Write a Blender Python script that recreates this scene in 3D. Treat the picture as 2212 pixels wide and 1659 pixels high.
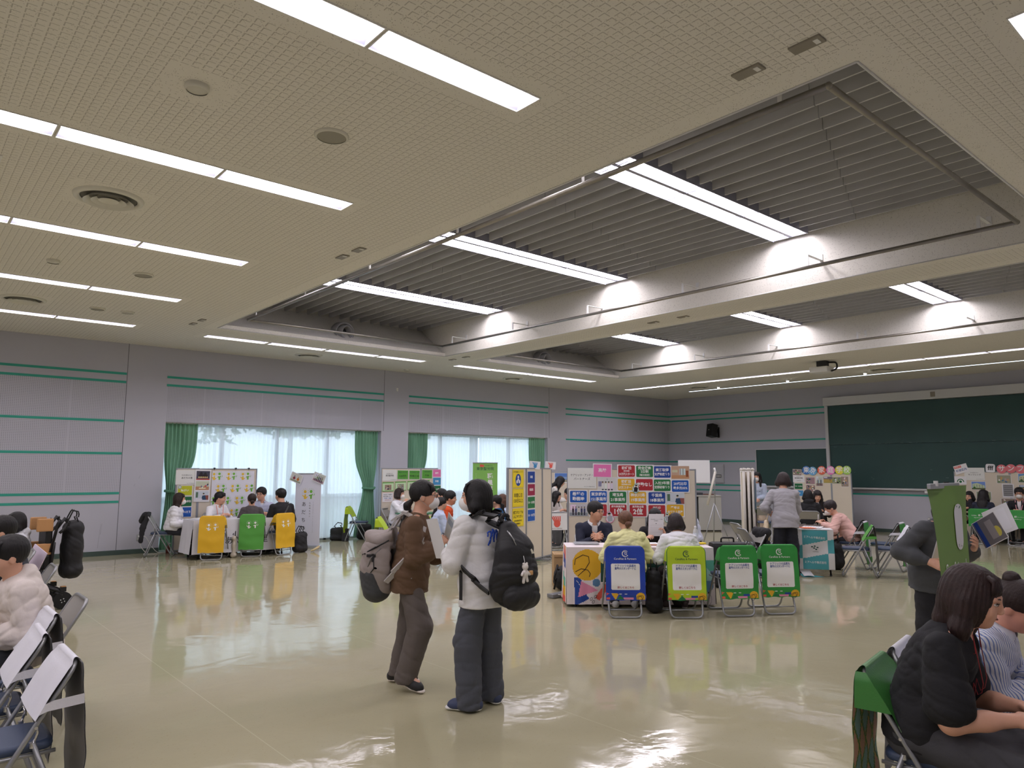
import bpy, bmesh, math, random
import numpy as np
from mathutils import Vector, Matrix
for _o in list(bpy.data.objects): bpy.data.objects.remove(_o)
SC = bpy.context.scene
COL = SC.collection
random.seed(7)
# ---------------------------------------------------------------- camera
cam_d = bpy.data.cameras.new('camera'); cam = bpy.data.objects.new('camera', cam_d); COL.objects.link(cam); SC.camera = cam
YAW, PITCH, ROLL, CH = 0.860705, 0.11707, 0.0033685, 1.65
cam_d.sensor_width = 36.0; cam_d.lens = 1570.2 / 2212 * 36.0; cam_d.clip_start = 0.05; cam_d.clip_end = 200
_F = Vector((math.cos(YAW)*math.cos(PITCH), math.sin(YAW)*math.cos(PITCH), math.sin(PITCH)))
_R0 = Vector((math.sin(YAW), -math.cos(YAW), 0)); _U0 = _R0.cross(_F)
_R = _R0*math.cos(ROLL) + _U0*math.sin(ROLL); _U = _U0*math.cos(ROLL) - _R0*math.sin(ROLL)
cam.matrix_world = Matrix(((_R.x, _U.x, -_F.x, 0), (_R.y, _U.y, -_F.y, 0), (_R.z, _U.z, -_F.z, CH), (0, 0, 0, 1)))
# ---------------------------------------------------------------- daylight and exposure
W = bpy.data.worlds.new('daylight'); SC.world = W; W.use_nodes = True
_bg = W.node_tree.nodes['Background']; _bg.inputs[0].default_value = (0.74, 0.86, 1.0, 1); _bg.inputs[1].default_value = 2.5
vs = SC.view_settings; SC.display_settings.display_device = 'sRGB'
vs.view_transform = 'Standard'; vs.look = 'None'; vs.gamma = 1.0; vs.use_curve_mapping = False; vs.exposure = 0.3
cy = SC.cycles
cy.use_denoising = True; cy.max_bounces = 8; cy.diffuse_bounces = 4; cy.glossy_bounces = 4; cy.transmission_bounces = 6; cy.transparent_max_bounces = 12
cy.use_adaptive_sampling = True; cy.adaptive_threshold = 0.02; cy.sample_clamp_indirect = 6.0; cy.caustics_reflective = False; cy.caustics_refractive = False
TUBE = 22.0      # brightness of the fluorescent tubes
# room size: window wall at y=YW, chalkboard wall at x=XB
YW, XB, ZC = 15.7, 20.72, 4.095
XL, YN = -7.0, -1.1
# ================================================================ helpers
def lin(c):
    out = []
    for v in c[:3]:
        v = v/255.0
        out.append(v/12.92 if v <= 0.04045 else ((v+0.055)/1.055)**2.4)
    return tuple(out) + (1.0,)
MATS = {}
def mat(name, rgb=(200, 200, 200), rough=0.6, metal=0.0, spec=0.5, emis=None, alpha=None, bump=None, tint=None, coat=0.0, sheen=0.0):
    """bump=(scale, distance[, stretch xyz]); tint=(scale, amount) soft colour variation of the thing itself"""
    if name in MATS: return MATS[name]
    m = bpy.data.materials.new(name); m.use_nodes = True; MATS[name] = m
    nt = m.node_tree; b = nt.nodes['Principled BSDF']
    b.inputs['Base Color'].default_value = lin(rgb); b.inputs['Roughness'].default_value = rough
    b.inputs['Metallic'].default_value = metal; b.inputs['Specular IOR Level'].default_value = spec
    b.inputs['Coat Weight'].default_value = coat
    if sheen: b.inputs['Sheen Weight'].default_value = sheen
    if emis:
        b.inputs['Emission Color'].default_value = lin(emis[0]); b.inputs['Emission Strength'].default_value = emis[1]
    if alpha is not None: b.inputs['Alpha'].default_value = alpha
    if bump or tint:
        tc = nt.nodes.new('ShaderNodeTexCoord')
    if bump:
        mp = nt.nodes.new('ShaderNodeMapping'); nt.links.new(tc.outputs['Object'], mp.inputs[0])
        if len(bump) > 2: mp.inputs['Scale'].default_value = bump[2]
        n = nt.nodes.new('ShaderNodeTexNoise'); n.inputs['Scale'].default_value = bump[0]; n.inputs['Detail'].default_value = 4
        nt.links.new(mp.outputs[0], n.inputs['Vector'])
        bp = nt.nodes.new('ShaderNodeBump'); bp.inputs['Distance'].default_value = bump[1]; bp.inputs['Strength'].default_value = 0.7
        nt.links.new(n.outputs[0], bp.inputs['Height']); nt.links.new(bp.outputs[0], b.inputs['Normal'])
    if tint:
        n2 = nt.nodes.new('ShaderNodeTexNoise'); n2.inputs['Scale'].default_value = tint[0]; n2.inputs['Detail'].default_value = 3
        nt.links.new(tc.outputs['Object'], n2.inputs['Vector'])
        mr = nt.nodes.new('ShaderNodeMapRange'); mr.inputs['From Min'].default_value = 0.3; mr.inputs['From Max'].default_value = 0.7
        mr.inputs['To Min'].default_value = 1-tint[1]; mr.inputs['To Max'].default_value = 1+tint[1]
        nt.links.new(n2.outputs[0], mr.inputs[0])
        vm = nt.nodes.new('ShaderNodeVectorMath'); vm.operation = 'SCALE'; vm.inputs[0].default_value = lin(rgb)[:3]
        nt.links.new(mr.outputs[0], vm.inputs['Scale']); nt.links.new(vm.outputs[0], b.inputs['Base Color'])
    return m
def emit(name, rgb, strength):
    if name in MATS: return MATS[name]
    m = bpy.data.materials.new(name); m.use_nodes = True; MATS[name] = m
    nt = m.node_tree; nt.nodes.clear()
    e = nt.nodes.new('ShaderNodeEmission'); o = nt.nodes.new('ShaderNodeOutputMaterial')
    e.inputs[0].default_value = lin(rgb); e.inputs[1].default_value = strength
    nt.links.new(e.outputs[0], o.inputs[0]); return m
def tag(o, label=None, cat=None, group=None, kind=None):
    if label: o['label'] = label
    if cat: o['category'] = cat
    if group: o['group'] = group
    if kind: o['kind'] = kind
    return o
def link(o, parent=None):
    COL.objects.link(o)
    if parent is not None: o.parent = parent
    return o
def thing(name, label, cat, loc=(0, 0, 0), rz=0.0, group=None):
    o = bpy.data.objects.new(name, None); o.empty_display_size = 0.1
    o.location = loc; o.rotation_euler = (0, 0, rz); link(o); return tag(o, label, cat, group)
def rotz(a): return Matrix.Rotation(a, 4, 'Z')
class MB:
    """collects shapes into one mesh"""
    def __init__(s): s.v = []; s.f = []; s.m = []; s.sm = []; s.mats = []
    def mi(s, m):
        if m not in s.mats: s.mats.append(m)
        return s.mats.index(m)
    def add(s, verts, faces, m, smooth=False, M=None):
        n = len(s.v); k = s.mi(m)
        if M is not None: verts = [M @ Vector(p) for p in verts]
        s.v += [tuple(p) for p in verts]
        for f in faces: s.f.append([i+n for i in f]); s.m.append(k); s.sm.append(smooth)
        return s
    def box(s, c, d, m, M=None, bev=0.0, smooth=False):
        x, y, z = c; a, b, e = d[0]/2, d[1]/2, d[2]/2
        if bev > 0:
            bm = bmesh.new(); bmesh.ops.create_cube(bm, size=1)
            for v in bm.verts: v.co = Vector((v.co.x*d[0]+x, v.co.y*d[1]+y, v.co.z*d[2]+z))
            bmesh.ops.bevel(bm, geom=list(bm.edges), offset=min(bev, 0.49*min(d)), segments=2, affect='EDGES', profile=0.6)
            bm.verts.index_update()
            s.add([v.co[:] for v in bm.verts], [[q.index for q in f.verts] for f in bm.faces], m, smooth, M); bm.free(); return s
        v = [(x+i*a, y+j*b, z+k*e) for k in (-1, 1) for j in (-1, 1) for i in (-1, 1)]
        return s.add(v, [(0, 2, 3, 1), (4, 5, 7, 6), (0, 1, 5, 4), (2, 6, 7, 3), (0, 4, 6, 2), (1, 3, 7, 5)], m, smooth, M)
    def quad(s, a, b, c, d, m): return s.add([a, b, c, d], [(0, 1, 2, 3)], m)
    def tube(s, pts, r, m, n=8, M=None, closed=False, caps=True):
        pts = [Vector(p) for p in pts]; N = len(pts); rr = r if isinstance(r, (list, tuple)) else [r]*N
        vs_ = []; fs = []; up = None
        for i, p in enumerate(pts):
            if closed: t = (pts[(i+1) % N]-pts[i-1]).normalized()
            else: t = (pts[min(i+1, N-1)]-pts[max(i-1, 0)]).normalized()
            if up is None:
                up = Vector((0, 0, 1)) if abs(t.z) < 0.9 else Vector((1, 0, 0))
            u = (up - t*up.dot(t)).normalized(); w = t.cross(u); up = u
            for k in range(n):
                a = 2*math.pi*k/n; vs_.append(p+(u*math.cos(a)+w*math.sin(a))*rr[i])
        for i in range(N if closed else N-1):
            j = (i+1) % N
            for k in range(n):
                fs.append((i*n+k, i*n+(k+1) % n, j*n+(k+1) % n, j*n+k))
        if caps and not closed: fs += [tuple(range(n))[::-1], tuple(range((N-1)*n, N*n))]
        return s.add(vs_, fs, m, True, M)
    def cyl(s, a, b, r1, m, r2=None, n=16, M=None):
        r2 = r1 if r2 is None else r2
        a = Vector(a); b = Vector(b); t = (b-a).normalized(); up = Vector((0, 0, 1)) if abs(t.z) < 0.9 else Vector((1, 0, 0))
        u = (up-t*up.dot(t)).normalized(); w = t.cross(u); vs_ = []
        for p, r in ((a, r1), (b, r2)):
            for k in range(n):
                g = 2*math.pi*k/n; vs_.append(p+(u*math.cos(g)+w*math.sin(g))*r)
        s.add(vs_, [(k, (k+1) % n, n+(k+1) % n, n+k) for k in range(n)], m, True, M)
        return s.add(vs_, [tuple(range(n))[::-1], tuple(range(n, 2*n))], m, False, M)
    def lathe(s, prof, m, n=24, M=None, smooth=True):
        vs_ = [(r*math.cos(2*math.pi*k/n), r*math.sin(2*math.pi*k/n), z) for r, z in prof for k in range(n)]
        fs = [(i*n+k, i*n+(k+1) % n, (i+1)*n+(k+1) % n, (i+1)*n+k) for i in range(len(prof)-1) for k in range(n)]
        return s.add(vs_, fs, m, smooth, M)
    def prism(s, poly, z0, z1, m, M=None):
        n = len(poly); vs_ = [(p[0], p[1], z0) for p in poly]+[(p[0], p[1], z1) for p in poly]
        return s.add(vs_, [tuple(range(n))[::-1], tuple(range(n, 2*n))]+[(k, (k+1) % n, n+(k+1) % n, n+k) for k in range(n)], m, False, M)
    def grid(s, P, m, smooth=True, M=None, cm=None, closed_u=False):
        """P[i][j] points; cm(i,j) may give a material for each cell"""
        R_, C_ = len(P), len(P[0]); n = len(s.v)
        for row in P:
            for p in row: s.v.append(tuple(M @ Vector(p)) if M is not None else tuple(p))
        for i in range(R_-1):
            for j in range(C_ if closed_u else C_-1):
                j2 = (j+1) % C_
                s.f.append([n+i*C_+j, n+i*C_+j2, n+(i+1)*C_+j2, n+(i+1)*C_+j]); s.m.append(s.mi(cm(i, j) if cm else m)); s.sm.append(smooth)
        return s
    def sphere(s, c, r, m, n=16, M=None):
        if not isinstance(r, (tuple, list)): r = (r, r, r)
        k = n//2; prof = [(math.sin(math.pi*i/k), -math.cos(math.pi*i/k)) for i in range(k+1)]
        vs_ = [(c[0]+p[0]*math.cos(2*math.pi*j/n)*r[0], c[1]+p[0]*math.sin(2*math.pi*j/n)*r[1], c[2]+p[1]*r[2]) for p in prof for j in range(n)]
        fs = [(i*n+j, i*n+(j+1) % n, (i+1)*n+(j+1) % n, (i+1)*n+j) for i in range(k) for j in range(n)]
        return s.add(vs_, fs, m, True, M)
    def build(s, name, parent=None, loc=None):
        me = bpy.data.meshes.new(name); me.from_pydata(s.v, [], s.f)
        for m in s.mats: me.materials.append(m)
        me.polygons.foreach_set('material_index', s.m); me.polygons.foreach_set('use_smooth', s.sm)
        me.validate(verbose=False); me.update()
        o = bpy.data.objects.new(name, me); link(o, parent)
        if loc is not None: o.location = loc
        return o
def arc(c, r, a0, a1, n, plane='xz'):
    out = []
    for i in range(n+1):
        a = math.radians(a0+(a1-a0)*i/n); u, v = r*math.cos(a), r*math.sin(a)
        out.append((c[0]+u, c[1], c[2]+v) if plane == 'xz' else ((c[0]+u, c[1]+v, c[2]) if plane == 'xy' else (c[0], c[1]+u, c[2]+v)))
    return out
def fillet(pts, r, n=5):
    """round the corners of a polyline"""
    pts = [Vector(p) for p in pts]; out = [pts[0]]
    for i in range(1, len(pts)-1):
        a, b, c = pts[i-1], pts[i], pts[i+1]; d = min(r, (a-b).length*0.45, (c-b).length*0.45)
        p = b+(a-b).normalized()*d; q = b+(c-b).normalized()*d
        for k in range(n+1):
            t = k/n; out.append(p*(1-t)**2+b*2*t*(1-t)+q*t*t)
    return out+[pts[-1]]
# ---- lettering: glyph outlines from the built-in font, filled as flat meshes
_TX = {}
def text_mesh(txt, size=1.0, bold=0.0, sp=1.0, align='CENTER'):
    key = (txt, round(bold, 4), sp, align)
    if key not in _TX:
        cu = bpy.data.curves.new('lettering', 'FONT'); cu.body = txt; cu.size = 1.0; cu.align_x = align; cu.align_y = 'CENTER'; cu.resolution_u = 2
        cu.space_character = sp; cu.offset = bold; cu.space_line = 1.15
        ob = bpy.data.objects.new('lettering', cu); COL.objects.link(ob)
        dg = bpy.context.evaluated_depsgraph_get(); me = bpy.data.meshes.new_from_object(ob.evaluated_get(dg))
        _TX[key] = ([tuple(v.co) for v in me.vertices], [tuple(p.vertices) for p in me.polygons])
        bpy.data.objects.remove(ob); bpy.data.curves.remove(cu); bpy.data.meshes.remove(me)
    v, f = _TX[key]
    return [(p[0]*size, p[1]*size) for p in v], f
class Sheet:
    """a printed sheet: local u right, v up, printing lies just in front of the paper.  fn(u,v,h)->3D"""
    def __init__(s, w, h, paper, th=0.0012, fn=None, back=None):
        s.mb = MB(); s.w, s.h = w, h; s.k = 0; s.fn = fn or (lambda u, v, d: (u, -d, v))
        if paper is not None:
            a, b = w/2, h/2; q = [(-a, -b), (a, -b), (a, b), (-a, b)]
            s.poly_solid(q, paper, th)
        s.lev = 0.0004
    def poly_solid(s, q, m, th):
        n = len(q); s.mb.add([s.fn(u, v, 0) for u, v in q]+[s.fn(u, v, -th) for u, v in q],
            [tuple(range(n)), tuple(range(2*n-1, n-1, -1))]+[(k, k+n, (k+1) % n+n, (k+1) % n) for k in range(n)], m)
    def raise_(s): s.lev += 0.0004
    def poly(s, q, m):
        s.mb.add([s.fn(u, v, s.lev) for u, v in q], [tuple(range(len(q)))], m); s.lev += 0.00006; return s
    def rect(s, x, y, w, h, m, r=0, rot=0):
        a, b = w/2, h/2
        if r <= 0: q = [(-a, -b), (a, -b), (a, b), (-a, b)]
        else:
            q = []
            for cx, cy_, a0 in ((a-r, -b+r, -90), (a-r, b-r, 0), (-a+r, b-r, 90), (-a+r, -b+r, 180)):
                for k in range(5):
                    t = math.radians(a0+90*k/4); q.append((cx+r*math.cos(t), cy_+r*math.sin(t)))
        c, s_ = math.cos(rot), math.sin(rot)
        return s.poly([(x+p*c-t*s_, y+p*s_+t*c) for p, t in q], m)
    def disc(s, x, y, r, m, ry=None, n=20):
        ry = ry or r; return s.poly([(x+r*math.cos(2*math.pi*k/n), y+ry*math.sin(2*math.pi*k/n)) for k in range(n)], m)
    def ring(s, x, y, r, w, m, ry=None, a0=0, a1=360, n=24, rot=0):
        ry = ry or r; c_, s_ = math.cos(rot), math.sin(rot); v = []; 
        for k in range(n+1):
            a = math.radians(a0+(a1-a0)*k/n)
            for q in (-w/2, w/2):
                p, t = (r+q)*math.cos(a), (ry+q)*math.sin(a); v.append(s.fn(x+p*c_-t*s_, y+p*s_+t*c_, s.lev))
        s.mb.add(v, [(2*k, 2*k+1, 2*k+3, 2*k+2) for k in range(n)], m); s.lev += 0.00006; return s
    def line(s, pts, w, m):
        v = []
        for i, p in enumerate(pts):
            a = pts[max(i-1, 0)]; b = pts[min(i+1, len(pts)-1)]; dx, dy = b[0]-a[0], b[1]-a[1]; L = math.hypot(dx, dy) or 1
            v += [s.fn(p[0]-dy/L*w/2, p[1]+dx/L*w/2, s.lev), s.fn(p[0]+dy/L*w/2, p[1]-dx/L*w/2, s.lev)]
        s.mb.add(v, [(2*k, 2*k+1, 2*k+3, 2*k+2) for k in range(len(pts)-1)], m); s.lev += 0.00006; return s
    def text(s, t, x, y, size, m, bold=0.0, fit=None, rot=0, sp=1.0, sx=1.0, align='CENTER'):
        v, f = text_mesh(t, size, bold, sp, align)
        if not v: return s
        if fit:
            wd = max(p[0] for p in v)-min(p[0] for p in v)
            if wd*sx > fit: sx = fit/wd
        c, s_ = math.cos(rot), math.sin(rot)
        s.mb.add([s.fn(x+(p[0]*sx)*c-p[1]*s_, y+p[0]*sx*s_+p[1]*c, s.lev) for p in v], f, m); s.lev += 0.00006; return s
    def vtext(s, t, x, y, size, m, pitch=None, bold=0.0):
        pitch = pitch or size*1.05
        for i, ch in enumerate(t): s.text(ch, x, y-i*pitch, size, m, bold)
        return s
    def build(s, name, parent=None): return s.mb.build(name, parent)
# ================================================================ the room
def struct(mb, name, parent=None):
    o = mb.build(name, parent)
    if parent is None: o['kind'] = 'structure'
    return o
def nodes_mat(name):
    m = bpy.data.materials.new(name); m.use_nodes = True; MATS[name] = m
    nt = m.node_tree; return m, nt, nt.nodes['Principled BSDF'], nt.nodes.new, nt.links.new
def math_n(nt, op, a, b=None, clamp=False):
    n = nt.nodes.new('ShaderNodeMath'); n.operation = op; n.use_clamp = clamp
    for i, v in enumerate((a, b)):
        if v is None: continue
        if isinstance(v, (int, float)): n.inputs[i].default_value = v
        else: nt.links.new(v, n.inputs[i])
    return n.outputs[0]
def mixcol(nt, fac, c1, c2):
    n = nt.nodes.new('ShaderNodeMix'); n.data_type = 'RGBA'
    for i, v in ((0, fac), (6, c1), (7, c2)):
        if isinstance(v, tuple): n.inputs[i].default_value = v
        elif isinstance(v, (int, float)): n.inputs[i].default_value = v
        else: nt.links.new(v, n.inputs[i])
    return n.outputs[2]
# --- floor vinyl
m, nt, b, N, L = nodes_mat('beige_vinyl_floor')
tc = N('ShaderNodeTexCoord'); n1 = N('ShaderNodeTexNoise'); n1.inputs['Scale'].default_value = 0.9; n1.inputs['Detail'].default_value = 5
L(tc.outputs['Object'], n1.inputs['Vector'])
n2 = N('ShaderNodeTexNoise'); n2.inputs['Scale'].default_value = 60; n2.inputs['Detail'].default_value = 3; L(tc.outputs['Object'], n2.inputs['Vector'])
mr = N('ShaderNodeMapRange'); mr.inputs['From Min'].default_value = 0.3; mr.inputs['From Max'].default_value = 0.7; L(n1.outputs[0], mr.inputs[0])
c = mixcol(nt, mr.outputs[0], lin((170, 164, 134)), lin((178, 172, 143)))
spk = math_n(nt, 'GREATER_THAN', n2.outputs[0], 0.66); c = mixcol(nt, math_n(nt, 'MULTIPLY', spk, 0.25), c, lin((140, 125, 85)))
sep = N('ShaderNodeSeparateXYZ'); L(tc.outputs['Object'], sep.inputs[0])
# sheet joints of the vinyl every 1.82 m
fx = math_n(nt, 'ABSOLUTE', math_n(nt, 'SUBTRACT', math_n(nt, 'FRACT', math_n(nt, 'DIVIDE', math_n(nt, 'ADD', sep.outputs[0], 8.01), 1.80)), 0.5))
ln = math_n(nt, 'LESS_THAN', fx, 0.0016); c = mixcol(nt, math_n(nt, 'MULTIPLY', ln, 0.6), c, lin((200, 195, 165)))
L(c, b.inputs['Base Color'])
# worn, waxed gloss
nr = N('ShaderNodeTexNoise'); nr.inputs['Scale'].default_value = 1.7; nr.inputs['Detail'].default_value = 6; L(tc.outputs['Object'], nr.inputs['Vector'])
rr = N('ShaderNodeMapRange'); rr.inputs['To Min'].default_value = 0.0; rr.inputs['To Max'].default_value = 0.13; L(nr.outputs[0], rr.inputs[0]); L(rr.outputs[0], b.inputs['Roughness'])
b.inputs['Specular IOR Level'].default_value = 0.55
nb = N('ShaderNodeTexNoise'); nb.inputs['Scale'].default_value = 3.2; nb.inputs['Detail'].default_value = 2.5; nb.inputs['Distortion'].default_value = 0.6; L(tc.outputs['Object'], nb.inputs['Vector'])
nb2 = N('ShaderNodeTexNoise'); nb2.inputs['Scale'].default_value = 42; nb2.inputs['Detail'].default_value = 2; L(tc.outputs['Object'], nb2.inputs['Vector'])
hh = math_n(nt, 'ADD', math_n(nt, 'MULTIPLY', nb.outputs[0], 1.0), math_n(nt, 'MULTIPLY', nb2.outputs[0], 0.055))
bp = N('ShaderNodeBump'); bp.inputs['Distance'].default_value = 0.0028; bp.inputs['Strength'].default_value = 1.0; L(hh, bp.inputs['Height']); L(bp.outputs[0], b.inputs['Normal'])
FLOOR = m
# --- ceiling boards: rows of small embossed squares, and the plain pin-holed border board
def ceiling_mat(name, squares):
    m, nt, b, N, L = nodes_mat(name); b.inputs['Roughness'].default_value = 0.9; b.inputs['Specular IOR Level'].default_value = 0.15
    tc = N('ShaderNodeTexCoord'); v = N('ShaderNodeTexVoronoi'); v.inputs['Scale'].default_value = 75; L(tc.outputs['Object'], v.inputs['Vector'])
    n = N('ShaderNodeTexNoise'); n.inputs['Scale'].default_value = 28; L(tc.outputs['Object'], n.inputs['Vector'])
    pin = math_n(nt, 'MULTIPLY', math_n(nt, 'LESS_THAN', v.outputs[0], 0.26), math_n(nt, 'GREATER_THAN', n.outputs[0], 0.50))
    base = lin((228, 225, 216)); c = mixcol(nt, math_n(nt, 'MULTIPLY', pin, 0.38 if squares else 0.5), base, lin((120, 112, 98)))
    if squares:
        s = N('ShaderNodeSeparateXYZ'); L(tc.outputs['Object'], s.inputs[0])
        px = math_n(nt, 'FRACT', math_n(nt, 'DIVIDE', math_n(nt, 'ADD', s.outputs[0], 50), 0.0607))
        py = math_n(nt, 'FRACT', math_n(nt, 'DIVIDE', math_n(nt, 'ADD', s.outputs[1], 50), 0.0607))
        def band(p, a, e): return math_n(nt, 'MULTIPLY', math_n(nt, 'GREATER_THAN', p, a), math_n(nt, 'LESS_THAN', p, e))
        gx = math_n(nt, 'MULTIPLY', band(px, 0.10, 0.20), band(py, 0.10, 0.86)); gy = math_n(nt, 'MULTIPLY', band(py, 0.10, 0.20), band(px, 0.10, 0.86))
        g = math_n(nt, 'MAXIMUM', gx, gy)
        c = mixcol(nt, math_n(nt, 'MULTIPLY', g, 0.42), c, lin((112, 104, 92)))  # L-shaped shade in the grooves of each square, painted into the colour
        bp = N('ShaderNodeBump'); bp.inputs['Distance'].default_value = 0.003; bp.invert = True; L(g, bp.inputs['Height']); L(bp.outputs[0], b.inputs['Normal'])
    L(c, b.inputs['Base Color']); return m
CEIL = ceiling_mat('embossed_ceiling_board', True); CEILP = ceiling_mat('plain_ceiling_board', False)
# --- walls
def wall_mat(name, dots):
    m, nt, b, N, L = nodes_mat(name); b.inputs['Roughness'].default_value = 0.75; b.inputs['Specular IOR Level'].default_value = 0.25
    tc = N('ShaderNodeTexCoord'); n = N('ShaderNodeTexNoise'); n.inputs['Scale'].default_value = 0.8; n.inputs['Detail'].default_value = 4; L(tc.outputs['Object'], n.inputs['Vector'])
    c = mixcol(nt, n.outputs[0], lin((181, 182, 193)), lin((189, 189, 199)))
    if dots:
        s = N('ShaderNodeSeparateXYZ'); L(tc.outputs['Object'], s.inputs[0])
        def rad(o, per): return math_n(nt, 'POWER', math_n(nt, 'MULTIPLY', math_n(nt, 'SUBTRACT', math_n(nt, 'FRACT', math_n(nt, 'DIVIDE', math_n(nt, 'ADD', o, 50), per)), 0.5), per), 2)
        r2 = math_n(nt, 'ADD', rad(s.outputs[0], 0.03), rad(s.outputs[2], 0.03)); hole = math_n(nt, 'LESS_THAN', r2, 0.0062**2)
        # solid margins where the perforated boards meet
        mg = math_n(nt, 'GREATER_THAN', math_n(nt, 'ABSOLUTE', math_n(nt, 'SUBTRACT', math_n(nt, 'FRACT', math_n(nt, 'DIVIDE', math_n(nt, 'ADD', s.outputs[0], 50.5), 1.22)), 0.5)), 0.018)
        c = mixcol(nt, math_n(nt, 'MULTIPLY', math_n(nt, 'MULTIPLY', hole, mg), 0.62), c, lin((70, 68, 74)))
    L(c, b.inputs['Base Color']); return m
WALL = wall_mat('grey_wall_paint', False); WALLP = wall_mat('perforated_grey_board', True)
TEAL = mat('teal_stripe', (52, 160, 140), 0.6); BASEB = mat('dark_green_baseboard', (66, 84, 78), 0.5)
WHITE = mat('white_enamel', (226, 226, 224), 0.45); ALU = mat('aluminium', (178, 180, 184), 0.35, 0.6)
GREYM = mat('dark_grey_louver', (186, 186, 188), 0.55, tint=(2.5, 0.05)); DARK = mat('dark_void', (38, 38, 40), 0.9)
STEEL = mat('worn_steel_pipe', (150, 146, 138), 0.35, 0.8, tint=(6, 0.12)); BLACK = mat('black_plastic', (22, 22, 24), 0.5)

fb = MB(); fb.box(((XL+XB)/2, (YN+YW)/2+0.15, -0.05), (XB-XL+0.6, YW-YN+0.9, 0.1), FLOOR); struct(fb, 'floor')
# --- ceiling with its openings
PIT = [(4.25, 9.107), (9.98, 14.83)]; PY0, PY1, PY2, PZ = 1.77, 12.84, 13.78, 4.77
holes = []; ROWY = [13.64, 11.10, 8.54, 6.00, 3.46, 0.93]; LW = 0.235; UL = 1.176
lights = []   # (x0, y0, along, row label, index label)
ORD = ['first', 'second', 'third', 'fourth', 'fifth', 'sixth', 'seventh', 'eighth', 'ninth', 'tenth', 'eleventh', 'twelfth']
rown = ['row at the window wall end of the ceiling', 'second row out from the window wall', 'third row out from the window wall', 'fourth row out from the window wall', 'row nearest above the camera on the left', 'row against the rear wall']
for y, rn in zip(ROWY, rown):
    for k in range(8): lights.append((3.12-UL*(k+0.5), y, 'x', rn, ORD[k]+' from the coffer'))
for k in range(4):
    lights.append((4.30+0.62+1.224*k, 13.77, 'x', 'strip between the window wall and the near coffer', ORD[k]+' from the left'))
    lights.append((10.06+0.62+1.2*k, 13.79, 'x', 'strip between the window wall and the far coffer', ORD[k]+' from the left'))
    lights.append((4.42+0.6+1.2*k, 0.93, 'x', 'strip on the rear side of the near coffer', ORD[k]+' from the left'))
    lights.append((10.06+0.62+1.2*k, 0.93, 'x', 'strip on the rear side of the far coffer', ORD[k]+' from the left'))
for k in range(12): lights.append((17.15, 14.56-1.215*(k+0.5), 'y', 'long line parallel to the chalkboard', ORD[k]+' from the window wall'))
for x, y, d, _, _ in lights:
    l, w = (UL if d == 'x' else 1.2)/2-0.012, LW/2
    holes.append((x-l, x+l, y-w, y+w) if d == 'x' else (x-w, x+w, y-l, y+l))
holes += [(a, c, PY0, PY1) for a, c in PIT]
SLOT = (19.0, 19.09, 2.0, 13.6); holes.append(SLOT)
# plain border boards around the fittings
def plain(x, y):
    for a, b_, c_, d in holes:
        g = 0.13 if (b_-a) < 3 and (d-c_) < 3 else 0.2
        if a-g < x < b_+g and c_-g < y < d+g: return True
    for cx, cy_, r in ((1.37, 7.23, 0.34), (1.36, 12.49, 0.34), (1.343, 4.681, 0.22), (6.8, 14.66, 0.34), (12.69, 14.74, 0.3)):
        if abs(x-cx) < r and abs(y-cy_) < r: return True
    return x > 14.83
xs = {XL, XB, 14.831}; ys = {YN-0.0, YW}
for a, b_, c_, d in holes:
    g = 0.13 if (b_-a) < 3 and (d-c_) < 3 else 0.2
    xs |= {a, b_, max(a-g, XL), b_+g}; ys |= {c_, d, c_-g, d+g}
for cx, cy_, r in ((1.37, 7.23, 0.34), (1.36, 12.49, 0.34), (1.343, 4.681, 0.22), (6.8, 14.66, 0.34), (12.69, 14.74, 0.3)): xs |= {cx-r, cx+r}; ys |= {cy_-r, cy_+r}
xs = sorted(v for v in xs if XL <= v <= XB); ys = sorted(v for v in ys if YN <= v <= YW)
def dd(a): return [v for i, v in enumerate(a) if i == 0 or v-a[i-1] > 1e-4]
xs, ys = dd(xs), dd(ys); cb = MB()
HA = np.array(holes)
for i in range(len(xs)-1):
    xm = (xs[i]+xs[i+1])/2; run = None
    for j in range(len(ys)-1):
        ym = (ys[j]+ys[j+1])/2
        hole = bool(np.any((HA[:, 0] < xm) & (xm < HA[:, 1]) & (HA[:, 2] < ym) & (ym < HA[:, 3])))
        k = None if hole else ('p' if plain(xm, ym) else 'c')
        if run and (k != run[0]):
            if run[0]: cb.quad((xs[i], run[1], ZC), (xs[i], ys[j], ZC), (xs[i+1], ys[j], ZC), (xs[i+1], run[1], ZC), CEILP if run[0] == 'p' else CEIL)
            run = (k, ys[j])
        if run is None: run = (k, ys[j])
    if run[0]: cb.quad((xs[i], run[1], ZC), (xs[i], ys[-1], ZC), (xs[i+1], ys[-1], ZC), (xs[i+1], run[1], ZC), CEILP if run[0] == 'p' else CEIL)
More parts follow.
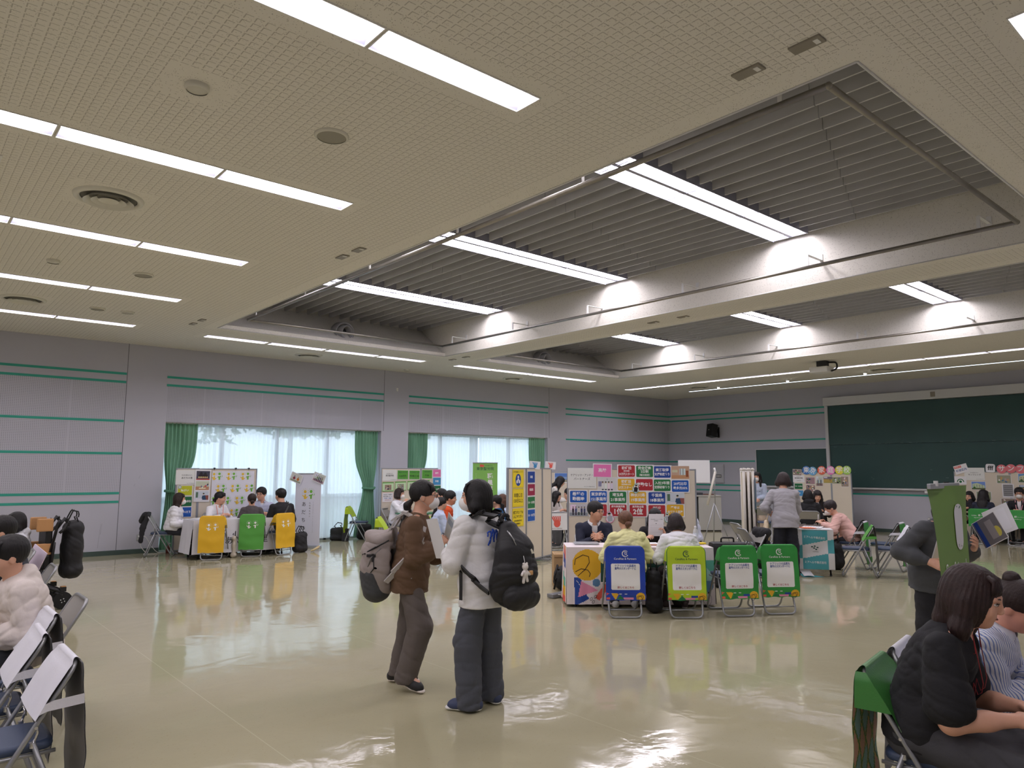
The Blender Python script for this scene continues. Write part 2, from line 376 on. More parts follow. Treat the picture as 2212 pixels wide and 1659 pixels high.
# coffer sides and roof
cb.quad((XL, YN, 5.5), (XB, YN, 5.5), (XB, YW, 5.5), (XL, YW, 5.5), DARK)
for a, c_ in PIT:
    top = 5.25
    cb.quad((a, PY0, ZC), (a, PY1, ZC), (a, PY1, top), (a, PY0, top), CEILP); cb.quad((a, PY1, ZC), (a, PY2, PZ), (a, PY2, top), (a, PY1, top), CEILP)
    cb.quad((c_, PY1, ZC), (c_, PY0, ZC), (c_, PY0, top), (c_, PY1, top), CEILP); cb.quad((c_, PY2, PZ), (c_, PY1, ZC), (c_, PY1, top), (c_, PY2, top), CEILP)
    cb.quad((a, PY0, top), (c_, PY0, top), (c_, PY0, ZC), (a, PY0, ZC), CEILP)
    cb.quad((a, PY1, ZC), (c_, PY1, ZC), (c_, PY1, ZC+0.07), (a, PY1, ZC+0.07), CEILP)
    cb.quad((a, PY1, ZC+0.07), (c_, PY1, ZC+0.07), (c_, PY1+0.08, ZC+0.07), (a, PY1+0.08, ZC+0.07), CEILP)
    cb.quad((a, PY1+0.08, ZC+0.07), (c_, PY1+0.08, ZC+0.07), (c_, PY2, PZ+0.03), (a, PY2, PZ+0.03), CEILP)
    cb.quad((a, PY2, PZ), (c_, PY2, PZ), (c_, PY2, top), (a, PY2, top), CEILP)
    cb.quad((a, PY0, top), (a, PY2, top), (c_, PY2, top), (c_, PY0, top), GREYM)
x0, x1, y0, y1 = SLOT
cb.box(((x0+x1)/2, (y0+y1)/2, ZC+0.06), (x1-x0, y1-y0, 0.02), DARK)
struct(cb, 'ceiling')
for i, (a, c_) in enumerate(PIT):   # white bead around each coffer edge
    tb = MB()
    for p, q in (((a, PY0), (c_, PY0)), ((c_, PY0), (c_, PY1)), ((c_, PY1), (a, PY1)), ((a, PY1), (a, PY0))):
        tb.tube([(p[0], p[1], ZC-0.004), (q[0], q[1], ZC-0.004)], 0.008, WHITE, 6)
    struct(tb, 'trim_%d' % (i+1))
# louvers
PLY = [11.02, 7.84, 4.76]
for a, c_ in PIT:
    lb = MB(); n = 20
    segs = [(PY0+0.01, 4.48), (5.04, 7.56), (8.12, 10.74), (11.30, PY2-0.01)]
    for k in range(n):
        x = a+0.14+(c_-a-0.26)*k/(n-1)
        for j, (s0, s1) in enumerate(segs):
            jt = s0+(s1-s0)*(0.25+0.5*((k*0.37) % 1)) ; jt = s0+(s1-s0)*(0.2+0.6*k/n)
            for p, q in ((s0, jt-0.006), (jt+0.006, s1)): lb.box((x, (p+q)/2, PZ+0.085), (0.018, q-p, 0.17), GREYM)
    o = lb.build('ceiling_louver'); tag(o, 'grey ceiling louver blades filling the %s coffer' % ('near large' if a < 5 else 'far'), 'louver', kind='structure')
# --- fluorescent fittings
TUBEM = emit('fluorescent_tube', (255, 247, 255), TUBE)
REFL = mat('white_reflector', (150, 151, 166), 0.4)
def ceiling_light_proto(l):
    hb = MB(); w = LW/2; d = 0.085; il = l/2-0.012
    for s in (-1, 1): hb.add([(-il, s*w, 0), (il, s*w, 0), (il, s*0.055, d), (-il, s*0.055, d)], [(0, 1, 2, 3)], REFL)
    hb.quad((-il, -0.056, d), (il, -0.056, d), (il, 0.056, d), (-il, 0.056, d), REFL)
    for s in (-1, 1): hb.quad((s*il, -w, 0), (s*il, w, 0), (s*il, w, d), (s*il, -w, d), REFL)
    for s in (-1, 1): hb.box((0, s*(w+0.002), -0.003), (2*il+0.012, 0.009, 0.008), WHITE)
    for s in (-1, 1): hb.box((s*(il+0.003), 0, -0.003), (0.009, 2*w, 0.008), WHITE)
    tb = MB(); prof = [(0.046*math.cos(t), d-0.002-0.05*math.sin(t)) for t in [math.pi*k/8 for k in range(9)]]
    L_ = il-0.01; tb.grid([[(x, y, z) for y, z in prof] for x in (-L_, L_)], TUBEM)
    tb.add([(x, y, z) for x in (-L_, L_) for y, z in prof], [tuple(range(9)), tuple(range(17, 8, -1))], TUBEM)
    return hb, tb
protos = {}
for x, y, d, rn, il in lights:
    t = thing('ceiling_light', 'recessed tube light, %s, %s' % (il, rn), 'ceiling light', (x, y, ZC), 0 if d == 'x' else math.pi/2, 'recessed tube lights, '+rn)
    if d not in protos:
        hb, tb = ceiling_light_proto(UL if d == 'x' else 1.2); protos[d] = (hb.build('reflector_housing', t), tb.build('tube_diffuser', t))
    else:
        for o in protos[d]: c_ = o.copy(); COL.objects.link(c_); c_.parent = t
# --- twin-tube strips in the coffers
hb = MB(); l = 0.585
hb.box((0, 0, 0.10), (2*l, 0.50, 0.02), REFL)
for s in (-1, 1): hb.box((0, s*0.245, 0.045), (2*l, 0.012, 0.11), REFL)
hb.box((0, 0, 0.05), (2*l, 0.05, 0.09), REFL)
for s in (-1, 1): hb.box((s*l, 0, 0.05), (0.006, 0.49, 0.10), REFL)
tb = MB()
for s in (-1, 1):
    prof = [(s*0.135+0.05*math.cos(t), 0.062-0.045*math.sin(t)) for t in [math.pi*k/8 for k in range(9)]]
    tb.grid([[(x, y, z) for y, z in prof] for x in (-l+0.02, l-0.02)], TUBEM)
first = None
for pi, (a, c_) in enumerate(PIT):
    for j, y in enumerate(PLY):
        for k in range(4):
            t = thing('coffer_light', 'twin-tube light, %s coffer, %s strip from the windows, %s from the left' % (('near', 'far')[pi], ORD[j], ORD[k]), 'ceiling light',
                      (a+0.085+1.175*(k+0.5), y, PZ), 0, 'twin-tube lights across the coffers')
            if first is None: first = (hb.build('reflector_housing', t), tb.build('tube_pair', t))
            else:
                for o in first: q = o.copy(); COL.objects.link(q); q.parent = t
# --- curtain rail pipes in the coffers
for pi, (a, c_) in enumerate(PIT):
    x0, x1, y0, y1, z = a+0.37, c_-0.37, PY0+0.35, PY1-0.42, 4.22
    t = thing('rail_pipe', 'steel pipe rail loop hung inside the %s coffer' % ('near', 'far')[pi], 'pipe', (0, 0, 0))
    pb = MB(); pts = [(x0, y0, z), (x1, y0, z), (x1, y1, z), (x0, y1, z)]
    pb.tube([pts[0], pts[1]], 0.024, STEEL, 10); pb.tube([pts[1], pts[2]], 0.024, STEEL, 10); pb.tube([pts[2], pts[3]], 0.024, STEEL, 10); pb.tube([pts[3], pts[0]], 0.024, STEEL, 10)
    for p in pts: pb.sphere(p, 0.027, STEEL, 10)
    pb.build('pipe', t)
    for k in range(6):
        y = y0+0.35+(y1-y0-0.7)*k/5
        for s, xw, xp in ((-1, a, x0), (1, c_, x1)):
            q = MB(); q.box(((xw+xp)/2, y, z+0.16), (abs(xw-xp), 0.035, 0.008), WHITE); q.box((xp, y, z+0.09), (0.008, 0.035, 0.15), WHITE); q.box((xw-s*0.004, y, z+0.18), (0.008, 0.05, 0.12), WHITE)
            q.build('bracket', t)
# --- round duct mouths on the sloping side
for x, lb_ in ((6.82, 'near'), (12.32, 'far')):
    t = thing('air_duct_mouth', 'round grey air nozzle in the sloping end wall of the %s coffer' % lb_, 'air nozzle', (x, PY1+0.30, 4.38)); q = MB()
    M = Matrix.Rotation(math.radians(98), 4, 'X'); prof = [(0.21, -0.16), (0.21, 0.06), (0.195, 0.07), (0.165, 0.03), (0.16, -0.02)]
    G = mat('duct_grey', (150, 150, 150), 0.5); q.lathe(prof, G, 28, M); q.build('collar', t)
    q = MB(); q.lathe([(0.15, -0.05), (0.15, 0.10), (0.125, 0.12), (0.11, 0.02), (0.10, -0.08)], G, 28, M @ Matrix.Rotation(0.25, 4, 'Y')); q.build('nozzle', t)
    q = MB(); q.lathe([(0.115, -0.06), (0.0, -0.06)], DARK, 20, M); q.build('duct_core', t)
# --- ceiling fittings
def diffuser(x, y, r, lab):
    t = thing('air_diffuser', lab, 'air diffuser', (x, y, ZC)); q = MB(); CR = mat('cream_metal', (214, 212, 200), 0.45)
    q.lathe([(r, 0.0), (r*0.97, -0.02), (r*0.86, -0.03), (r*0.80, -0.012)], CR, 36); q.build('rim', t)
    q = MB(); q.lathe([(r*0.82, -0.003), (0.0, -0.003)], mat('diffuser_inside', (120, 118, 110), 0.7), 36); q.build('throat', t)
    for k, (a_, b_) in enumerate(((0.72, 0.54), (0.50, 0.33), (0.29, 0.0))):
        q = MB(); q.lathe([(r*a_, -0.050+0.008*k), (r*b_, -0.006)] + ([(0.0, -0.006)] if b_ == 0 else []), CR, 36); q.build('cone_ring', t)
diffuser(1.37, 7.23, 0.29, 'large round air diffuser between the tube light rows, nearest one')
diffuser(1.36, 12.49, 0.29, 'round air diffuser in the ceiling near the window wall, at far left')
diffuser(6.80, 14.66, 0.29, 'round air diffuser beside the light strip above the first window')
diffuser(12.69, 14.74, 0.27, 'round air diffuser beside the light strip above the second window')
diffuser(18.10, 12.60, 0.28, 'round air diffuser at the chalkboard end, nearer the room corner')
diffuser(18.14, 7.38, 0.28, 'round air diffuser at the chalkboard end, behind the projector')
def ceiling_disc(name, x, y, r, h, rgb, lab, cat):
    t = thing(name, lab, cat, (x, y, ZC)); q = MB(); q.lathe([(r, 0), (r, -h*0.5), (r*0.9, -h), (r*0.85, -h)], mat('cream_metal', (214, 212, 200), 0.45), 28); q.build('rim', t)
    q = MB(); q.lathe([(r*0.86, -h*0.8), (0, -h*0.95)], mat('disc_%d' % rgb[0], rgb, 0.6), 28); q.build('cover', t)
ceiling_disc('ceiling_speaker', 2.32, 4.75, 0.125, 0.02, (150, 146, 132), 'round ceiling loudspeaker with dull grille, nearest and largest in view', 'ceiling speaker')
ceiling_disc('ceiling_speaker', 2.32, 9.89, 0.12, 0.02, (150, 146, 132), 'round ceiling loudspeaker between the third and fourth light rows', 'ceiling speaker')
ceiling_disc('ceiling_speaker', 2.32, 12.50, 0.11, 0.02, (150, 146, 132), 'round ceiling loudspeaker near the window wall, darker of a pair', 'ceiling speaker')
ceiling_disc('ceiling_speaker', 2.74, 12.48, 0.10, 0.02, (190, 188, 176), 'small pale round cover near the window wall, lighter of a pair', 'ceiling speaker')
ceiling_disc('smoke_detector', 1.343, 4.68, 0.075, 0.035, (205, 203, 192), 'small white smoke detector with slots beside the nearest light rows', 'smoke detector')
ceiling_disc('smoke_detector', 1.34, 9.90, 0.07, 0.035, (205, 203, 192), 'small white smoke detector far back over the left wall panels', 'smoke detector')
ceiling_disc('smoke_detector', 9.62, 15.18, 0.07, 0.035, (205, 203, 192), 'small white detector near the wall pier between the windows', 'smoke detector')
PL = mat('grey_cover_plate', (140, 134, 122), 0.5); PLW = mat('label_white', (225, 225, 222), 0.5)
for x, y, lab in ((3.856, 2.26, 'grey ceiling cover plate, left of the pair nearest the camera'), (3.851, 1.88, 'grey ceiling cover plate, right of the pair nearest the camera'), (3.849, 7.50, 'small ceiling plate, left of the middle pair beside the near coffer'),
                  (3.858, 7.13, 'small ceiling plate, right of the middle pair beside the near coffer'), (3.81, 12.75, 'small ceiling plate, left of the pair at the coffer end by the windows'), (3.82, 12.33, 'small ceiling plate, right of the pair at the coffer end by the windows'),
                  (9.55, 7.5, 'small plate under the beam between coffers, left of two'), (9.55, 6.9, 'small plate under the beam between coffers, right of two'), (9.5, 13.1, 'small plate at the window end of the beam, left of two'), (9.5, 12.6, 'small plate at the window end of the beam, right of two')):
    t = thing('cover_plate', lab, 'ceiling plate', (x, y, ZC), 0, 'cover plates along the coffers'); q = MB(); q.box((0, 0, -0.006), (0.09, 0.19, 0.012), PL, bev=0.004); q.build('plate', t)
    q = MB(); q.box((0.0, -0.06, -0.013), (0.05, 0.03, 0.004), PLW); q.build('label_strip', t)
q = MB(); q.box((0.30, 7.0, ZC-0.004), (0.45, 0.45, 0.008), WHITE); q.box((0.30, 7.0, ZC-0.009), (0.40, 0.40, 0.004), mat('diffuser_inside', (120, 118, 110), 0.7)); struct(q, 'trim_3')
# --- projector on the ceiling
t = thing('projector', 'white projector hung from the ceiling in front of the chalkboard', 'projector', (15.85, 7.75, ZC)); q = MB()
q.box((0, 0, -0.20), (0.34, 0.42, 0.13), WHITE, bev=0.02); q.build('body', t)
q = MB(); q.cyl((0.17, -0.1, -0.2), (0.22, -0.1, -0.2), 0.05, BLACK); q.build('lens', t)
q = MB(); q.box((0, -0.03, -0.06), (0.16, 0.22, 0.12), mat('dark_bracket', (50, 50, 52), 0.5), bev=0.01); q.tube(fillet([(0.05, -0.1, -0.03), (0.05, -0.33, -0.05), (0.05, -0.33, -0.2), (0.0, -0.22, -0.24)], 0.1), 0.02, BLACK); q.build('ceiling_bracket', t)
for y, lab in ((12.05, 'nearest the room corner'), (9.9, 'middle of three'), (7.85, 'behind the projector')):
    t = thing('board_spotlight', 'small white spotlight above the chalkboard, '+lab, 'spotlight', (18.3, y, ZC)); q = MB(); q.lathe([(0.05, 0), (0.05, -0.03), (0.035, -0.05)], WHITE, 16); q.build('socket', t)
    q = MB(); q.sphere((0, 0, -0.055), 0.035, emit('spot_lamp', (255, 252, 240), TUBE*0.35), 12); q.build('lamp', t)

# --- window wall with two openings
WIN = [(4.27, 9.25), (10.035, 14.90)]; WZ = 2.585; WD = 0.42
w = MB()
def wall_rect(mb, xa, xb, za, zb, m): mb.quad((xa, YW, za), (xa, YW, zb), (xb, YW, zb), (xb, YW, za), m)
wall_rect(w, XL, 3.505, 0, 1.17, WALL); wall_rect(w, XL, 3.505, 1.17, 3.31, WALLP); wall_rect(w, XL, 3.505, 3.31, ZC, WALL)
wall_rect(w, 3.515, WIN[0][0], 0, ZC, WALL)
w.box((3.51, YW+0.01, ZC/2), (0.01, 0.02, ZC), mat('joint_shadow_gap', (90, 90, 96), 0.9))
for (a, c_), nx in zip(WIN, (WIN[1][0], 15.66)):
    wall_rect(w, a, c_, WZ, 3.31, WALLP); wall_rect(w, a, c_, 3.31, ZC, WALL); wall_rect(w, c_, nx, 0, ZC, WALL)
    w.box((c_+0.06, YW+0.0, (WZ+ZC)/2), (0.008, 0.006, ZC-WZ), mat('joint_shadow_gap', (90, 90, 96), 0.9))
    w.quad((a, YW, 0), (a, YW+WD, 0), (a, YW+WD, WZ), (a, YW, WZ), WALL); w.quad((c_, YW+WD, 0), (c_, YW, 0), (c_, YW, WZ), (c_, YW+WD, WZ), WALL)
    w.quad((a, YW, WZ), (a, YW+WD, WZ), (c_, YW+WD, WZ), (c_, YW, WZ), WALL)
wall_rect(w, 15.66, XB, 0, ZC, WALL)
for s in (XL-0.1, XB+0.1): w.box((s, YW+0.2, ZC/2), (0.2, 0.4, ZC), WALL)
w.quad((XL, YW+WD, 0), (WIN[0][0], YW+WD, 0), (WIN[0][0], YW+WD, ZC), (XL, YW+WD, ZC), WALL)
w.quad((WIN[0][1], YW+WD, 0), (WIN[1][0], YW+WD, 0), (WIN[1][0], YW+WD, ZC), (WIN[0][1], YW+WD, ZC), WALL)
w.quad((WIN[1][1], YW+WD, 0), (XB, YW+WD, 0), (XB, YW+WD, ZC), (WIN[1][1], YW+WD, ZC), WALL)
struct(w, 'wall_window_side')
w = MB(); w.quad((XB, YN, 0), (XB, YN, ZC), (XB, YW, ZC), (XB, YW, 0), WALL); struct(w, 'wall_chalkboard_side')
w = MB(); w.quad((XL, YN, 0), (XL, YW, 0), (XL, YW, ZC), (XL, YN, ZC), WALL); struct(w, 'wall_left')
w = MB(); w.quad((XL, YN, 0), (XL, YN, ZC), (XB, YN, ZC), (XB, YN, 0), WALL); struct(w, 'wall_behind_camera')
def stripe(mb, p, q, z, h=0.046):
    d = 0.004
    if p[1] == q[1]: mb.box(((p[0]+q[0])/2, YW-d/2, z), (q[0]-p[0], d, h), TEAL)
    else: mb.box((XB-d/2, (p[1]+q[1])/2, z), (d, q[1]-p[1], h), TEAL)
k = 4
for z in (3.495, 3.33):
    for a, c_ in ((XL, 3.50), (WIN[0][0]-0.02, WIN[0][1]+0.05), (WIN[1][0], 14.92), (15.66, XB)):
        s = MB(); stripe(s, (a, YW), (c_, YW), z); struct(s, 'trim_%d' % k); k += 1
    s = MB(); stripe(s, (XB, 10.07), (XB, YW), z); struct(s, 'trim_%d' % k); k += 1
for z in (2.565, 1.935, 1.172, 1.006):
    for a, c_ in ((XL, 3.50), (15.66, XB)):
        s = MB(); stripe(s, (a, YW), (c_, YW), z); struct(s, 'trim_%d' % k); k += 1
    s = MB(); stripe(s, (XB, {2.565: 10.07, 1.935: 12.40, 1.172: 12.40, 1.006: YN}[z]), (XB, YW), z); struct(s, 'trim_%d' % k); k += 1
for a, c_ in ((XL, WIN[0][0]), (WIN[0][1], WIN[1][0]), (WIN[1][1], XB)):
    s = MB(); s.box(((a+c_)/2, YW-0.006, 0.045), (c_-a, 0.012, 0.09), BASEB); struct(s, 'baseboard_window_side')
s = MB(); s.box((XB-0.006, (YN+YW)/2, 0.045), (0.012, YW-YN, 0.09), BASEB); struct(s, 'baseboard_chalkboard_side')
# scuffs on the wall
s = MB(); SC_ = mat('scuff_mark', (150, 150, 158), 0.8)
for x, z, dx, dz in ((3.19, 0.15, 0.03, 0.45), (3.22, 0.4, 0.02, 0.2), (3.83, 1.45, 0.03, 0.07), (3.80, 1.75, 0.05, 0.03), (3.75, 1.30, 0.02, 0.05)):
    s.add([(x, YW-0.0012, z), (x+0.006, YW-0.0012, z), (x+dx+0.004, YW-0.0012, z+dz), (x+dx, YW-0.0012, z+dz)], [(0, 1, 2, 3)], SC_)
struct(s, 'trim_60')
# --- window frames and glass
GL, ntg, bg_, Ng, Lg = nodes_mat('window_glass'); ntg.nodes.remove(bg_)
tr = Ng('ShaderNodeBsdfTransparent'); gl = Ng('ShaderNodeBsdfGlossy'); gl.inputs['Roughness'].default_value = 0.02; mx = Ng('ShaderNodeMixShader'); mx.inputs[0].default_value = 0.07
tr.inputs[0].default_value = (0.93, 0.97, 0.97, 1); out = [n for n in ntg.nodes if n.type == 'OUTPUT_MATERIAL'][0]
Lg(tr.outputs[0], mx.inputs[1]); Lg(gl.outputs[0], mx.inputs[2]); Lg(mx.outputs[0], out.inputs[0])
yf = YW+WD-0.06
for i, (a, c_) in enumerate(WIN):
    f = MB(); n = 4
    f.box(((a+c_)/2, yf, 0.04), (c_-a, 0.08, 0.08), ALU); f.box(((a+c_)/2, yf, WZ-0.03), (c_-a, 0.08, 0.06), ALU)
    for k_ in range(n+1):
        x = a+0.03+(c_-a-0.06)*k_/n; f.box((x, yf, WZ/2), (0.07, 0.08, WZ), ALU)
    for k_ in range(n): 
        x0 = a+0.03+(c_-a-0.06)*k_/n; x1 = a+0.03+(c_-a-0.06)*(k_+1)/n
        f.box(((x0+x1)/2, yf, 0.98), (x1-x0, 0.05, 0.05), ALU)
    w_ = struct(f, 'window_%d' % (i+1)); g = MB(); g.box(((a+c_)/2, yf, WZ/2), (c_-a-0.1, 0.006, WZ-0.1), GL); g.build('glass', w_)
# --- outside: paving, a low wall and greenery
g = MB(); g.box((6, 26, -0.25), (70, 20, 0.1), mat('outdoor_paving', (196, 196, 190), 0.9)); o = struct(g, 'ground_outside')
g = MB(); g.box((8, 20.5, 0.35), (44, 0.2, 1.1), mat('outdoor_wall', (214, 216, 216), 0.9)); o = struct(g, 'wall_outside')
LEAF = mat('leaf_green', (108, 140, 76), 0.8, tint=(3, 0.3)); rnd = random.Random(3)
for k_ in range(9):
    x = -6+k_*4.1+rnd.uniform(-0.6, 0.6); hh_ = rnd.uniform(2.6, 4.6); f = MB(); V = []; F_ = []
    for q_ in range(700):
        a_ = rnd.uniform(0, 6.28); r_ = rnd.random()**0.5*1.7; z_ = hh_+rnd.uniform(-1.3, 1.5); p = Vector((x+r_*math.cos(a_), 23.5+0.6*r_*math.sin(a_), z_)); d1 = Vector((rnd.uniform(-1, 1), rnd.uniform(-1, 1), rnd.uniform(-1, 1)))*0.14; d2 = Vector((rnd.uniform(-1, 1), rnd.uniform(-1, 1), rnd.uniform(-1, 1)))*0.14
        n_ = len(V); V += [p-d1, p-d2, p+d1, p+d2]; F_.append((n_, n_+1, n_+2, n_+3))
    f.add(V, F_, LEAF); t = thing('garden_tree', 'green tree outside the windows, %s from the left, seen through the sheers' % ORD[k_], 'tree', (0, 0, 0), 0, 'trees outside the windows')
    f.build('crown', t); f = MB(); f.cyl((x, 23.5, -0.2), (x, 23.5, hh_), 0.11, mat('bark', (90, 78, 64), 0.9), 0.06); f.build('trunk', t)
# --- curtains
SHEER, nts, bs_, Ns, Ls = nodes_mat('sheer_curtain_fabric'); nts.nodes.remove(bs_)
df = Ns('ShaderNodeBsdfDiffuse'); df.inputs[0].default_value = (0.85, 0.88, 0.93, 1); tl = Ns('ShaderNodeBsdfTranslucent'); tl.inputs[0].default_value = (0.86, 0.9, 0.95, 1); tp = Ns('ShaderNodeBsdfTransparent')
m1 = Ns('ShaderNodeMixShader'); m1.inputs[0].default_value = 0.55; m2 = Ns('ShaderNodeMixShader'); m2.inputs[0].default_value = 0.16; out = [n for n in nts.nodes if n.type == 'OUTPUT_MATERIAL'][0]
Ls(df.outputs[0], m1.inputs[1]); Ls(tl.outputs[0], m1.inputs[2]); Ls(m1.outputs[0], m2.inputs[1]); Ls(tp.outputs[0], m2.inputs[2]); Ls(m2.outputs[0], out.inputs[0])
GCUR = mat('green_curtain_fabric', (118, 168, 140), 0.85, tint=(1.5, 0.05), bump=(160, 0.001)); 
def curtain(name, xa, xb, y, z0, z1, m, lab, folds, amp, parent=None, tie=None, seed=0):
    """tie=(z, centre x, half width): gathered there"""
    rg = random.Random(seed); ph = [rg.uniform(0, 6.28) for _ in range(4)]; nx, nz = folds*8, 26; P = []
    for j in range(nz+1):
        z = z1+(z0-z1)*j/nz; row = []
        for i in range(nx+1):
            u = i/nx; x = xa+(xb-xa)*u; am = amp
            if tie:
                tz, tx, tw = tie; k_ = math.exp(-((z-tz)/0.45)**2) if z > tz else math.exp(-((z-tz)/0.75)**2)
                x = x*(1-k_)+(tx+(u-0.5)*2*tw)*k_; am = amp*(1-0.3*k_)
            ph_ = 2*math.pi*folds*(u+0.012*math.sin(7*u+ph[0])+0.006*math.sin(23*u+ph[1]))
            am *= 0.75+0.25*math.sin(3.1*z+9*u+ph[2])
            row.append((x+0.4*am*math.sin(2*ph_+ph[3])*0.3, y+am*math.sin(ph_+0.25*math.sin(2*z+5*u)), z))
        P.append(row)
    mb = MB(); mb.grid(P, m); return mb
GT = mat('green_curtain_tie', (88, 140, 112), 0.7)
for i, (a, c_) in enumerate(WIN):
    for s, side in ((0, 'left'), (1, 'right')):
        xa, xb = (a+0.02, a+0.66) if s == 0 else (c_-0.66, c_-0.03); tx = (a+0.25) if s == 0 else (c_-0.26)
        lab = 'green drawn-back curtain at the %s edge of the %s window' % (side, ('first, nearer', 'second, farther')[i])
        t = thing('green_curtain', lab, 'curtain', (0, 0, 0), 0, 'green curtains'); curtain('x', xa, xb, YW+0.10, 0.03, WZ-0.01, GCUR, lab, 8, 0.035, tie=(1.18, tx, 0.15), seed=i*2+s).build('fabric', t)
        q = MB(); q.tube([(tx-0.17, YW+0.10, 1.2), (tx-0.12, YW+0.045, 1.19), (tx, YW+0.03, 1.17), (tx+0.12, YW+0.045, 1.18), (tx+0.17, YW+0.1, 1.2)], 0.028, GT, 8); q.build('tieback', t)
    n = 2
    for k_ in range(n):
        xa = a+0.03+(c_-a-0.06)*k_/n; xb = a+0.03+(c_-a-0.06)*(k_+1)/n-0.004
        o = curtain('x', xa, xb, YW+0.22, 0.05, WZ-0.01, SHEER, '', 22, 0.028, seed=20+i*2+k_).build('sheer_curtain')
        tag(o, 'white sheer curtain, %s half of the %s window' % (('left', 'right')[k_], ('first, nearer', 'second, farther')[i]), 'curtain', 'white sheer curtains')
    q = MB(); q.box(((a+c_)/2, YW+0.16, WZ-0.012), (c_-a, 0.16, 0.02), WHITE); struct(q, 'trim_%d' % (70+i))
# --- chalkboards
GRB = mat('green_chalkboard', (42, 74, 72), 0.55, tint=(1.2, 0.06)); FR = mat('board_frame', (205, 206, 208), 0.4)
t = thing('chalkboard', 'very large dark green chalkboard in a white frame with overhead box', 'chalkboard', (XB, 0, 0)); ya, yb = 4.50, 10.06
q = MB(); q.box((-0.03, (ya+yb)/2, (1.19+2.378)/2), (0.03, yb-ya-0.16, 2.378-1.19), GRB); q.build('lower_board', t)
q = MB(); q.box((-0.055, (ya+yb)/2, (2.385+3.50)/2), (0.03, yb-ya-0.16, 3.50-2.385), GRB); q.build('upper_board', t)
q = MB(); q.box((-0.09, (ya+yb)/2, 3.628), (0.18, yb-ya, 0.235), FR, bev=0.01)
for y in (ya+0.045, yb-0.045): q.box((-0.05, y, 2.33), (0.10, 0.09, 2.37), FR)
q.build('frame', t)
q = MB(); q.box((-0.07, (ya+yb)/2, 1.16), (0.14, yb-ya, 0.045), FR, bev=0.01); q.build('chalk_tray', t)
q = MB(); q.box((-0.185, 7.12, 3.63), (0.006, 0.11, 0.13), PL); q.build('name_plate', t)
for y in (7.40, 7.20): q = MB(); q.box((-0.10, y, 1.10), (0.12, 0.14, 0.06), WHITE, bev=0.008); q.build('eraser_cleaner', t)
t = thing('chalkboard', 'smaller green chalkboard fixed left of the large one', 'chalkboard', (XB, 0, 0))
q = MB(); q.box((-0.015, 11.21, 1.735), (0.03, 2.24, 1.10), GRB); q.build('board', t)
q = MB()
for z in (2.295, 1.175): q.box((-0.02, 11.21, z), (0.04, 2.28, 0.022), FR)
for y in (12.345, 10.08): q.box((-0.02, y, 1.735), (0.04, 0.02, 1.13), FR)
q.build('frame', t); q = MB(); q.box((-0.05, 11.21, 1.15), (0.10, 2.28, 0.03), FR, bev=0.006); q.build('chalk_tray', t)
s = MB(); rg = random.Random(5); CH_ = mat('chalk_dust', (120, 142, 140), 0.9)
for _ in range(34):
    y, z = rg.uniform(5.0, 9.8), rg.choice([2.40, 2.38, 2.39, rg.uniform(1.3, 2.5)]); s.box((XB-0.0725, y, z), (0.002, rg.uniform(0.01, 0.09), 0.006), CH_)
s.build('chalk_marks', [o for o in bpy.data.objects if o.name == 'chalkboard'][0]); bpy.data.objects['chalk_marks'].location = (-XB, 0, 0)
# --- wall loudspeaker, meter box, sockets
t = thing('wall_speaker', 'black loudspeaker tilted down on a wall bracket beside the chalkboards', 'loudspeaker', (XB, 13.70, 2.88)); M = Matrix.Rotation(math.radians(12), 4, 'Y') @ Matrix.Rotation(math.radians(-14), 4, 'Z')
q = MB(); q.box((-0.27, 0, 0), (0.24, 0.26, 0.42), BLACK, M, bev=0.015); q.build('cabinet', t)
q = MB(); q.box((-0.395, 0, 0), (0.012, 0.23, 0.39), mat('speaker_grille', (14, 14, 15), 0.8), M); q.build('grille', t)
q = MB(); q.box((-0.403, 0, 0.0), (0.004, 0.02, 0.02), PLW, M); q.build('badge', t)
q = MB(); q.box((-0.02, -0.02, 0.0), (0.04, 0.06, 0.34), BLACK); q.tube([(-0.02, -0.02, 0.14), (-0.2, 0, 0.1)], 0.018, BLACK); q.tube([(-0.02, -0.02, -0.14), (-0.2, 0, -0.12)], 0.018, BLACK); q.build('bracket', t)
t = thing('meter_box', 'flat grey metal distribution box on the wall below the loudspeaker', 'distribution box', (XB, 13.72, 1.54)); BX = mat('grey_box_paint', (186, 188, 194), 0.5)
q = MB(); q.box((-0.03, 0, 0), (0.06, 0.42, 0.59), BX, bev=0.006); q.build('cabinet', t); q = MB(); q.box((-0.063, 0, 0), (0.008, 0.36, 0.53), BX, bev=0.003); q.build('door', t)
q = MB(); q.box((-0.068, 0.13, 0.08), (0.006, 0.02, 0.09), BLACK); q.build('handle', t)
q = MB(); q.box((-0.068, -0.03, -0.08), (0.006, 0.20, 0.10), mat('meter_window', (70, 72, 74), 0.3))
for k_ in range(5): q.box((-0.072, 0.04-0.035*k_, -0.08), (0.003, 0.02, 0.06), PLW)
q.build('meter_window', t)
def outlet(x, y, z, face, lab):
    t = thing('wall_socket', lab, 'socket', (x, y, z), 0 if face == 'y' else -math.pi/2); q = MB(); q.box((0, -0.006, 0), (0.075, 0.012, 0.12), mat('socket_grey', (170, 172, 174), 0.5), bev=0.003); q.build('plate', t)
    q = MB(); q.box((0, -0.03, 0.02), (0.03, 0.04, 0.03), WHITE, bev=0.004); q.box((0, -0.03, -0.03), (0.03, 0.04, 0.03), WHITE, bev=0.004); q.build('plug', t)
outlet(3.895, YW, 0.31, 'y', 'wall socket with two white plugs left of the first window')
outlet(XB, 7.45, 0.39, 'x', 'wall socket with a plug under the large chalkboard')
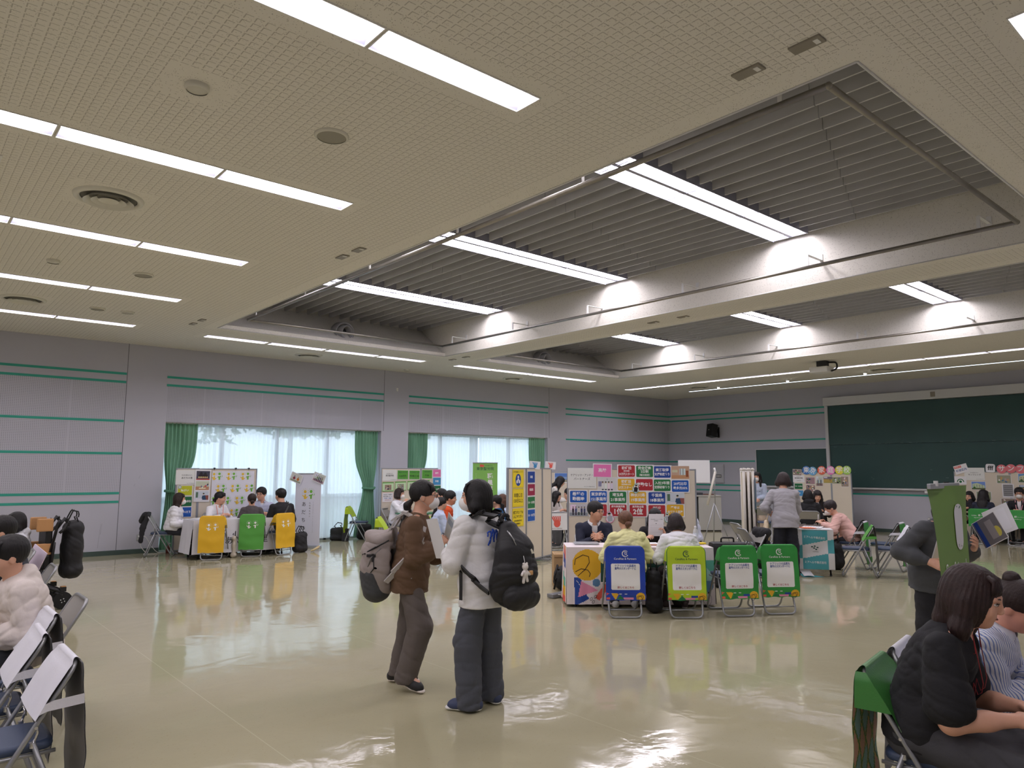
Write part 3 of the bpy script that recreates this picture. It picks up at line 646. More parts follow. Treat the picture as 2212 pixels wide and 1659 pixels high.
q = MB(); q.box((9.67, YW-0.015, 3.635), (0.05, 0.03, 0.09), WHITE, bev=0.005); o = q.build('wall_sensor'); tag(o, 'small white sensor high on the pier between the windows', 'sensor')
def cable(name, pts, r, m, lab, g=None):
    q = MB(); q.tube(fillet(pts, 0.12, 4), r, m, 6); o = q.build(name); return tag(o, lab, 'cable', g)
CW = mat('white_cable', (222, 222, 218), 0.5)
cable('power_cable', [(3.895, YW-0.05, 0.29), (3.93, YW-0.09, 0.12), (4.02, YW-0.12, 0.012), (3.9, YW-0.3, 0.008), (4.15, YW-0.33, 0.008), (4.4, YW-0.2, 0.008), (4.9, YW-0.35, 0.008)], 0.006, CW, 'white cable drooping from the lower plug left of the first window')
cable('power_cable', [(3.90, YW-0.05, 0.33), (3.99, YW-0.10, 0.34), (4.12, YW-0.12, 0.12), (4.2, YW-0.2, 0.008), (4.7, YW-0.28, 0.008)], 0.005, CW, 'white cable arching from the upper plug left of the first window')
cable('power_cable', [(XB-0.05, 7.45, 0.36), (XB-0.06, 7.45, 0.05), (XB-0.2, 7.2, 0.008), (XB-0.5, 6.6, 0.008)], 0.006, CW, 'white cable hanging from the socket under the large chalkboard')
# ================================================================ folding chairs
TUBE_ = mat('grey_tube', (158, 160, 162), 0.35, 0.7); PAD = mat('navy_vinyl', (58, 72, 98), 0.45, bump=(60, 0.0005)); CHR = mat('chrome', (200, 200, 202), 0.15, 0.9); BPLATE = mat('grey_back_plate', (150, 148, 142), 0.5)
HW = 0.205
def chair_frames():
    a = MB(); fx, tx, tz = 0.21, -0.245, 0.775
    loop = fillet([(fx, 0, 0.012), (fx, HW, 0.012), (tx, HW, tz), (tx, 0, tz)], 0.075, 6); full = loop+[(p[0], -p[1], p[2]) for p in loop[-2::-1]]
    a.tube(full[:-1], 0.0115, TUBE_, 8, closed=True)
    b = MB(); h2 = HW-0.024; l2 = fillet([(-0.27, 0, 0.012), (-0.27, h2, 0.012), (-0.10, h2, 0.46)], 0.07, 6)
    b.tube([(p[0], -p[1], p[2]) for p in l2[::-1]]+l2[1:], 0.0115, TUBE_, 8)
    b.tube([(-0.24, -h2, 0.09), (-0.24, h2, 0.09)], 0.006, TUBE_, 6)
    c = MB()
    for s in (-1, 1):
        c.tube([(-0.10, s*h2, 0.45), (-0.115, s*h2, 0.50), (-0.108, s*(HW-0.01), 0.53)], 0.007, CHR, 8); c.cyl((-0.10, s*(h2-0.003), 0.44), (-0.10, s*(h2-0.003), 0.462), 0.0135, CHR)
        c.cyl((-0.103, s*(HW+0.013), 0.53), (-0.103, s*(HW-0.014), 0.53), 0.007, CHR, n=8); c.cyl((0.018, s*(HW+0.013), 0.335), (0.018, s*(HW-0.03), 0.335), 0.007, CHR, n=8)
    d = MB()
    P = []
    for zt in (0.456, 0.450, 0.430, 0.418):
        row = []
        k = {0.456: 0.90, 0.450: 0.985, 0.430: 1.0, 0.418: 0.97}[zt]
        for i in range(24):
            t = 2*math.pi*i/24; e = 0.32; x = math.copysign(abs(math.cos(t))**e, math.cos(t))*0.20*k+0.01; y = math.copysign(abs(math.sin(t))**e, math.sin(t))*0.172*k; row.append((x, y, zt))
        P.append(row)
    n0 = len(d.v); d.grid(P, PAD, closed_u=True); d.add(P[0], [tuple(range(24))], PAD, True); d.add(P[-1], [tuple(range(24))[::-1]], PAD)
    e = MB()
    for s in (-1, 1): e.tube([(-0.19, s*0.17, 0.41), (0.19, s*0.17, 0.405)], 0.009, TUBE_, 6)
    e.tube([(0.19, -0.17, 0.405), (0.19, 0.17, 0.405)], 0.009, TUBE_, 6)
    f = MB(); P = []
    for i in range(7):
        t = i/6; z = 0.60+0.165*t; x0 = 0.21+(-0.455)*(z/0.775)
        P.append([(x0+0.006-0.022*math.cos(math.pi*(j/8-0.5)), (j/8-0.5)*2*(HW-0.008)*(1-0.10*(t > 0.9)-0.06*(t < 0.1)), z) for j in range(9)])
    f.grid(P, BPLATE); f.grid([[(p[0]-0.012, p[1], p[2]) for p in r][::-1] for r in P], BPLATE)
    return dict(front_frame=a, rear_frame=b, hinge=c, seat=d, seat_rail=e, backrest=f)
CHP = {}
def cover_fn(zb, sag=0.0, wave=0.006, seed=0.0, hw=0.222):
    """back sheet of the slip-over cover: (u across, v height) -> 3D, h = offset outwards"""
    def fn(u, v, h=0.0):
        t = (0.78-v); x = -0.268-0.05*t-0.01*math.sin(math.pi*min(max(t/0.6, 0), 1)); w = wave*(0.3+t)
        x += w*math.sin(13*v+6*u+seed)+0.6*w*math.sin(31*v-9*abs(u)+2*seed)
        return (x-h, -u, v-sag*math.cos(u/hw*1.4)*t)
    return fn
def half_width(z, hw, r=0.075, zt=0.80):
    if z < zt-r: return hw
    k = min((z-(zt-r))/r, 1.0); return hw-r*(1-math.sqrt(max(1-k*k, 0)))
def make_cover(parent, color_back, color_front=None, zb=0.20, design=None, seed=0.0, hw=0.222, open_side=True, trim=None, front_z=0.56, inner=None):
    mb = MB(); fn = cover_fn(zb, 0.0, 0.006, seed, hw); cf = color_front or color_back; nz = int((0.775-zb)/0.0075); nu = int(2*hw/0.0075); P = []; zs = [0.775+(zb-0.775)*i/nz for i in range(nz+1)]
    us = [-1+2*j/nu for j in range(nu+1)]
    for z in zs:
        w = half_width(z, hw); P.append([fn(u*w, z+(0.004*math.sin(9*u+seed) if z == zs[-1] else 0)) for u in us])
    def cm(i, j):
        z = (zs[i]+zs[i+1])/2; u = (us[j]+us[j+1])/2*half_width(z, hw)
        if trim and (abs(u) > half_width(z, hw)-0.008 or i >= nz-1): return trim
        return (design(u, z) if design else None) or color_back
    mb.grid(P, color_back, cm=cm)
    if inner is not None: mb.grid([[(p[0]+0.004, p[1], p[2]) for p in r][::-1] for r in P], inner)
    # hood over the top and down the front
    Q = []; na = 8; top = []
    for i in range(na+1):
        a = math.pi*i/na; top.append((-0.252-0.018*math.cos(a)+0.006, 0.775+0.022*math.sin(a)))
    nf = 10
    for i in range(1, nf+1):
        z = 0.775+(front_z-0.775)*i/nf; top.append((0.21-0.455*(z/0.775)+0.024+0.004*math.sin(20*z+seed), z))
    for k, (x, z) in enumerate(top):
        w = half_width(z, hw) if k > 1 else half_width(0.775+0.006*k, hw)
        Q.append([(x+(0.006*(1-u*u) if k > na else 0), -u*w, z) for u in us])
    mb.grid(Q, cf, cm=(lambda i, j: trim if (trim and i >= na+nf-1) else cf))
    # side bands of the hood
    for s in (-1, 1):
        R = []
        for (x, z) in top[na+5:na+10]:
            R.append([(x, s*hw, z), (x-0.03, s*(hw+0.003), z+0.012), (-0.272-0.05*(0.78-z), s*hw, z+0.02)])
        if s == 1: R = [r[::-1] for r in R]
        if open_side: mb.grid(R[-3:], cf)
        else:
            R = [[(x, s*half_width(z, hw), z), (-0.27-0.05*(0.78-z), s*half_width(z, hw), z)] for (x, z) in top[na:na+8]]
            mb.grid(R, cf)
    return mb.build('chair_cover', parent), fn
def chair(x, y, deg, label, group=None, tilt=0, z=0):
    t = thing('folding_chair', label, 'chair', (x, y, z), math.radians(deg), group)
    if not CHP:
        for k, m in chair_frames().items(): CHP[k] = m.build(k, t)
    else:
        for o in CHP.values(): c = o.copy(); COL.objects.link(c); c.parent = t
    return t
def chair_text(parent, fn, items):
    s = Sheet(0, 0, None, fn=fn); s.lev = 0.0022
    for it in items: s.text(*it[0], **it[1])
    return s
INK = mat('black_ink', (24, 24, 26), 0.7); PAPER = mat('white_paper', (226, 226, 228), 0.75); WHP = mat('white_print', (232, 232, 230), 0.7)
RED = mat('print_red', (172, 42, 52), 0.7); GRN = mat('print_green', (38, 118, 66), 0.7); BLU = mat('print_blue', (24, 88, 178), 0.7); NVY = mat('print_navy', (28, 66, 148), 0.7); YEL = mat('print_yellow', (222, 172, 38), 0.7); PNK = mat('print_pink', (226, 118, 178), 0.7); SKY = mat('print_sky', (66, 142, 196), 0.7)
CORAL = mat('print_coral', (222, 92, 78), 0.7); PALEP = mat('print_pale_pink', (218, 138, 168), 0.7); SLATE = mat('print_slate', (92, 132, 172), 0.7); MINT = mat('print_mint', (96, 172, 152), 0.7); FOREST = mat('print_forest', (28, 74, 64), 0.7)
# colours of the slip covers
FB = (220, 0.0012)
def fabric(name, rgb, r=0.75): return mat(name, rgb, r, bump=(90, 0.0012), tint=(4, 0.04))
CB_BLUE = fabric('cover_blue', (26, 62, 168), 0.5); CB_LIME = fabric('cover_lime', (176, 204, 38), 0.55); CB_GREEN = fabric('cover_green', (44, 142, 58), 0.5); CB_YEL = fabric('cover_yellow', (226, 178, 34), 0.6); CB_WHITE = fabric('cover_white', (218, 218, 226), 0.75); CB_SUN = fabric('cover_leaf_green', (84, 162, 66), 0.6)
def in_tri(p, a, b, c):
    def s(p1, p2, p3): return (p1[0]-p3[0])*(p2[1]-p3[1])-(p2[0]-p3[0])*(p1[1]-p3[1])
    d = (s(p, a, b) < 0, s(p, b, c) < 0, s(p, c, a) < 0); return d[0] == d[1] == d[2]
def care_design(base, logo, text_m):
    def f(u, v):
        # rounded white panel
        if abs(u) < 0.16 and 0.315 < v < 0.605:
            r = 0.02; du, dv = max(abs(u)-(0.16-r), 0), max(abs(v-0.46)-(0.145-r), 0)
            if du*du+dv*dv < r*r: return WHP
        if v < 0.285:
            p = (u, v)
            if in_tri(p, (-0.165, 0.28), (-0.075, 0.275), (-0.115, 0.205)): return YEL
            if in_tri(p, (-0.115, 0.205), (-0.06, 0.262), (-0.01, 0.205)): return GRN
            if -0.03 < u < 0.09 and 0.205 < v < 0.235: return PALEP
            if 0.045 < u < 0.115 and 0.235 < v < 0.26: return NVY
            if (u-0.165)**2+(v-0.235)**2 < 0.052**2: return YEL
            if in_tri(p, (-0.22, 0.29), (-0.22, 0.255), (-0.185, 0.275)) or (abs(u+0.195) < 0.02 and 0.212 < v < 0.238): return CORAL
        return None
    return f
def logo_arc(s, cx, cy, r, m):
    s.ring(cx, cy, r, r*0.16, m, a0=40, a1=330); s.ring(cx-r*0.15, cy-r*0.02, r*0.72, r*0.12, m, a0=60, a1=290)
    s.line([(cx-r*0.1, cy+r*0.5), (cx-r*0.05, cy-r*0.25), (cx+r*0.25, cy-r*0.25)], r*0.14, m); s.ring(cx+r*0.3, cy+r*0.22, r*0.28, r*0.13, m, a0=-60, a1=180); s.line([(cx+r*0.15, cy), (cx+r*0.95, cy-r*0.75)], r*0.15, m)
    return s
def care_chair(x, y, deg, lab, base, ink, tm, seed):
    t = chair(x, y, deg, lab, 'logo-covered folding chairs in front of the patterned table')
    o, fn = make_cover(t, base, zb=0.205, design=care_design(base, ink, tm), seed=seed, open_side=False, trim=base if base is not CB_LIME else GRN)
    s = Sheet(0, 0, None, fn=fn); s.lev = 0.002; logo_arc(s, 0, 0.712, 0.034, ink)
    s.text('CareRitz & Partners', 0, 0.655, 0.031, ink, 0.004, fit=0.33, sp=1.0)
    s.text('ケアリッツの品質を', 0, 0.578, 0.030, tm, 0.012, fit=0.24); s.text('業界のスタンダードに', 0, 0.548, 0.030, tm, 0.012, fit=0.24)
    s.text('詳しくはこちら', 0, 0.343, 0.027, RED, 0.012, fit=0.19)
    s.ring(0.165, 0.232, 0.034, 0.004, INK, 0.02, rot=0.5); s.ring(0.15, 0.222, 0.03, 0.004, INK, 0.03)
    s.disc(-0.06, 0.272, 0.017, WHP, 0.004); s.disc(0.0, 0.272, 0.017, WHP, 0.004)
    s.build('cover_print', o); return t
def sprout(s, cx, cy, h, m, kind):
    """round-headed sprout figure with a ring of dots"""
    r = h*0.15; hy = cy+h*0.22; s.disc(cx, hy, r, m, n=14)
    for k in range(7):
        a = math.radians(-20+220*k/6); s.disc(cx+h*0.30*math.cos(a), hy+h*0.28*math.sin(a), h*0.028, m, n=6)
    b = cy-h*0.48
    if kind == 0: s.poly([(cx-h*.10, b), (cx+h*.08, b), (cx+h*.30, b+h*.22), (cx+h*.24, b+h*.27), (cx+h*.09, b+h*.17), (cx+h*.09, b+h*.45), (cx-h*.05, b+h*.45), (cx-h*.08, b+h*.28), (cx-h*.26, b+h*.38), (cx-h*.30, b+h*.31), (cx-h*.12, b+h*.18)], m)
    else:
        s.poly([(cx-h*.08, b), (cx+h*.09, b), (cx+h*.10, b+h*.30), (cx+h*.22, b+h*.44), (cx+h*.15, b+h*.48), (cx+h*.05, b+h*.40), (cx-h*.05, b+h*.42), (cx-h*.24, b+h*.34), (cx-h*.22, b+h*.26), (cx-h*.08, b+h*.28)], m); s.poly([(cx+h*.26, b+h*.30), (cx+h*.31, b+h*.30), (cx+h*.40, b+h*.50), (cx+h*.34, b+h*.50)], m)
def sprout_chair(x, y, deg, lab, base, seed):
    t = chair(x, y, deg, lab, 'sprout-print covered chairs by the first window'); o, fn = make_cover(t, base, zb=0.14, seed=seed, open_side=False, trim=base, hw=0.225)
    s = Sheet(0, 0, None, fn=fn); s.lev = 0.002; sprout(s, -0.055, 0.60, 0.14, WHP, 0); sprout(s, 0.06, 0.605, 0.14, WHP, 1); s.build('cover_print', o); return t
care_chair(6.60, 5.715, 49.5, 'folding chair in a royal blue cover, at left end of the patterned table', CB_BLUE, WHP, NVY, 0.3)
care_chair(7.115, 5.265, 50, 'folding chair in a bright lime cover beside the blue one', CB_LIME, FOREST, NVY, 1.7)
care_chair(7.64, 4.96, 55, 'empty green-covered chair next to the lime one', CB_GREEN, WHP, NVY, 3.1)
care_chair(8.12, 4.72, 54, 'empty green-covered chair farthest right in the row of four', CB_GREEN, WHP, NVY, 4.9)
sprout_chair(4.76, 13.92, 57.4, 'empty yellow-covered chair left of the green one by the window booth', CB_YEL, 0.4)
sprout_chair(5.51, 14.0, 60, 'leaf-green covered chair under the woman with a low bun', CB_SUN, 2.2)
sprout_chair(5.93, 13.97, 105, 'yellow-covered chair under the person in black with a strap', CB_YEL, 3.9)
chair(4.12, 14.96, -22, 'plain folding chair by the socket with a black jacket over its back')
chair(5.08, 14.80, -90, 'navy folding chair under the woman with the pink lanyard'); chair(5.97, 14.84, -90, 'navy folding chair under the man in glasses by the window')
chair(7.44, 6.97, -130.5, 'navy folding chair under the man in the dark suit'); chair(8.10, 6.42, -130.5, 'navy folding chair under the woman holding a sheet of paper')
# plain lime-covered chair by the windows
t = chair(8.44, 15.24, -40, 'lime-covered folding chair standing empty among black bags by the window'); make_cover(t, CB_LIME, zb=0.20, seed=5.0, open_side=False)
# right-hand booth: white and green covered chairs
def wg_chair(x, y, deg, lab, back, front, seed, zb=0.10):
    t = chair(x, y, deg, lab, 'white and green covered chairs at the checked-banner table')
    def ds(u, v):
        if back is CB_GREEN: return CB_WHITE if v < 0.5+0.05*math.sin(20*u) and v > 0.2 and u > 0.02 else None
        return GRN if ((u-0.06)**2+(v-0.58)**2 < 0.03**2 or (u+0.01)**2+(v-0.54)**2 < 0.022**2) else None
    o, fn = make_cover(t, back, front, zb=zb, design=ds, seed=seed, inner=mat('cover_lining_grey', (112, 110, 108), 0.8)); return t
wg_chair(12.66, 5.84, 104, 'white-hooded chair under the masked woman in a pink top', CB_GREEN, CB_WHITE, 1.0)
wg_chair(11.77, 5.33, 117, 'chair with a green front flap and long white back cover', CB_WHITE, CB_SUN, 2.0)
wg_chair(12.86, 5.33, 100, 'white-hooded chair with green back, second from the right of the empty ones', CB_GREEN, CB_WHITE, 3.0)
wg_chair(12.11, 4.93, 116, 'white-hooded chair at far right of the empty ones, its long grey lining showing', CB_WHITE, CB_WHITE, 4.0, 0.16)
chair(15.46, 7.98, 25, 'plain grey-backed folding chair under the person in a black hoodie')
chair(15.9, 9.35, 28, 'empty grey-backed folding chair behind the hanging poster panels'); chair(10.05, 6.02, -38, 'empty folding chair seen side-on beside the poster panels, nearer one'); chair(11.0, 6.75, -35, 'empty folding chair seen side-on beside the poster panels, farther one')
def short_cover(x, y, deg, lab, seed):
    t = chair(x, y, deg, lab, 'green-covered chairs at the far right booth'); o, fn = make_cover(t, CB_GREEN, zb=0.40, seed=seed, open_side=False)
    s = Sheet(0, 0, None, fn=fn); s.lev = 0.002; s.text('fff', 0, 0.645, 0.06, WHP, 0.01); s.text('社会福祉', -0.105, 0.64, 0.026, WHP); s.text('サンフレンズ', 0.11, 0.64, 0.026, WHP); s.text('http://www.fff.or.jp', 0, 0.595, 0.028, WHP, fit=0.34); s.build('cover_print', o); return t
short_cover(19.30, 5.80, 3, 'green-covered chair under the long-haired woman at the far right booth', 0.5); short_cover(19.33, 5.10, 2, 'empty green-covered chair with white lettering at the far right booth', 2.5)
chair(20.0, 6.05, 180, 'folding chair under the woman resting her chin at the far right booth'); chair(20.0, 5.1, 182, 'folding chair under the masked man at the far right booth')
# left foreground: white covers with a painted flower print
P_OR = mat('print_orange', (226, 160, 40), 0.7); P_MAG = mat('print_magenta', (206, 66, 120), 0.7); P_TL = mat('print_teal', (40, 128, 122), 0.7); P_DK = mat('print_charcoal', (60, 58, 66), 0.7); P_CR = mat('print_cream', (232, 214, 120), 0.7)
def flower(u, v):
    if v > 0.66 or v < 0.22 or abs(u) > 0.20: return None
    n = math.sin(17*u+4*math.sin(9*v))+math.sin(23*v+3*math.sin(14*u)); d = (u+0.03)**2+(v-0.45)**2
    if d < 0.055**2+0.001*math.sin(40*u+31*v): return P_OR
    if n > 1.0: return P_MAG
    if n > 0.45: return P_CR
    if n > -0.2: return P_DK
    if n > -0.8: return P_TL
    if n > -1.1: return SLATE
    return None
for x, y, dg, lab, sd in ((0.49, 4.06, 180, 'white flower-print covered chair nearest the camera at left', 0.7), (0.47, 4.71, 178, 'white flower-print covered chair, middle of the three at left', 2.1), (0.60, 5.27, 180, 'white flower-print covered chair, farthest of the three at left', 3.3)):
    t = chair(x, y, dg, lab, 'white flower-print covered chairs at left'); make_cover(t, CB_WHITE, zb=0.16, design=flower, seed=sd, open_side=True, inner=mat('cover_lining_grey', (112, 110, 108), 0.8))
chair(0.86, 5.80, 180, 'folding chair under the person in the cream hoodie'); chair(1.0, 7.80, 178, 'folding chair under the dark-clothed person at left')
# right foreground pair
def tropic(u, v):
    if v > 0.66: return None
    a = math.sin(26*u+14*v); b = math.sin(26*u-17*v+1)
    if abs(a) < 0.22 or abs(b) < 0.22: return mat('print_vine_green', (96, 140, 70), 0.7)
    return mat('print_peach', (226, 178, 148), 0.7) if a*b > 0.25 else (mat('print_aqua', (150, 196, 186), 0.7) if a*b < -0.2 else mat('print_sand', (224, 196, 110), 0.7))
t = chair(3.56, 1.30, -80, 'green satin covered chair under the woman in black at the right edge'); make_cover(t, fabric('cover_satin_green', (62, 128, 58), 0.35), zb=0.12, design=tropic, seed=1.0, trim=mat('piping_pale_green', (170, 210, 160), 0.6), open_side=False)
t = chair(4.02, 1.36, -80, 'white-covered chair under the woman in the striped shirt'); make_cover(t, CB_WHITE, zb=0.2, seed=2.0)
# chairs round the middle booth
t = chair(7.30, 10.55, -12, 'folding chair under the woman in the pale blue shirt'); t2 = chair(7.85, 11.05, -20, 'lime-covered chair under the man in the orange jacket'); make_cover(t2, CB_LIME, zb=0.3, seed=3.0, open_side=False)
chair(8.35, 11.95, 165, 'folding chair under the person turned to the window'); chair(8.72, 10.30, 120, 'folding chair under the woman with a ponytail'); chair(9.15, 10.75, 150, 'folding chair under the brown-haired woman beside the yellow notices'); chair(8.0, 9.85, 75, 'folding chair under the person in a black jacket hidden behind the pair'); t = chair(7.05, 11.5, -40, 'lime-covered folding chair behind the woman in pale blue'); make_cover(t, CB_LIME, zb=0.2, seed=1.5, open_side=False)
chair(8.75, 14.15, -60, 'folding chair under the masked woman at the green table'); chair(11.5, 12.0, -100, 'folding chair under the seated woman seen through the gap'); chair(11.35, 11.42, 160, 'folding chair under the grey-suited person seen through the gap')
chair(10.75, 11.1, 62, 'folding chair with a hand-print poster on its back, seen through the gap')

# ================================================================ tables
TOPW = mat('table_top_white', (214, 212, 206), 0.4); TOPG = mat('table_top_green', (56, 120, 84), 0.45); BLK = mat('black_metal', (28, 28, 30), 0.45, 0.3)
def table(name, x, y, deg, L_, Wd, H_, top, leg, lab, style='t'):
    t = thing(name, lab, 'table', (x, y, 0), math.radians(deg)); q = MB(); q.box((0, 0, H_-0.015), (L_, Wd, 0.03), top, bev=0.006); q.build('table_top', t)
    for sx in (-1, 1):
        for sy in (-1, 1):
            q = MB(); a = (sx*(L_/2-0.14), sy*(Wd/2-0.06), H_-0.03); b = (sx*(L_/2-0.10), sy*(Wd/2-0.03), 0.012); q.tube([a, b], 0.014, leg, 8); q.cyl((b[0], b[1], 0), (b[0], b[1], 0.03), 0.018, BLK); q.build('leg', t)
        q = MB(); q.tube([(sx*(L_/2-0.12), -(Wd/2-0.05), 0.25), (sx*(L_/2-0.12), Wd/2-0.05, 0.25)], 0.009, leg, 6); q.build('brace', t)
    return t
def cloth(name, x, y, deg, L_, Wd, H_, zb, m, lab, back=True, flare=0.03, design=None, seed=0, step=0.012):
    """cloth over a table: top and hanging sides with soft folds.  front side = local -y"""
    t = thing(name, lab, 'tablecloth', (x, y, 0), math.radians(deg)); q = MB(); a, b = L_/2+0.006, Wd/2+0.006; q.box((0, 0, H_+0.003), (2*a, 2*b, 0.006), m)
    def ff(side):
        def fn(u, v, h=0.0):
            k = (H_-v)/(H_-zb); fl = flare*k; w = 0.010*k*math.sin(u*17+seed+1.5*math.sin(u*6))+0.006*k*math.sin(u*41+seed)
            if side == 'f': return (u*(1+fl*0.3), -b-fl*0.6-w-h, v)
            if side == 'b': return (-u*(1+fl*0.3), b+fl*0.6+w+h, v)
            if side == 'l': return (-a-fl*0.8-w-h, -u*(1+fl), v)
            return (a+fl*0.8+w+h, u*(1+fl), v)
        return fn
    out = {}
    for side, hw in (('f', a), ('l', b), ('r', b)) + ((('b', a),) if back else ()):
        fn = ff(side); out[side] = fn; st = step if (design and side in design) else 0.05; nu = max(int(2*hw/st), 6); nv = max(int((H_-zb)/st), 6)
        us = [-hw+2*hw*j/nu for j in range(nu+1)]; vs_ = [H_+(zb-H_)*i/nv for i in range(nv+1)]; d = (design or {}).get(side)
        q.grid([[fn(u, v) for u in us] for v in vs_], m, cm=(lambda i, j, d=d: (d((us[j]+us[j+1])/2, (vs_[i]+vs_[i+1])/2) or m)) if d else None)
    o = q.build('cloth', t); return t, out
TCW = fabric('tablecloth_white', (214, 214, 222), 0.8); TCP = fabric('tablecloth_offwhite', (222, 212, 214), 0.8)
# window booth table
table('folding_table', 5.27, 14.24, 0, 1.80, 0.58, 0.70, TOPW, BLK, 'folding table hidden under the white cloth by the first window')
t, fn = cloth('tablecloth', 5.27, 14.24, 0, 1.80, 0.58, 0.70, 0.10, TCW, 'white lettered tablecloth on the table by the first window', flare=0.07)
s = Sheet(0, 0, None, fn=fn['f']); s.lev = 0.003; s.text('あだちの里', 0.07, 0.31, 0.155, INK, 0.0, sp=1.12); s.build('cloth_print', t)
# patterned table in the middle
tx, ty, ta = 7.09+0.65*0.28, 5.84+0.76*0.28, -40.5
def care_front(u, v):
    z = v; x = u+0.88
    if 0.40 < x < 1.36 and 0.30 < z < 0.56: return FOREST
    if (x-0.235)**2+(z-0.50)**2 < 0.185**2 and x > 0.06: return YEL
    if (x-0.43)**2+(z-0.615)**2 < 0.048**2: return CORAL
    if abs(x-0.47) < 0.075 and abs(z-0.47) < 0.085 and math.sin(60*x)+math.sin(52*z) > -1.1: return MINT
    if (x-0.345)**2+(z-0.29)**2 < 0.048**2: return SLATE
    if in_tri((x, z), (0.16, 0.31), (0.12, 0.12), (0.37, 0.20)): return PALEP
    c, s_ = math.cos(0.95), math.sin(0.95); dx, dz = x-0.43, z-0.20; p, q_ = dx*c+dz*s_, -dx*s_+dz*c
    if abs(p) < 0.13 and abs(q_) < 0.032: return CORAL
    if in_tri((x, z), (0.075, 0.35), (0.085, 0.02), (0.26, 0.10)) or in_tri((x, z), (0.075, 0.35), (0.22, 0.18), (0.15, 0.35)): return NVY
    if 1.58 < x and 0.42 < z < 0.56 and z > 0.56-(x-1.58)*0.9: return MINT
    if (x-1.70)**2+(z-0.40)**2 < 0.085**2: return mat('print_pale_aqua', (158, 198, 196), 0.7)
    if (x-1.67)**2+(z-0.27)**2 < 0.09**2: return SLATE
    if in_tri((x, z), (1.58, 0.34), (1.60, 0.12), (1.68, 0.16)): return NVY
    if (x-1.70)**2+(z-0.175)**2 < 0.018**2: return INK
    return None
def care_side(u, v):
    k = int((v-0.02)*9+u*2) % 5
    return (CORAL, YEL, MINT, None, NVY)[k] if 0.14 > abs(u) > 0.03 else None
table('folding_table', tx, ty, ta, 1.78, 0.56, 0.705, TOPW, BLK, 'folding table hidden under the colourful patterned cloth')
t, fn = cloth('tablecloth', tx, ty, ta, 1.78, 0.56, 0.705, 0.035, TCP, 'off-white tablecloth printed with bright geometric shapes', flare=0.02, design={'f': care_front, 'l': care_side}, step=0.009)
s = Sheet(0, 0, None, fn=fn['f']); s.lev = 0.004
s.text('CareRitz & Partners', 0.02, 0.43, 0.115, WHP, 0.004, fit=0.86)
s.line([(-0.80+0.0, 0.50), (-0.79, 0.57), (-0.70, 0.62), (-0.63, 0.60), (-0.62, 0.53), (-0.67, 0.45), (-0.76, 0.37)], 0.008, INK); s.line([(-0.79, 0.42), (-0.72, 0.455), (-0.64, 0.44), (-0.61, 0.40), (-0.62, 0.36)], 0.008, INK)
for x_, z_ in ((-0.60, 0.10), (-0.55, 0.125), (-0.575, 0.065)): s.ring(x_, z_, 0.012, 0.005, INK, 0.02, rot=-0.5)
s.ring(0.80, 0.10, 0.05, 0.005, mat('print_grey', (150, 150, 150), 0.7), 0.07); s.build('cloth_print', t)
# middle booth: small green-topped tables
table('small_table', 9.0, 13.62, -10, 0.9, 0.45, 0.70, TOPG, BLK, 'small green-topped table with black legs in front of the masked woman'); table('small_table', 8.15, 10.45, 60, 0.9, 0.45, 0.70, TOPG, BLK, 'green-topped table in the middle of the seated group')
table('folding_table', 11.75, 11.75, -30, 1.2, 0.45, 0.70, TOPW, BLK, 'folding table seen through the gap beside the panels')
# checked-banner table
table('folding_table', 11.86, 6.12, 32, 1.5, 0.50, 0.70, mat('table_top_dark', (72, 52, 46), 0.5), BLK, 'dark folding table carrying the teal checked banner cloth')
# dark hanging skirt panel of that table and the checked cloth
q = MB(); q.box((-0.70, 0, 0.40), (0.02, 0.44, 0.50), mat('table_modesty_dark', (54, 36, 34), 0.7)); o = q.build('modesty_panel', bpy.data.objects['folding_table.003'] if 'folding_table.003' in bpy.data.objects else None)
TEALC = fabric('banner_teal', (70, 152, 160), 0.7); WCL = fabric('banner_white', (206, 206, 208), 0.7)
t = thing('checked_banner', 'teal and white checked banner cloth hanging over the table end', 'banner', (11.86, 6.12, 0), math.radians(32)); q = MB()
def cbf(u, v, h=0.0):
    k = (0.715-v); return (-0.765-0.03*k-0.012*math.sin(9*u+14*k)-h, -u-0.03*k*(u > 0)*u, v-0.04*k*(u+0.25)*0)
us = [-0.27+0.54*j/54 for j in range(55)]; vv = [0.715-0.60*i/60 for i in range(61)]
def chk(i, j):
    u = us[j]; v = vv[i]-0.05*math.sin(5*u); a = 0 if u < -0.19 else (1 if u < 0.17 else 2); b = 0 if v > 0.53 else (1 if v > 0.325 else 2); return TEALC if (a+b) % 2 == 1 else WCL
q.grid([[cbf(u, v) for u in us] for v in vv], TEALC, cm=chk); q.box((-0.55, 0, 0.722), (0.42, 0.54, 0.01), WCL)
q.grid([[(-0.78-0.02*i+0.05*math.sin(i), 0.27-0.05*j-0.02*i, 0.12-0.025*i+0.01*math.sin(j)) for j in range(4)] for i in range(5)], WCL)
q.add([(-0.86, 0.22, 0.012), (-0.80, -0.12, 0.006), (-0.92, 0.20, 0.004), (-0.80, 0.26, 0.05)], [(0, 1, 2), (0, 3, 1)], TEALC); q.build('cloth', t)
s = Sheet(0, 0, None, fn=cbf); s.lev = 0.004; s.text('ミアヘルサ株式会社', -0.01, 0.60, 0.042, WHP, 0.006, fit=0.31, rot=-0.06); s.text('ミアヘルサ株式会社', -0.01, 0.22, 0.042, WHP, 0.006, fit=0.31)
for a_, b_ in ((-0.05, 0.46), (-0.02, 0.44), (0.01, 0.42), (-0.01, 0.47), (0.03, 0.45)): s.disc(a_, b_, 0.016, FOREST, 0.01)
s.text('miahelsa', 0.0, 0.385, 0.025, INK); s.build('cloth_print', t)
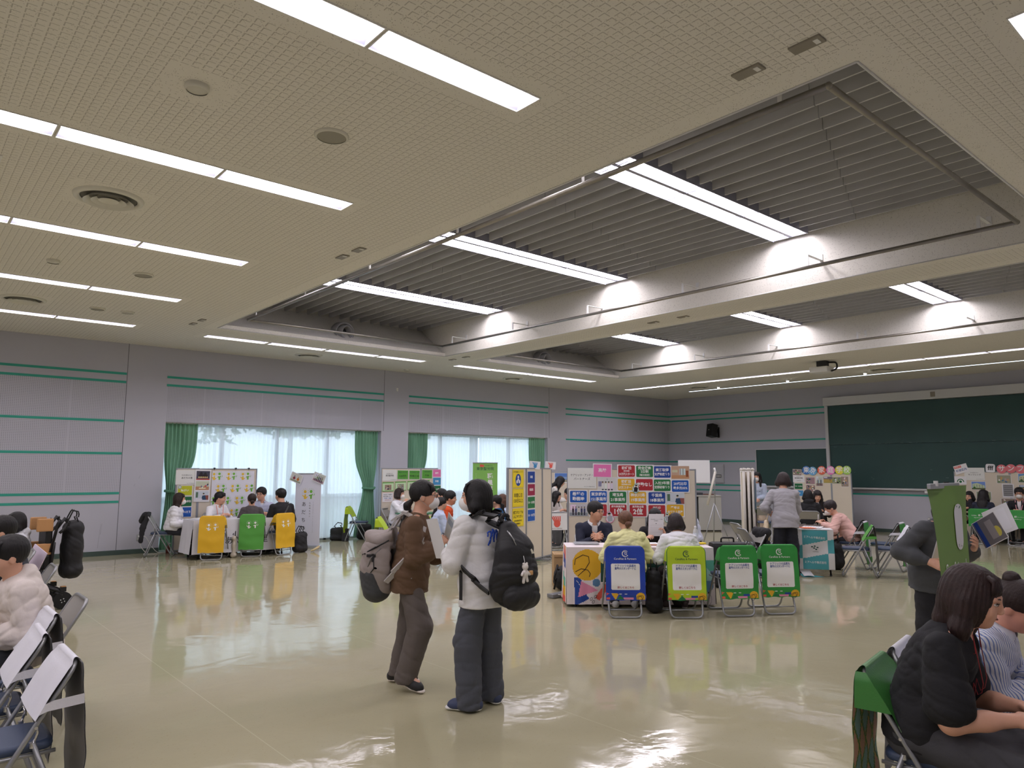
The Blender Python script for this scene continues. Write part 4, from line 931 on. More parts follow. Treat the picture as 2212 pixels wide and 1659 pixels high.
table('folding_table', 16.05, 8.35, 62, 1.2, 0.45, 0.70, TOPW, BLK, 'folding table under the coloured letter discs board'); table('folding_table', 19.72, 5.45, 90, 1.6, 0.45, 0.70, mat('table_top_wood', (176, 160, 136), 0.5), TUBE_, 'folding table at the far right booth')
# ================================================================ partition panels, notices, banners
CREAM = mat('panel_cream', (212, 202, 184), 0.8, bump=(220, 0.0004)); PFR = mat('panel_frame', (158, 162, 170), 0.4, 0.5)
def panel(x, y, deg, L_, H_, lab, group=None, z0=0.06, splits=(), feet=True):
    """panel standing on the floor; (x,y) is its left end seen from the printed side, local x runs along it, local -y faces the viewer"""
    t = thing('partition_panel', lab, 'partition panel', (x, y, 0), math.radians(deg), group); q = MB(); q.box((L_/2, 0.016, (z0+H_)/2), (L_-0.03, 0.028, H_-z0-0.02), CREAM); q.build('board', t)
    q = MB(); q.box((L_/2, 0.016, H_-0.01), (L_, 0.036, 0.022), PFR, bev=0.004); q.box((L_/2, 0.016, z0+0.01), (L_, 0.036, 0.022), PFR)
    for u in (0.010, L_-0.010): q.box((u, 0.016, (z0+H_)/2), (0.022, 0.038, H_-z0), PFR)
    q.build('frame', t)
    if feet:
        for u in (0.05, L_-0.05): q = MB(); q.box((u, 0.016, 0.03), (0.03, 0.34, 0.03), PFR, bev=0.006); q.box((u, 0.016, 0.05), (0.028, 0.03, 0.06), PFR); q.build('foot', t)
    return t
def on_panel(name, P, deg, u, z, w, h, paper, lab, group, rot=0.0, off=0.004, cat='poster'):
    """a sheet pinned on a panel at (u, z)"""
    s = Sheet(w, h, paper); s.meta = (name, P, deg, u, z, lab, group, rot, off, cat); return s
def put(s):
    name, P, deg, u, z, lab, group, rot, off, cat = s.meta; a = math.radians(deg); o = s.mb.build(name)
    o.location = (P[0]+math.cos(a)*u+math.sin(a)*off, P[1]+math.sin(a)*u-math.cos(a)*off, z)
    o.rotation_euler = (0, rot, a); o.rotation_mode = 'XYZ'
    o.matrix_world = Matrix.Translation(o.location) @ Matrix.Rotation(a, 4, 'Z') @ Matrix.Rotation(rot, 4, 'Y')
    return tag(o, lab, cat, group)
PC = {}
def pc(rgb):
    k = tuple(rgb)
    if k not in PC: PC[k] = mat('photo_ink_%02x%02x%02x' % k, k, 0.55)
    return PC[k]
def photo(s, x, y, w, h, kind, seed=0):
    r = random.Random(seed*7+len(kind)); R = s.rect
    def q(c, j=14): return pc(tuple(max(0, min(255, int((v+r.uniform(-j, j))//8*8))) for v in c))
    if kind == 'group':
        R(x, y, w, h, q((198, 196, 196))); R(x, y-h*0.36, w, h*0.28, q((150, 146, 142))); R(x-w*.3, y+h*.22, w*.3, h*.45, q((222, 224, 228)))
        n = 5
        for i in range(n):
            cx = x-w*0.30+w*0.62*i/(n-1); c = q(r.choice([(60, 62, 80), (120, 120, 80), (200, 200, 205), (70, 90, 130), (40, 40, 44)])); R(cx, y-h*.02, w*.10, h*.34, c, r=w*.03); R(cx, y-h*.31, w*.08, h*.26, q((60, 60, 66))); s.disc(cx, y+h*.22, w*.035, q((200, 160, 140))); s.disc(cx, y+h*.25, w*.038, q((34, 30, 30)), w*.025)
    elif kind == 'staff':
        R(x, y, w, h, q((206, 208, 212))); R(x-w*.38, y+h*.0, w*.18, h*.4, q((140, 146, 156))); s.ring(x, y+h*.36, w*.03, w*.012, q((120, 124, 130)))
        for i in range(4): cx = x-w*.24+w*.16*i; R(cx, y-h*.2, w*.13, h*.5, q((224, 226, 230)), r=w*.04); s.disc(cx, y+h*.1, w*.04, q((206, 166, 144))); s.disc(cx, y+h*.15, w*.044, q((50, 44, 42)), w*.03); R(cx, y-h*.44, w*.10, h*.1, q((40, 40, 48)))
    elif kind == 'room':
        R(x, y, w, h, q((196, 164, 130))); R(x, y-h*.36, w, h*.28, q((200, 150, 104))); R(x+w*.12, y+h*.05, w*.34, h*.5, q((214, 216, 216))); R(x+w*.0, y+h*.05, w*.03, h*.5, q((120, 90, 70))); R(x+w*.16, y+h*.05, w*.03, h*.5, q((120, 90, 70))); R(x-w*.3, y+h*.1, w*.3, h*.2, q((214, 190, 160))); R(x+w*.38, y-h*.1, w*.14, h*.5, q((140, 80, 60)))
    elif kind == 'building':
        R(x, y, w, h, q((110, 160, 214))); s.poly([(x-w*.45, y-h*.3), (x+w*.45, y-h*.3), (x+w*.45, y+h*.02), (x-w*.1, y+h*.34), (x-w*.45, y+h*.2)], q((206, 196, 168)))
        for i in range(4):
            for j in range(2): R(x-w*.32+w*.2*i, y-h*.16+h*.2*j, w*.09, h*.09, q((110, 120, 130)))
        R(x, y-h*.4, w, h*.2, q((80, 110, 70))); s.disc(x-w*.3, y-h*.26, w*.09, q((66, 104, 56)))
    elif kind == 'meeting':
        R(x, y, w, h, q((206, 196, 178))); R(x, y-h*.3, w, h*.38, q((190, 150, 100)))
        for i in range(6): cx = x+w*r.uniform(-.42, .42); cy_ = y+h*r.uniform(-.25, .2); s.disc(cx, cy_, w*.05, q(r.choice([(60, 50, 50), (200, 90, 70), (230, 230, 230), (90, 110, 160)])), h*.09); s.disc(cx, cy_+h*.1, w*.028, q((206, 166, 144)))
        R(x, y-h*.3, w*.5, h*.10, q((226, 222, 214)))
    elif kind == 'person':
        R(x, y, w, h, q((196, 204, 204))); R(x-w*.36, y+h*.1, w*.16, h*.6, q((96, 130, 84))); R(x+w*.32, y-h*.2, w*.36, h*.5, q((150, 90, 66))); s.poly([(x-w*.02, y-h*.45), (x+w*.34, y-h*.45), (x+w*.26, y+h*.05), (x+w*.04, y+h*.02)], q((52, 66, 110))); s.disc(x+w*.12, y+h*.2, w*.06, q((206, 166, 144))); s.disc(x+w*.13, y+h*.26, w*.066, q((36, 32, 32)), w*.045); R(x-w*.2, y-h*.38, w*.5, h*.12, q((226, 226, 224)))
    elif kind == 'cook':
        R(x, y, w, h, q((70, 66, 70))); s.disc(x-w*.15, y+h*.22, w*.11, q((40, 36, 38))); s.disc(x+w*.15, y+h*.2, w*.1, q((46, 40, 40))); R(x, y-h*.02, w*.66, h*.28, q((36, 36, 40)), r=w*.05)
        for i in range(5): s.disc(x-w*.3+w*.15*i, y-h*.2, w*.06, q((222, 190, 130)))
        R(x, y-h*.42, w, h*.12, q((190, 80, 60)))
    elif kind == 'elder':
        R(x, y, w, h, q((206, 200, 200))); s.disc(x-w*.2, y-h*.1, w*.12, q((130, 60, 66))); s.disc(x-w*.2, y+h*.14, w*.07, q((150, 146, 142))); s.disc(x+w*.18, y-h*.1, w*.12, q((216, 120, 50))); s.disc(x+w*.18, y+h*.16, w*.06, q((206, 166, 144))); R(x, y-h*.4, w, h*.18, q((170, 160, 150)))
    elif kind == 'yard':
        R(x, y, w, h, q((190, 160, 84))); R(x, y+h*.3, w, h*.38, q((110, 116, 120))); R(x-w*.25, y+h*.36, w*.4, h*.2, q((206, 210, 214))); R(x+w*.25, y, w*.05, h*.3, q((60, 50, 50))); R(x, y-h*.4, w, h*.1, q((150, 150, 80)))
    else:
        R(x, y, w, h, q((150, 140, 126)))
        for i in range(14): R(x+w*r.uniform(-.38, .38), y+h*r.uniform(-.36, .36), w*r.uniform(.08, .22), h*r.uniform(.08, .25), q(r.choice([(40, 38, 40), (226, 222, 214), (196, 160, 110), (110, 140, 96), (90, 110, 150), (180, 150, 160)])), rot=r.uniform(-.5, .5))
def tile(P, deg, u, z, col, lines, lab, group, w=0.285, h=0.20, ink=WHP, rot=0.0, off=0.004):
    s = on_panel('notice', P, deg, u, z, w, h, PAPER, lab, group, rot, off); s.rect(0, 0, w*0.89, h*0.86, col, r=0.018)
    for t_, y_, sz, b_ in lines: s.text(t_, 0, y_*h, sz, ink, b_, fit=w*0.80)
    return put(s)
# --- middle booth board
CP, CD = (7.851, 7.847), -40.5; G = 'notices on the board behind the patterned table'; ca, sa = math.cos(math.radians(CD)), math.sin(math.radians(CD))
panel(CP[0], CP[1], CD, 1.190, 1.675, 'cream partition panel behind the patterned table, wider left half'); panel(CP[0]+ca*1.192, CP[1]+sa*1.192, CD, 0.757, 1.665, 'cream partition panel behind the patterned table, narrower right half')
s = on_panel('booth_sign', CP, CD, 0.223, 1.522, 0.43, 0.305, mat('sign_white', (222, 224, 220), 0.7), 'white company-name sign at top left of the middle board', G, cat='sign'); s.text('ケアリッツ・アンド・', 0.0, 0.045, 0.042, INK, 0.008, fit=0.33); s.text('パートナーズ', 0.0, -0.012, 0.042, INK, 0.008); s.text('キャリエコ2026 No.32', 0.11, -0.125, 0.016, INK, 0.01); put(s)
s = on_panel('notice', CP, CD, 0.532, 1.640, 0.29, 0.205, PAPER, 'pink notice sticking up above the white company sign', G, 0.02, 0.006); s.rect(0, -0.004, 0.262, 0.185, PNK); s.text('高齢', 0, 0, 0.062, WHP, 0.02); put(s)
T = tile
T(CP, CD, 0.898, 1.632, RED, [('初任給', .22, .05, .025), ('（東京都）', .0, .026, .02), ('29万円スタート', -.24, .045, .02)], 'red notice about starting pay, 29万円, in the top row', G); T(CP, CD, 1.171, 1.628, GRN, [('完全週休', .24, .05, .025), ('2日制', -.02, .048, .025), ('（曜日固定）', -.28, .034, .02)], 'green notice about two days off, top row', G, off=.005)
T(CP, CD, 1.437, 1.620, NVY, [('資格取得', .14, .05, .025), ('支援制度あり', -.18, .046, .022)], 'blue notice about qualification support, top row', G); T(CP, CD, 0.890, 1.430, YEL, [('初任給', .22, .05, .025), ('（東京都以外）', .0, .026, .02), ('27万スタート', -.24, .045, .02)], 'yellow notice about starting pay, 27万, second row', G)
T(CP, CD, 1.165, 1.428, RED, [('夜勤なし', 0, .062, .028)], 'red notice 夜勤なし in the second row', G, off=.005); T(CP, CD, 1.433, 1.421, GRN, [('入社3年間', .16, .05, .022), ('定期研修あり', -.16, .046, .022)], 'green notice about three years of training, second row', G); T(CP, CD, 1.705, 1.410, BLU, [('20代比率', .16, .05, .022), ('最多約35%', -.16, .046, .022)], 'blue notice 20代比率 35% at the right of the second row', G, off=.005)
T(CP, CD, 0.167, 1.248, BLU, [('希望の', .18, .06, .025), ('勤務地', -.18, .06, .025)], 'blue notice 希望の勤務地, leftmost of the third row', G); T(CP, CD, 0.469, 1.246, BLU, [('東京都内', .18, .055, .022), ('151事業所', -.18, .055, .02)], 'blue notice 東京都内 151 in the third row', G, off=.005); T(CP, CD, 0.762, 1.238, GRN, [('埼玉県', .18, .055, .022), ('21事業所', -.18, .055, .02)], 'green notice 埼玉県 21 in the third row', G)
T(CP, CD, 1.062, 1.235, YEL, [('神奈川県', .18, .055, .022), ('19事業所', -.18, .055, .02)], 'yellow notice 神奈川県 19 in the third row', G, off=.005); T(CP, CD, 1.349, 1.231, NVY, [('千葉県', .18, .055, .022), ('18事業所', -.18, .055, .02)], 'blue notice 千葉県 18 in the third row', G)
T(CP, CD, 0.467, 1.048, RED, [('業界最高', .22, .04, .02), ('5万円', -.14, .065, .025)], 'red pay notice mostly behind the suited man', G); T(CP, CD, 0.764, 1.045, RED, [('都内事業所数', .28, .034, .022), ('1位', -.10, .10, .03)], 'red notice with large 1位, bottom row', G, off=.005); T(CP, CD, 1.062, 1.043, RED, [('業界数全国', .28, .034, .022), ('2位', -.10, .10, .03)], 'red notice with large 2位, bottom row', G)
T(CP, CD, 1.345, 1.039, RED, [('離職率', .22, .04, .02), ('9.8%', -.10, .07, .03)], 'red notice mostly behind the long-haired woman, bottom row', G, off=.005); T(CP, CD, 1.621, 1.046, YEL, [('選考は', .2, .045, .02), ('全て個人面接', -.12, .045, .02)], 'yellow notice at the right end of the bottom row', G)
for u, z, w_, h_, kd, lab, sd in ((1.710, 1.614, .28, .198, 'room', 'photo of a wood-floored room at the top right of the middle board', 1), (0.604, 1.439, .293, .202, 'staff', 'photo of staff in white tops below the pink notice', 2), (1.625, 1.222, .28, .18, 'person', 'photo of a person at a desk at the right end of the third row', 3), (0.169, 1.049, .285, .181, 'group', 'photo of five people standing, bottom left of the middle board', 4)):
    s = on_panel('photo_print', CP, CD, u, z, w_, h_, PAPER, lab, G, cat='photo'); photo(s, 0, 0, w_*.97, h_*.96, kd, sd); put(s)
for u, z, w_, h_, edge, body, lab, rt in ((1.034, 1.375, .10, .15, MINT, INK, 'small cut-out figure in black between the yellow and red notices', 0.1), (0.635, 0.946, .13, .18, PALEP, mat('cutout_grey', (170, 174, 184), .7), 'pink-edged cut-out figure beside the suited man', -0.15), (1.494, 0.945, .08, .15, MINT, mat('cutout_grey', (170, 174, 184), .7), 'green-edged cut-out figure behind the long-haired woman', 0.05)):
    s = on_panel('cutout_figure', CP, CD, u, z, w_, h_, None, lab, G, rt, 0.012, 'cut-out'); oval = [(w_/2*math.cos(a)*(1.15 if math.sin(a) < 0 else 0.8), h_/2*math.sin(a)) for a in [2*math.pi*k/18 for k in range(18)]]
    s.poly_solid(oval, edge, 0.003); s.poly([(a*.85, b*.88) for a, b in oval], PAPER); s.poly([(-w_*.26, -h_*.36), (w_*.26, -h_*.36), (w_*.3, h_*.05), (0, h_*.16), (-w_*.3, h_*.05)], body); s.disc(0, h_*.24, w_*.16, pc((208, 168, 144))); s.disc(0, h_*.30, w_*.18, INK, w_*.11); put(s)
# --- window booth board
AP, AD = (4.365, 15.13), 0; G = 'sheets on the board by the first window'
panel(4.365, 15.13, 0, 0.424, 1.655, 'cream panel of the window booth, narrow left part with the name sign'); panel(4.791, 15.13, 0, 1.175, 1.65, 'cream panel of the window booth, wide part behind the sprout sheet')
s = on_panel('booth_sign', AP, AD, 0.19, 1.476, 0.40, 0.285, mat('sign_white', (222, 224, 220), 0.7), 'white name sign at top left of the window booth board', G, cat='sign'); s.text('社会福祉法人', 0.01, 0.04, 0.034, mat('soft_grey_ink', (110, 110, 112), .7), 0.004); s.text('あだちの里', 0.01, -0.015, 0.042, INK, 0.015); s.text('キャリエコ2026 No.27', 0.09, -0.12, 0.016, INK, 0.01); put(s)
def plain_tile(P, deg, u, z, col, t_, lab, G, w=0.285, h=0.205, sz=0.05, off=.004, name='notice', rot=0): 
    s = on_panel(name, P, deg, u, z, w, h, PAPER, lab, G, rot, off); s.rect(0, 0, w*.93, h*.9, col); s.text(t_, 0, 0, sz, WHP, 0.02, fit=w*.82); return s
OLV = mat('print_olive', (186, 190, 34), .7); DGR = mat('print_dark_green', (26, 104, 60), .7)
s = plain_tile(AP, AD, .175, 1.218, OLV, '障がい', 'olive notice with a round green badge on the window booth board', G); s.disc(-.10, .07, .036, PAPER); s.ring(-.10, .07, .028, .008, DGR); s.text('IT', -.10, .07, .03, DGR, .02); put(s)
put(plain_tile(AP, AD, .180, 1.005, DGR, 'OB・OG参加', 'dark green notice behind the masked woman at the window booth', G)); put(plain_tile(AP, AD, .180, .800, BLU, 'OB・OG在籍', 'blue notice below the dark green one at the window booth', G))
s = on_panel('photo_strip', AP, AD, .50, 1.31, .305, .64, PAPER, 'white strip of three photos on the window booth board', G, .02, .012, 'photo'); photo(s, 0, .20, .26, .178, 'cook', 1); photo(s, 0, 0, .26, .175, 'meeting', 2); photo(s, 0, -.20, .26, .178, 'person', 3); put(s)
s = on_panel('sprout_sheet', AP, AD, 1.109, 1.10, .86, 1.0, mat('sheet_white', (220, 221, 230), .75), 'large white sheet printed with rows of yellow and green sprout figures', G, 0, .008, 'poster'); YL2 = mat('sprout_yellow', (226, 188, 52), .7); GL2 = mat('sprout_green', (112, 180, 60), .7)
for j in range(5):
    for i in range(4):
        x_ = -.39+.29*i+(j % 2)*.09-(j > 1)*.05*(j % 3); y_ = .40-.245*j
        if x_+.13 < .45 and x_ > -.43 and y_ > -.47: sprout(s, x_, y_, .17, YL2, 0)
        if x_+.14 < .42 and x_+.14 > -.43 and y_ > -.47: sprout(s, x_+.105, y_+.005, .17, GL2, 1)
put(s)
for u in (.72, 1.15, 1.42):
    q = MB(); q.tube([(0, -.012, .015), (0, -.012, -.03), (0, .02, -.03)], .006, BLK, 6); q.box((0, 0, .0), (.03, .05, .02), BLK); o = q.build('binder_clip'); o.location = (4.365+u, 15.13, 1.655); tag(o, 'black clip on top of the window booth board, holding the sprout sheet', 'clip', 'black clips on the window booth board')
# roll-up banners
def rollup(x, y, deg, w, h, face, lab, H0=0.05, pole=True, shape=None, lean=0.0):
    t = thing('rollup_banner', lab, 'banner', (x, y, 0), math.radians(deg)); q = MB(); q.box((0, 0.02, 0.03), (w+.04, .11, .06), mat('banner_base', (190, 196, 206), .3, .5), bev=.012); q.build('base', t)
    q = MB(); q.box((0, -.002, h+.008), (w+.01, .02, .022), ALU, bev=.004); q.build('top_bar', t)
    if pole: q = MB(); q.tube([(0, .03, .05), (0, .03, h)], .009, ALU, 8); q.build('pole', t)
    s = Sheet(0, 0, None); s.mb.add([(-w/2, -.002, H0), (w/2, -.002, H0), (w/2, -.002, h), (-w/2, -.002, h), (-w/2, .0, H0), (w/2, .0, H0), (w/2, .0, h), (-w/2, .0, h)], [(0, 1, 2, 3), (7, 6, 5, 4), (0, 4, 5, 1), (3, 2, 6, 7), (0, 3, 7, 4), (1, 5, 6, 2)], face); s.lev = .003
    return t, s
t, s = rollup(6.88, 14.615, -55, .60, 1.54, mat('banner_white_face', (218, 219, 230), .6), 'tall white roll-up banner with vertical black lettering by the first window')
sprout(s, -.07, 1.12, .22, YL2, 0); sprout(s, .07, 1.125, .22, GL2, 1); s.vtext('あだちの里', -.09, .90, .105, INK, .165); s.vtext('社会福祉法人', .05, .93, .035, mat('soft_grey_ink', (110, 110, 112), .7), .055); s.vtext('いつまでもいきいきと、やっていただきたいこころを。', .13, .95, .020, mat('soft_grey_ink', (110, 110, 112), .7), .027); s.build('banner_face', t)
for dx, rt, kd, lab in ((-.28, -.35, 'elder', 'tilted photo card clipped at the left top corner of the white banner'), (.25, .35, 'group', 'tilted photo card clipped at the right top corner of the white banner')):
    a = math.radians(-55); s = on_panel('photo_card', (6.88, 14.615), -55, dx, 1.455, .29, .20, PAPER, lab, None, -rt*(-1 if dx < 0 else 1)*(-1), .02, 'photo'); photo(s, 0, 0, .25, .17, kd, 9); put(s)
# --- second booth board
BP, BD = (8.508, 14.4), 0; G = 'sheets on the board between the two windows'
panel(8.508, 14.4, 0, 1.066, 1.675, 'cream panel behind the masked woman at the green table'); panel(9.576, 14.4, 0, .475, 1.675, 'narrow cream panel holding the pink and blue notices')
s = on_panel('booth_sign', BP, BD, .222, 1.51, .37, .255, mat('sign_white', (222, 224, 220), 0.7), 'white name sign at the left of the board between the windows', G, cat='sign'); s.text('社会福祉法人', 0, .035, .03, mat('soft_grey_ink', (110, 110, 112), .7)); s.text('東京聖労院', 0, -.01, .042, INK, .015); s.text('キャリエコ2026 No.28', .09, -.10, .015, INK, .01); put(s)
GP = mat('poster_leaf_green', (86, 156, 58), .7); GPL = mat('poster_pale_green', (196, 222, 180), .7)
for u, z, l1, l2, lab in ((.57, 1.521, '福祉系大卒 平均', '4.20万円', 'green pay poster beside the name sign between the windows'), (.886, 1.518, '平均年間休日 123日', '平均年間休日 124日', 'green holiday poster, second of three between the windows'), (1.238, 1.532, '有給取得率', '77.8%', 'green poster with 77%, third of three between the windows')):
    s = on_panel('poster', BP, BD, u, z, .30, .21, PAPER, lab, G, rot=.01); s.rect(0, 0, .285, .198, GP); s.text(l1, 0, .055, .032, FOREST, .01, fit=.26); s.text(l2, 0, -.03, .05, INK, .02, fit=.25); s.text('保育士・介護職', 0, -.08, .016, FOREST); put(s)
for u, z, lab, k_ in ((.186, 1.252, 'pale green picture poster, first of the lower row between the windows', 1), (.516, 1.265, 'pale green picture poster, second of the lower row', 2), (.845, 1.275, 'pale green picture poster, third of the lower row', 3), (1.165, 1.29, 'pale green picture poster, last of the lower row', 4)):
    s = on_panel('poster', BP, BD, u, z, .295, .205, GP, lab, G, rot=-.01*k_, off=.006); s.rect(0, -.005, .28, .17, GPL); photo(s, 0, -.015, .17, .12, 'mix', 30+k_); put(s)
s = on_panel('notice', BP, BD, .183, 1.015, .29, .212, mat('notice_peach', (228, 206, 196), .7), 'peach-edged notice with small black lines, lower left between the windows', G); s.rect(0, 0, .27, .19, PAPER)
for i, (t_, m_) in enumerate((('仕事内容・募集要項', INK), ('特別養護老人ホーム', INK), ('保育園・児童館', NVY), ('見学会受付中', RED))): s.text(t_, 0, .06-.04*i, .026, m_, .01, fit=.24)
put(s)
put(plain_tile(BP, BD, 1.516, 1.556, PNK, '高齢', 'pink notice overhanging the right edge of the board between the windows', G, .24, .19)); put(plain_tile(BP, BD, 1.52, 1.365, SKY, '児童', 'sky-blue notice below the pink one', G, .24, .19)); put(plain_tile(BP, BD, 1.52, 1.175, DGR, 'OB・OG参加', 'green notice below the sky-blue one', G, .24, .19)); put(plain_tile(BP, BD, 1.52, .985, BLU, 'OB・OG在籍', 'blue notice lowest in the overhanging column', G, .24, .19))
# green tall banner
t, s = rollup(11.1, 13.9, -35, .60, 1.80, mat('banner_green_face', (132, 190, 92), .6), 'tall green roll-up banner standing in front of the second window')
s.disc(-.10, 1.74, .035, CORAL); s.disc(-.055, 1.735, .03, CORAL); s.text('社会福祉法人', .09, 1.735, .032, FOREST); s.text('東京聖労院', .0, 1.66, .085, FOREST, .005); s.vtext('職員募集', .12, 1.48, .14, WHP, .155, .03); s.vtext('いっしょに働きませんか', -.22, 1.54, .04, GPL, .05); s.build('banner_face', t)
# --- zigzag panels with the yellow notices
DP, DD = (8.057, 9.466), 20; cd, sd_ = math.cos(math.radians(DD)), math.sin(math.radians(DD)); G = 'sheets on the panels left of the patterned table'
panel(DP[0], DP[1], DD, .650, 1.68, 'cream panel with three yellow notices'); panel(DP[0]+cd*.655, DP[1]+sd_*.655, DD, .622, 1.68, 'cream panel with a column of blue, red and green notices'); panel(DP[0]+cd*1.282, DP[1]+sd_*1.282, DD, .392, 1.68, 'bare cream panel at the right end, behind the carton')
YN_ = mat('notice_yellow', (238, 214, 40), .7); BRN = mat('yellow_border_line', (180, 140, 30), .7)
for z, ls, lab, ic in ((1.49, [('介護予防事業のネットワーク', .115, .026)], 'yellow notice with a dark blue oval emblem, topmost', True), (1.165, [('年間休日', .035, .075), ('120日以上', -.055, .075)], 'yellow notice 120日以上 in the middle', False), (.83, [('資格がなくても', .08, .06), ('人にやりがい', .01, .06), ('資格取得支援あり', -.06, .035), ('採用数3名', -.11, .035)], 'yellow notice lowest of the three', False)):
    s = on_panel('notice', DP, DD, .35, z, .40, .31, YN_, lab, G, off=.005)
    for a_, b_, c_, d_ in ((0, .14, .37, .003), (0, -.14, .37, .003), (.185, 0, .003, .28), (-.185, 0, .003, .28)): s.rect(a_, b_, c_, d_, BRN)
    for t_, y_, sz in ls: s.text(t_, 0, y_, sz, INK, .02, fit=.34)
    if ic: s.disc(0, -.02, .10, NVY, .105); s.disc(0, .03, .026, PAPER); s.poly([(-.03, .0), (.03, .0), (.02, -.03), (-.02, -.03)], PAPER); s.disc(-.04, -.05, .03, PAPER); s.disc(.04, -.05, .03, PAPER)
    put(s)
for z, c_, t_, lab in ((1.515, NVY, '児童', 'blue notice at the top of the four-colour column'), (1.29, mat('print_wine', (150, 34, 70), .7), '相談員', 'wine-red notice, second in the four-colour column'), (1.065, GRN, 'OB・OG参加', 'green notice, third in the four-colour column'), (.84, BLU, 'OB・OG在籍', 'blue notice at the bottom of the four-colour column')):
    put(plain_tile(DP, DD, .84, z, c_, t_, lab, G, .295, .222, .05))
a = (DP[0]+cd*.98, DP[1]+sd_*.98)
for dx, P_, col, lab in ((0.98, None, SKY, 'card with a blue hand print above the yellow-notice panels'), (1.62, None, CORAL, 'card with a red hand print above the bare panel end')):
    s = on_panel('hand_card', (DP[0]+cd*dx, DP[1]+sd_*dx), -38, 0, 1.73, .20, .14, PAPER, lab, 'hand-print cards', .08, .0, 'card')
    s.disc(0.01, -.02, .03, col, .032)
    for k_ in range(5): s.line([(-.01+.012*k_, .0), (-.045+.022*k_, .05)], .012, col)
    put(s)
# board far behind the gap, with a sea photo
panel(12.35, 13.0, -38, .55, 1.60, 'cream panel far back in the gap beside the yellow-notice panels'); s = on_panel('photo_print', (12.35, 13.0), -38, .33, 1.45, .36, .25, PAPER, 'blue sky photo on the panel seen through the gap', None, cat='photo'); s.rect(0, .02, .33, .19, pc((80, 120, 190))); s.rect(0, -.07, .33, .06, pc((150, 150, 130))); s.rect(0, .0, .33, .05, pc((130, 160, 200))); put(s)
s = on_panel('hand_poster', (10.62, 11.06), -30, .0, .60, .52, .34, PAPER, 'white poster with a red hand print hung on a chair back in the gap', None, off=.30, cat='poster')
s.disc(.03, -.04, .07, CORAL, .075)
for k_ in range(5): s.line([(-.02+.028*k_, .0), (-.09+.045*k_, .11)], .026, CORAL)
s.text('社会福祉法人 多摩同胞会', 0, -.14, .024, pc((120, 90, 80)), fit=.4); put(s)
# --- hanging poster panels seen edge-on
t = thing('poster_panel_rack', 'narrow edge-on panels hung with plastic-sleeved posters, beside the checked banner', 'panel rack', (11.55, 6.99, 0), math.radians(33.5)); AW = mat('aged_white_frame', (206, 202, 194), .5)
for k_, (dy, L_) in enumerate(((0.13, 1.55), (0.055, 1.60), (-0.02, 1.5))):
    q = MB(); q.box((L_/2, dy, .88), (L_-.04, .018, 1.46), CREAM); q.build('board', t); q = MB()
    for u in (.02, L_-.02): q.tube([(u, dy, .02), (u, dy, 1.655)], .024, AW, 10); q.sphere((u, dy, 1.66), .033, AW, 10)
    q.tube([(.02, dy, 1.62), (L_-.02, dy, 1.62)], .012, AW, 6); q.tube([(.02, dy, .14), (L_-.02, dy, .14)], .012, AW, 6); q.build('frame', t)
q = MB(); q.box((.02, .05, .02), (.05, .55, .03), ALU); q.box((.1, -.25, .015), (.5, .05, .02), ALU); q.build('foot', t)
SL, nS, bS, NS_, LS_ = nodes_mat('clear_sleeve'); bS.inputs['Base Color'].default_value = lin((210, 214, 220)); bS.inputs['Alpha'].default_value = .35; bS.inputs['Roughness'].default_value = .12
for k_, (u, z, h_, rgb) in enumerate(((.10, 1.25, .55, (70, 120, 150)), (.30, 1.05, .75, (150, 170, 120)), (.62, 1.0, .8, (120, 150, 130)), (.2, .68, .45, (196, 170, 196)), (.75, .62, .5, (190, 180, 190)))):
    q = MB(); P = [[(u+.30*(j/6-.5), -.045-.02*math.sin(j+k_)-.012*k_ % .03, z+h_*(.5-i/8)) for j in range(7)] for i in range(9)]; q.grid(P, pc(rgb)); q.grid([[(p[0], p[1]-.006, p[2]) for p in r_] for r_ in P], SL); q.build('sleeved_poster', t)
# --- letter-disc board
EP, ED = (19.5, 10.50), -90; G = 'pictures on the board with coloured letter discs'
panel(19.5, 10.50, -90, 1.09, 1.60, 'cream panel under the coloured letter discs, left half', z0=.04); panel(19.5, 9.408, -90, .545, 1.58, 'cream panel under the coloured letter discs, right half', z0=.04)
for i, (ch, u, z, c_, rt) in enumerate((('東', .40, 1.655, (66, 118, 190), 0), ('京', .585, 1.635, (104, 164, 208), .5), ('家', .84, 1.655, (222, 104, 78), -.05), ('庭', 1.09, 1.655, (228, 132, 188), 0), ('学', 1.33, 1.66, (222, 214, 70), 0), ('校', 1.53, 1.66, (164, 208, 96), .08))):
    s = on_panel('letter_disc', EP, ED, u, z, 0, 0, None, 'round paper disc with the white letter %s above the board' % ch, 'coloured letter discs', rt, .012+.004*(i % 2), 'letter disc'); ci = [(.118*math.cos(2*math.pi*k/28), .118*math.sin(2*math.pi*k/28)) for k in range(28)]; s.poly_solid(ci, pc(c_), .002); s.text(ch, 0, 0, .17, WHP, .015); put(s)
s = on_panel('photo_print', EP, ED, .13, 1.60, .26, .17, PAPER, 'grey photo at the top left of the letter-disc board', G, .04, .01, 'photo'); photo(s, 0, 0, .25, .16, 'mix', 41); put(s)
s = on_panel('booth_sign', EP, ED, .165, 1.42, .34, .20, PAPER, 'white name sign of the letter-disc board', G, cat='sign'); s.text('社会福祉法人', 0, .06, .022, pc((120, 120, 124))); s.text('東京家庭学校', 0, .015, .04, INK, .02, fit=.28); s.text('児童養護施設', 0, -.05, .022, pc((120, 120, 124))); put(s)
put(plain_tile(EP, ED, .155, 1.21, DGR, 'OB・OG参加', 'green notice on the letter-disc board', G, .25, .17, .035)); put(plain_tile(EP, ED, .165, 1.02, SKY, '児童', 'blue notice on the letter-disc board', G, .25, .17, .035))
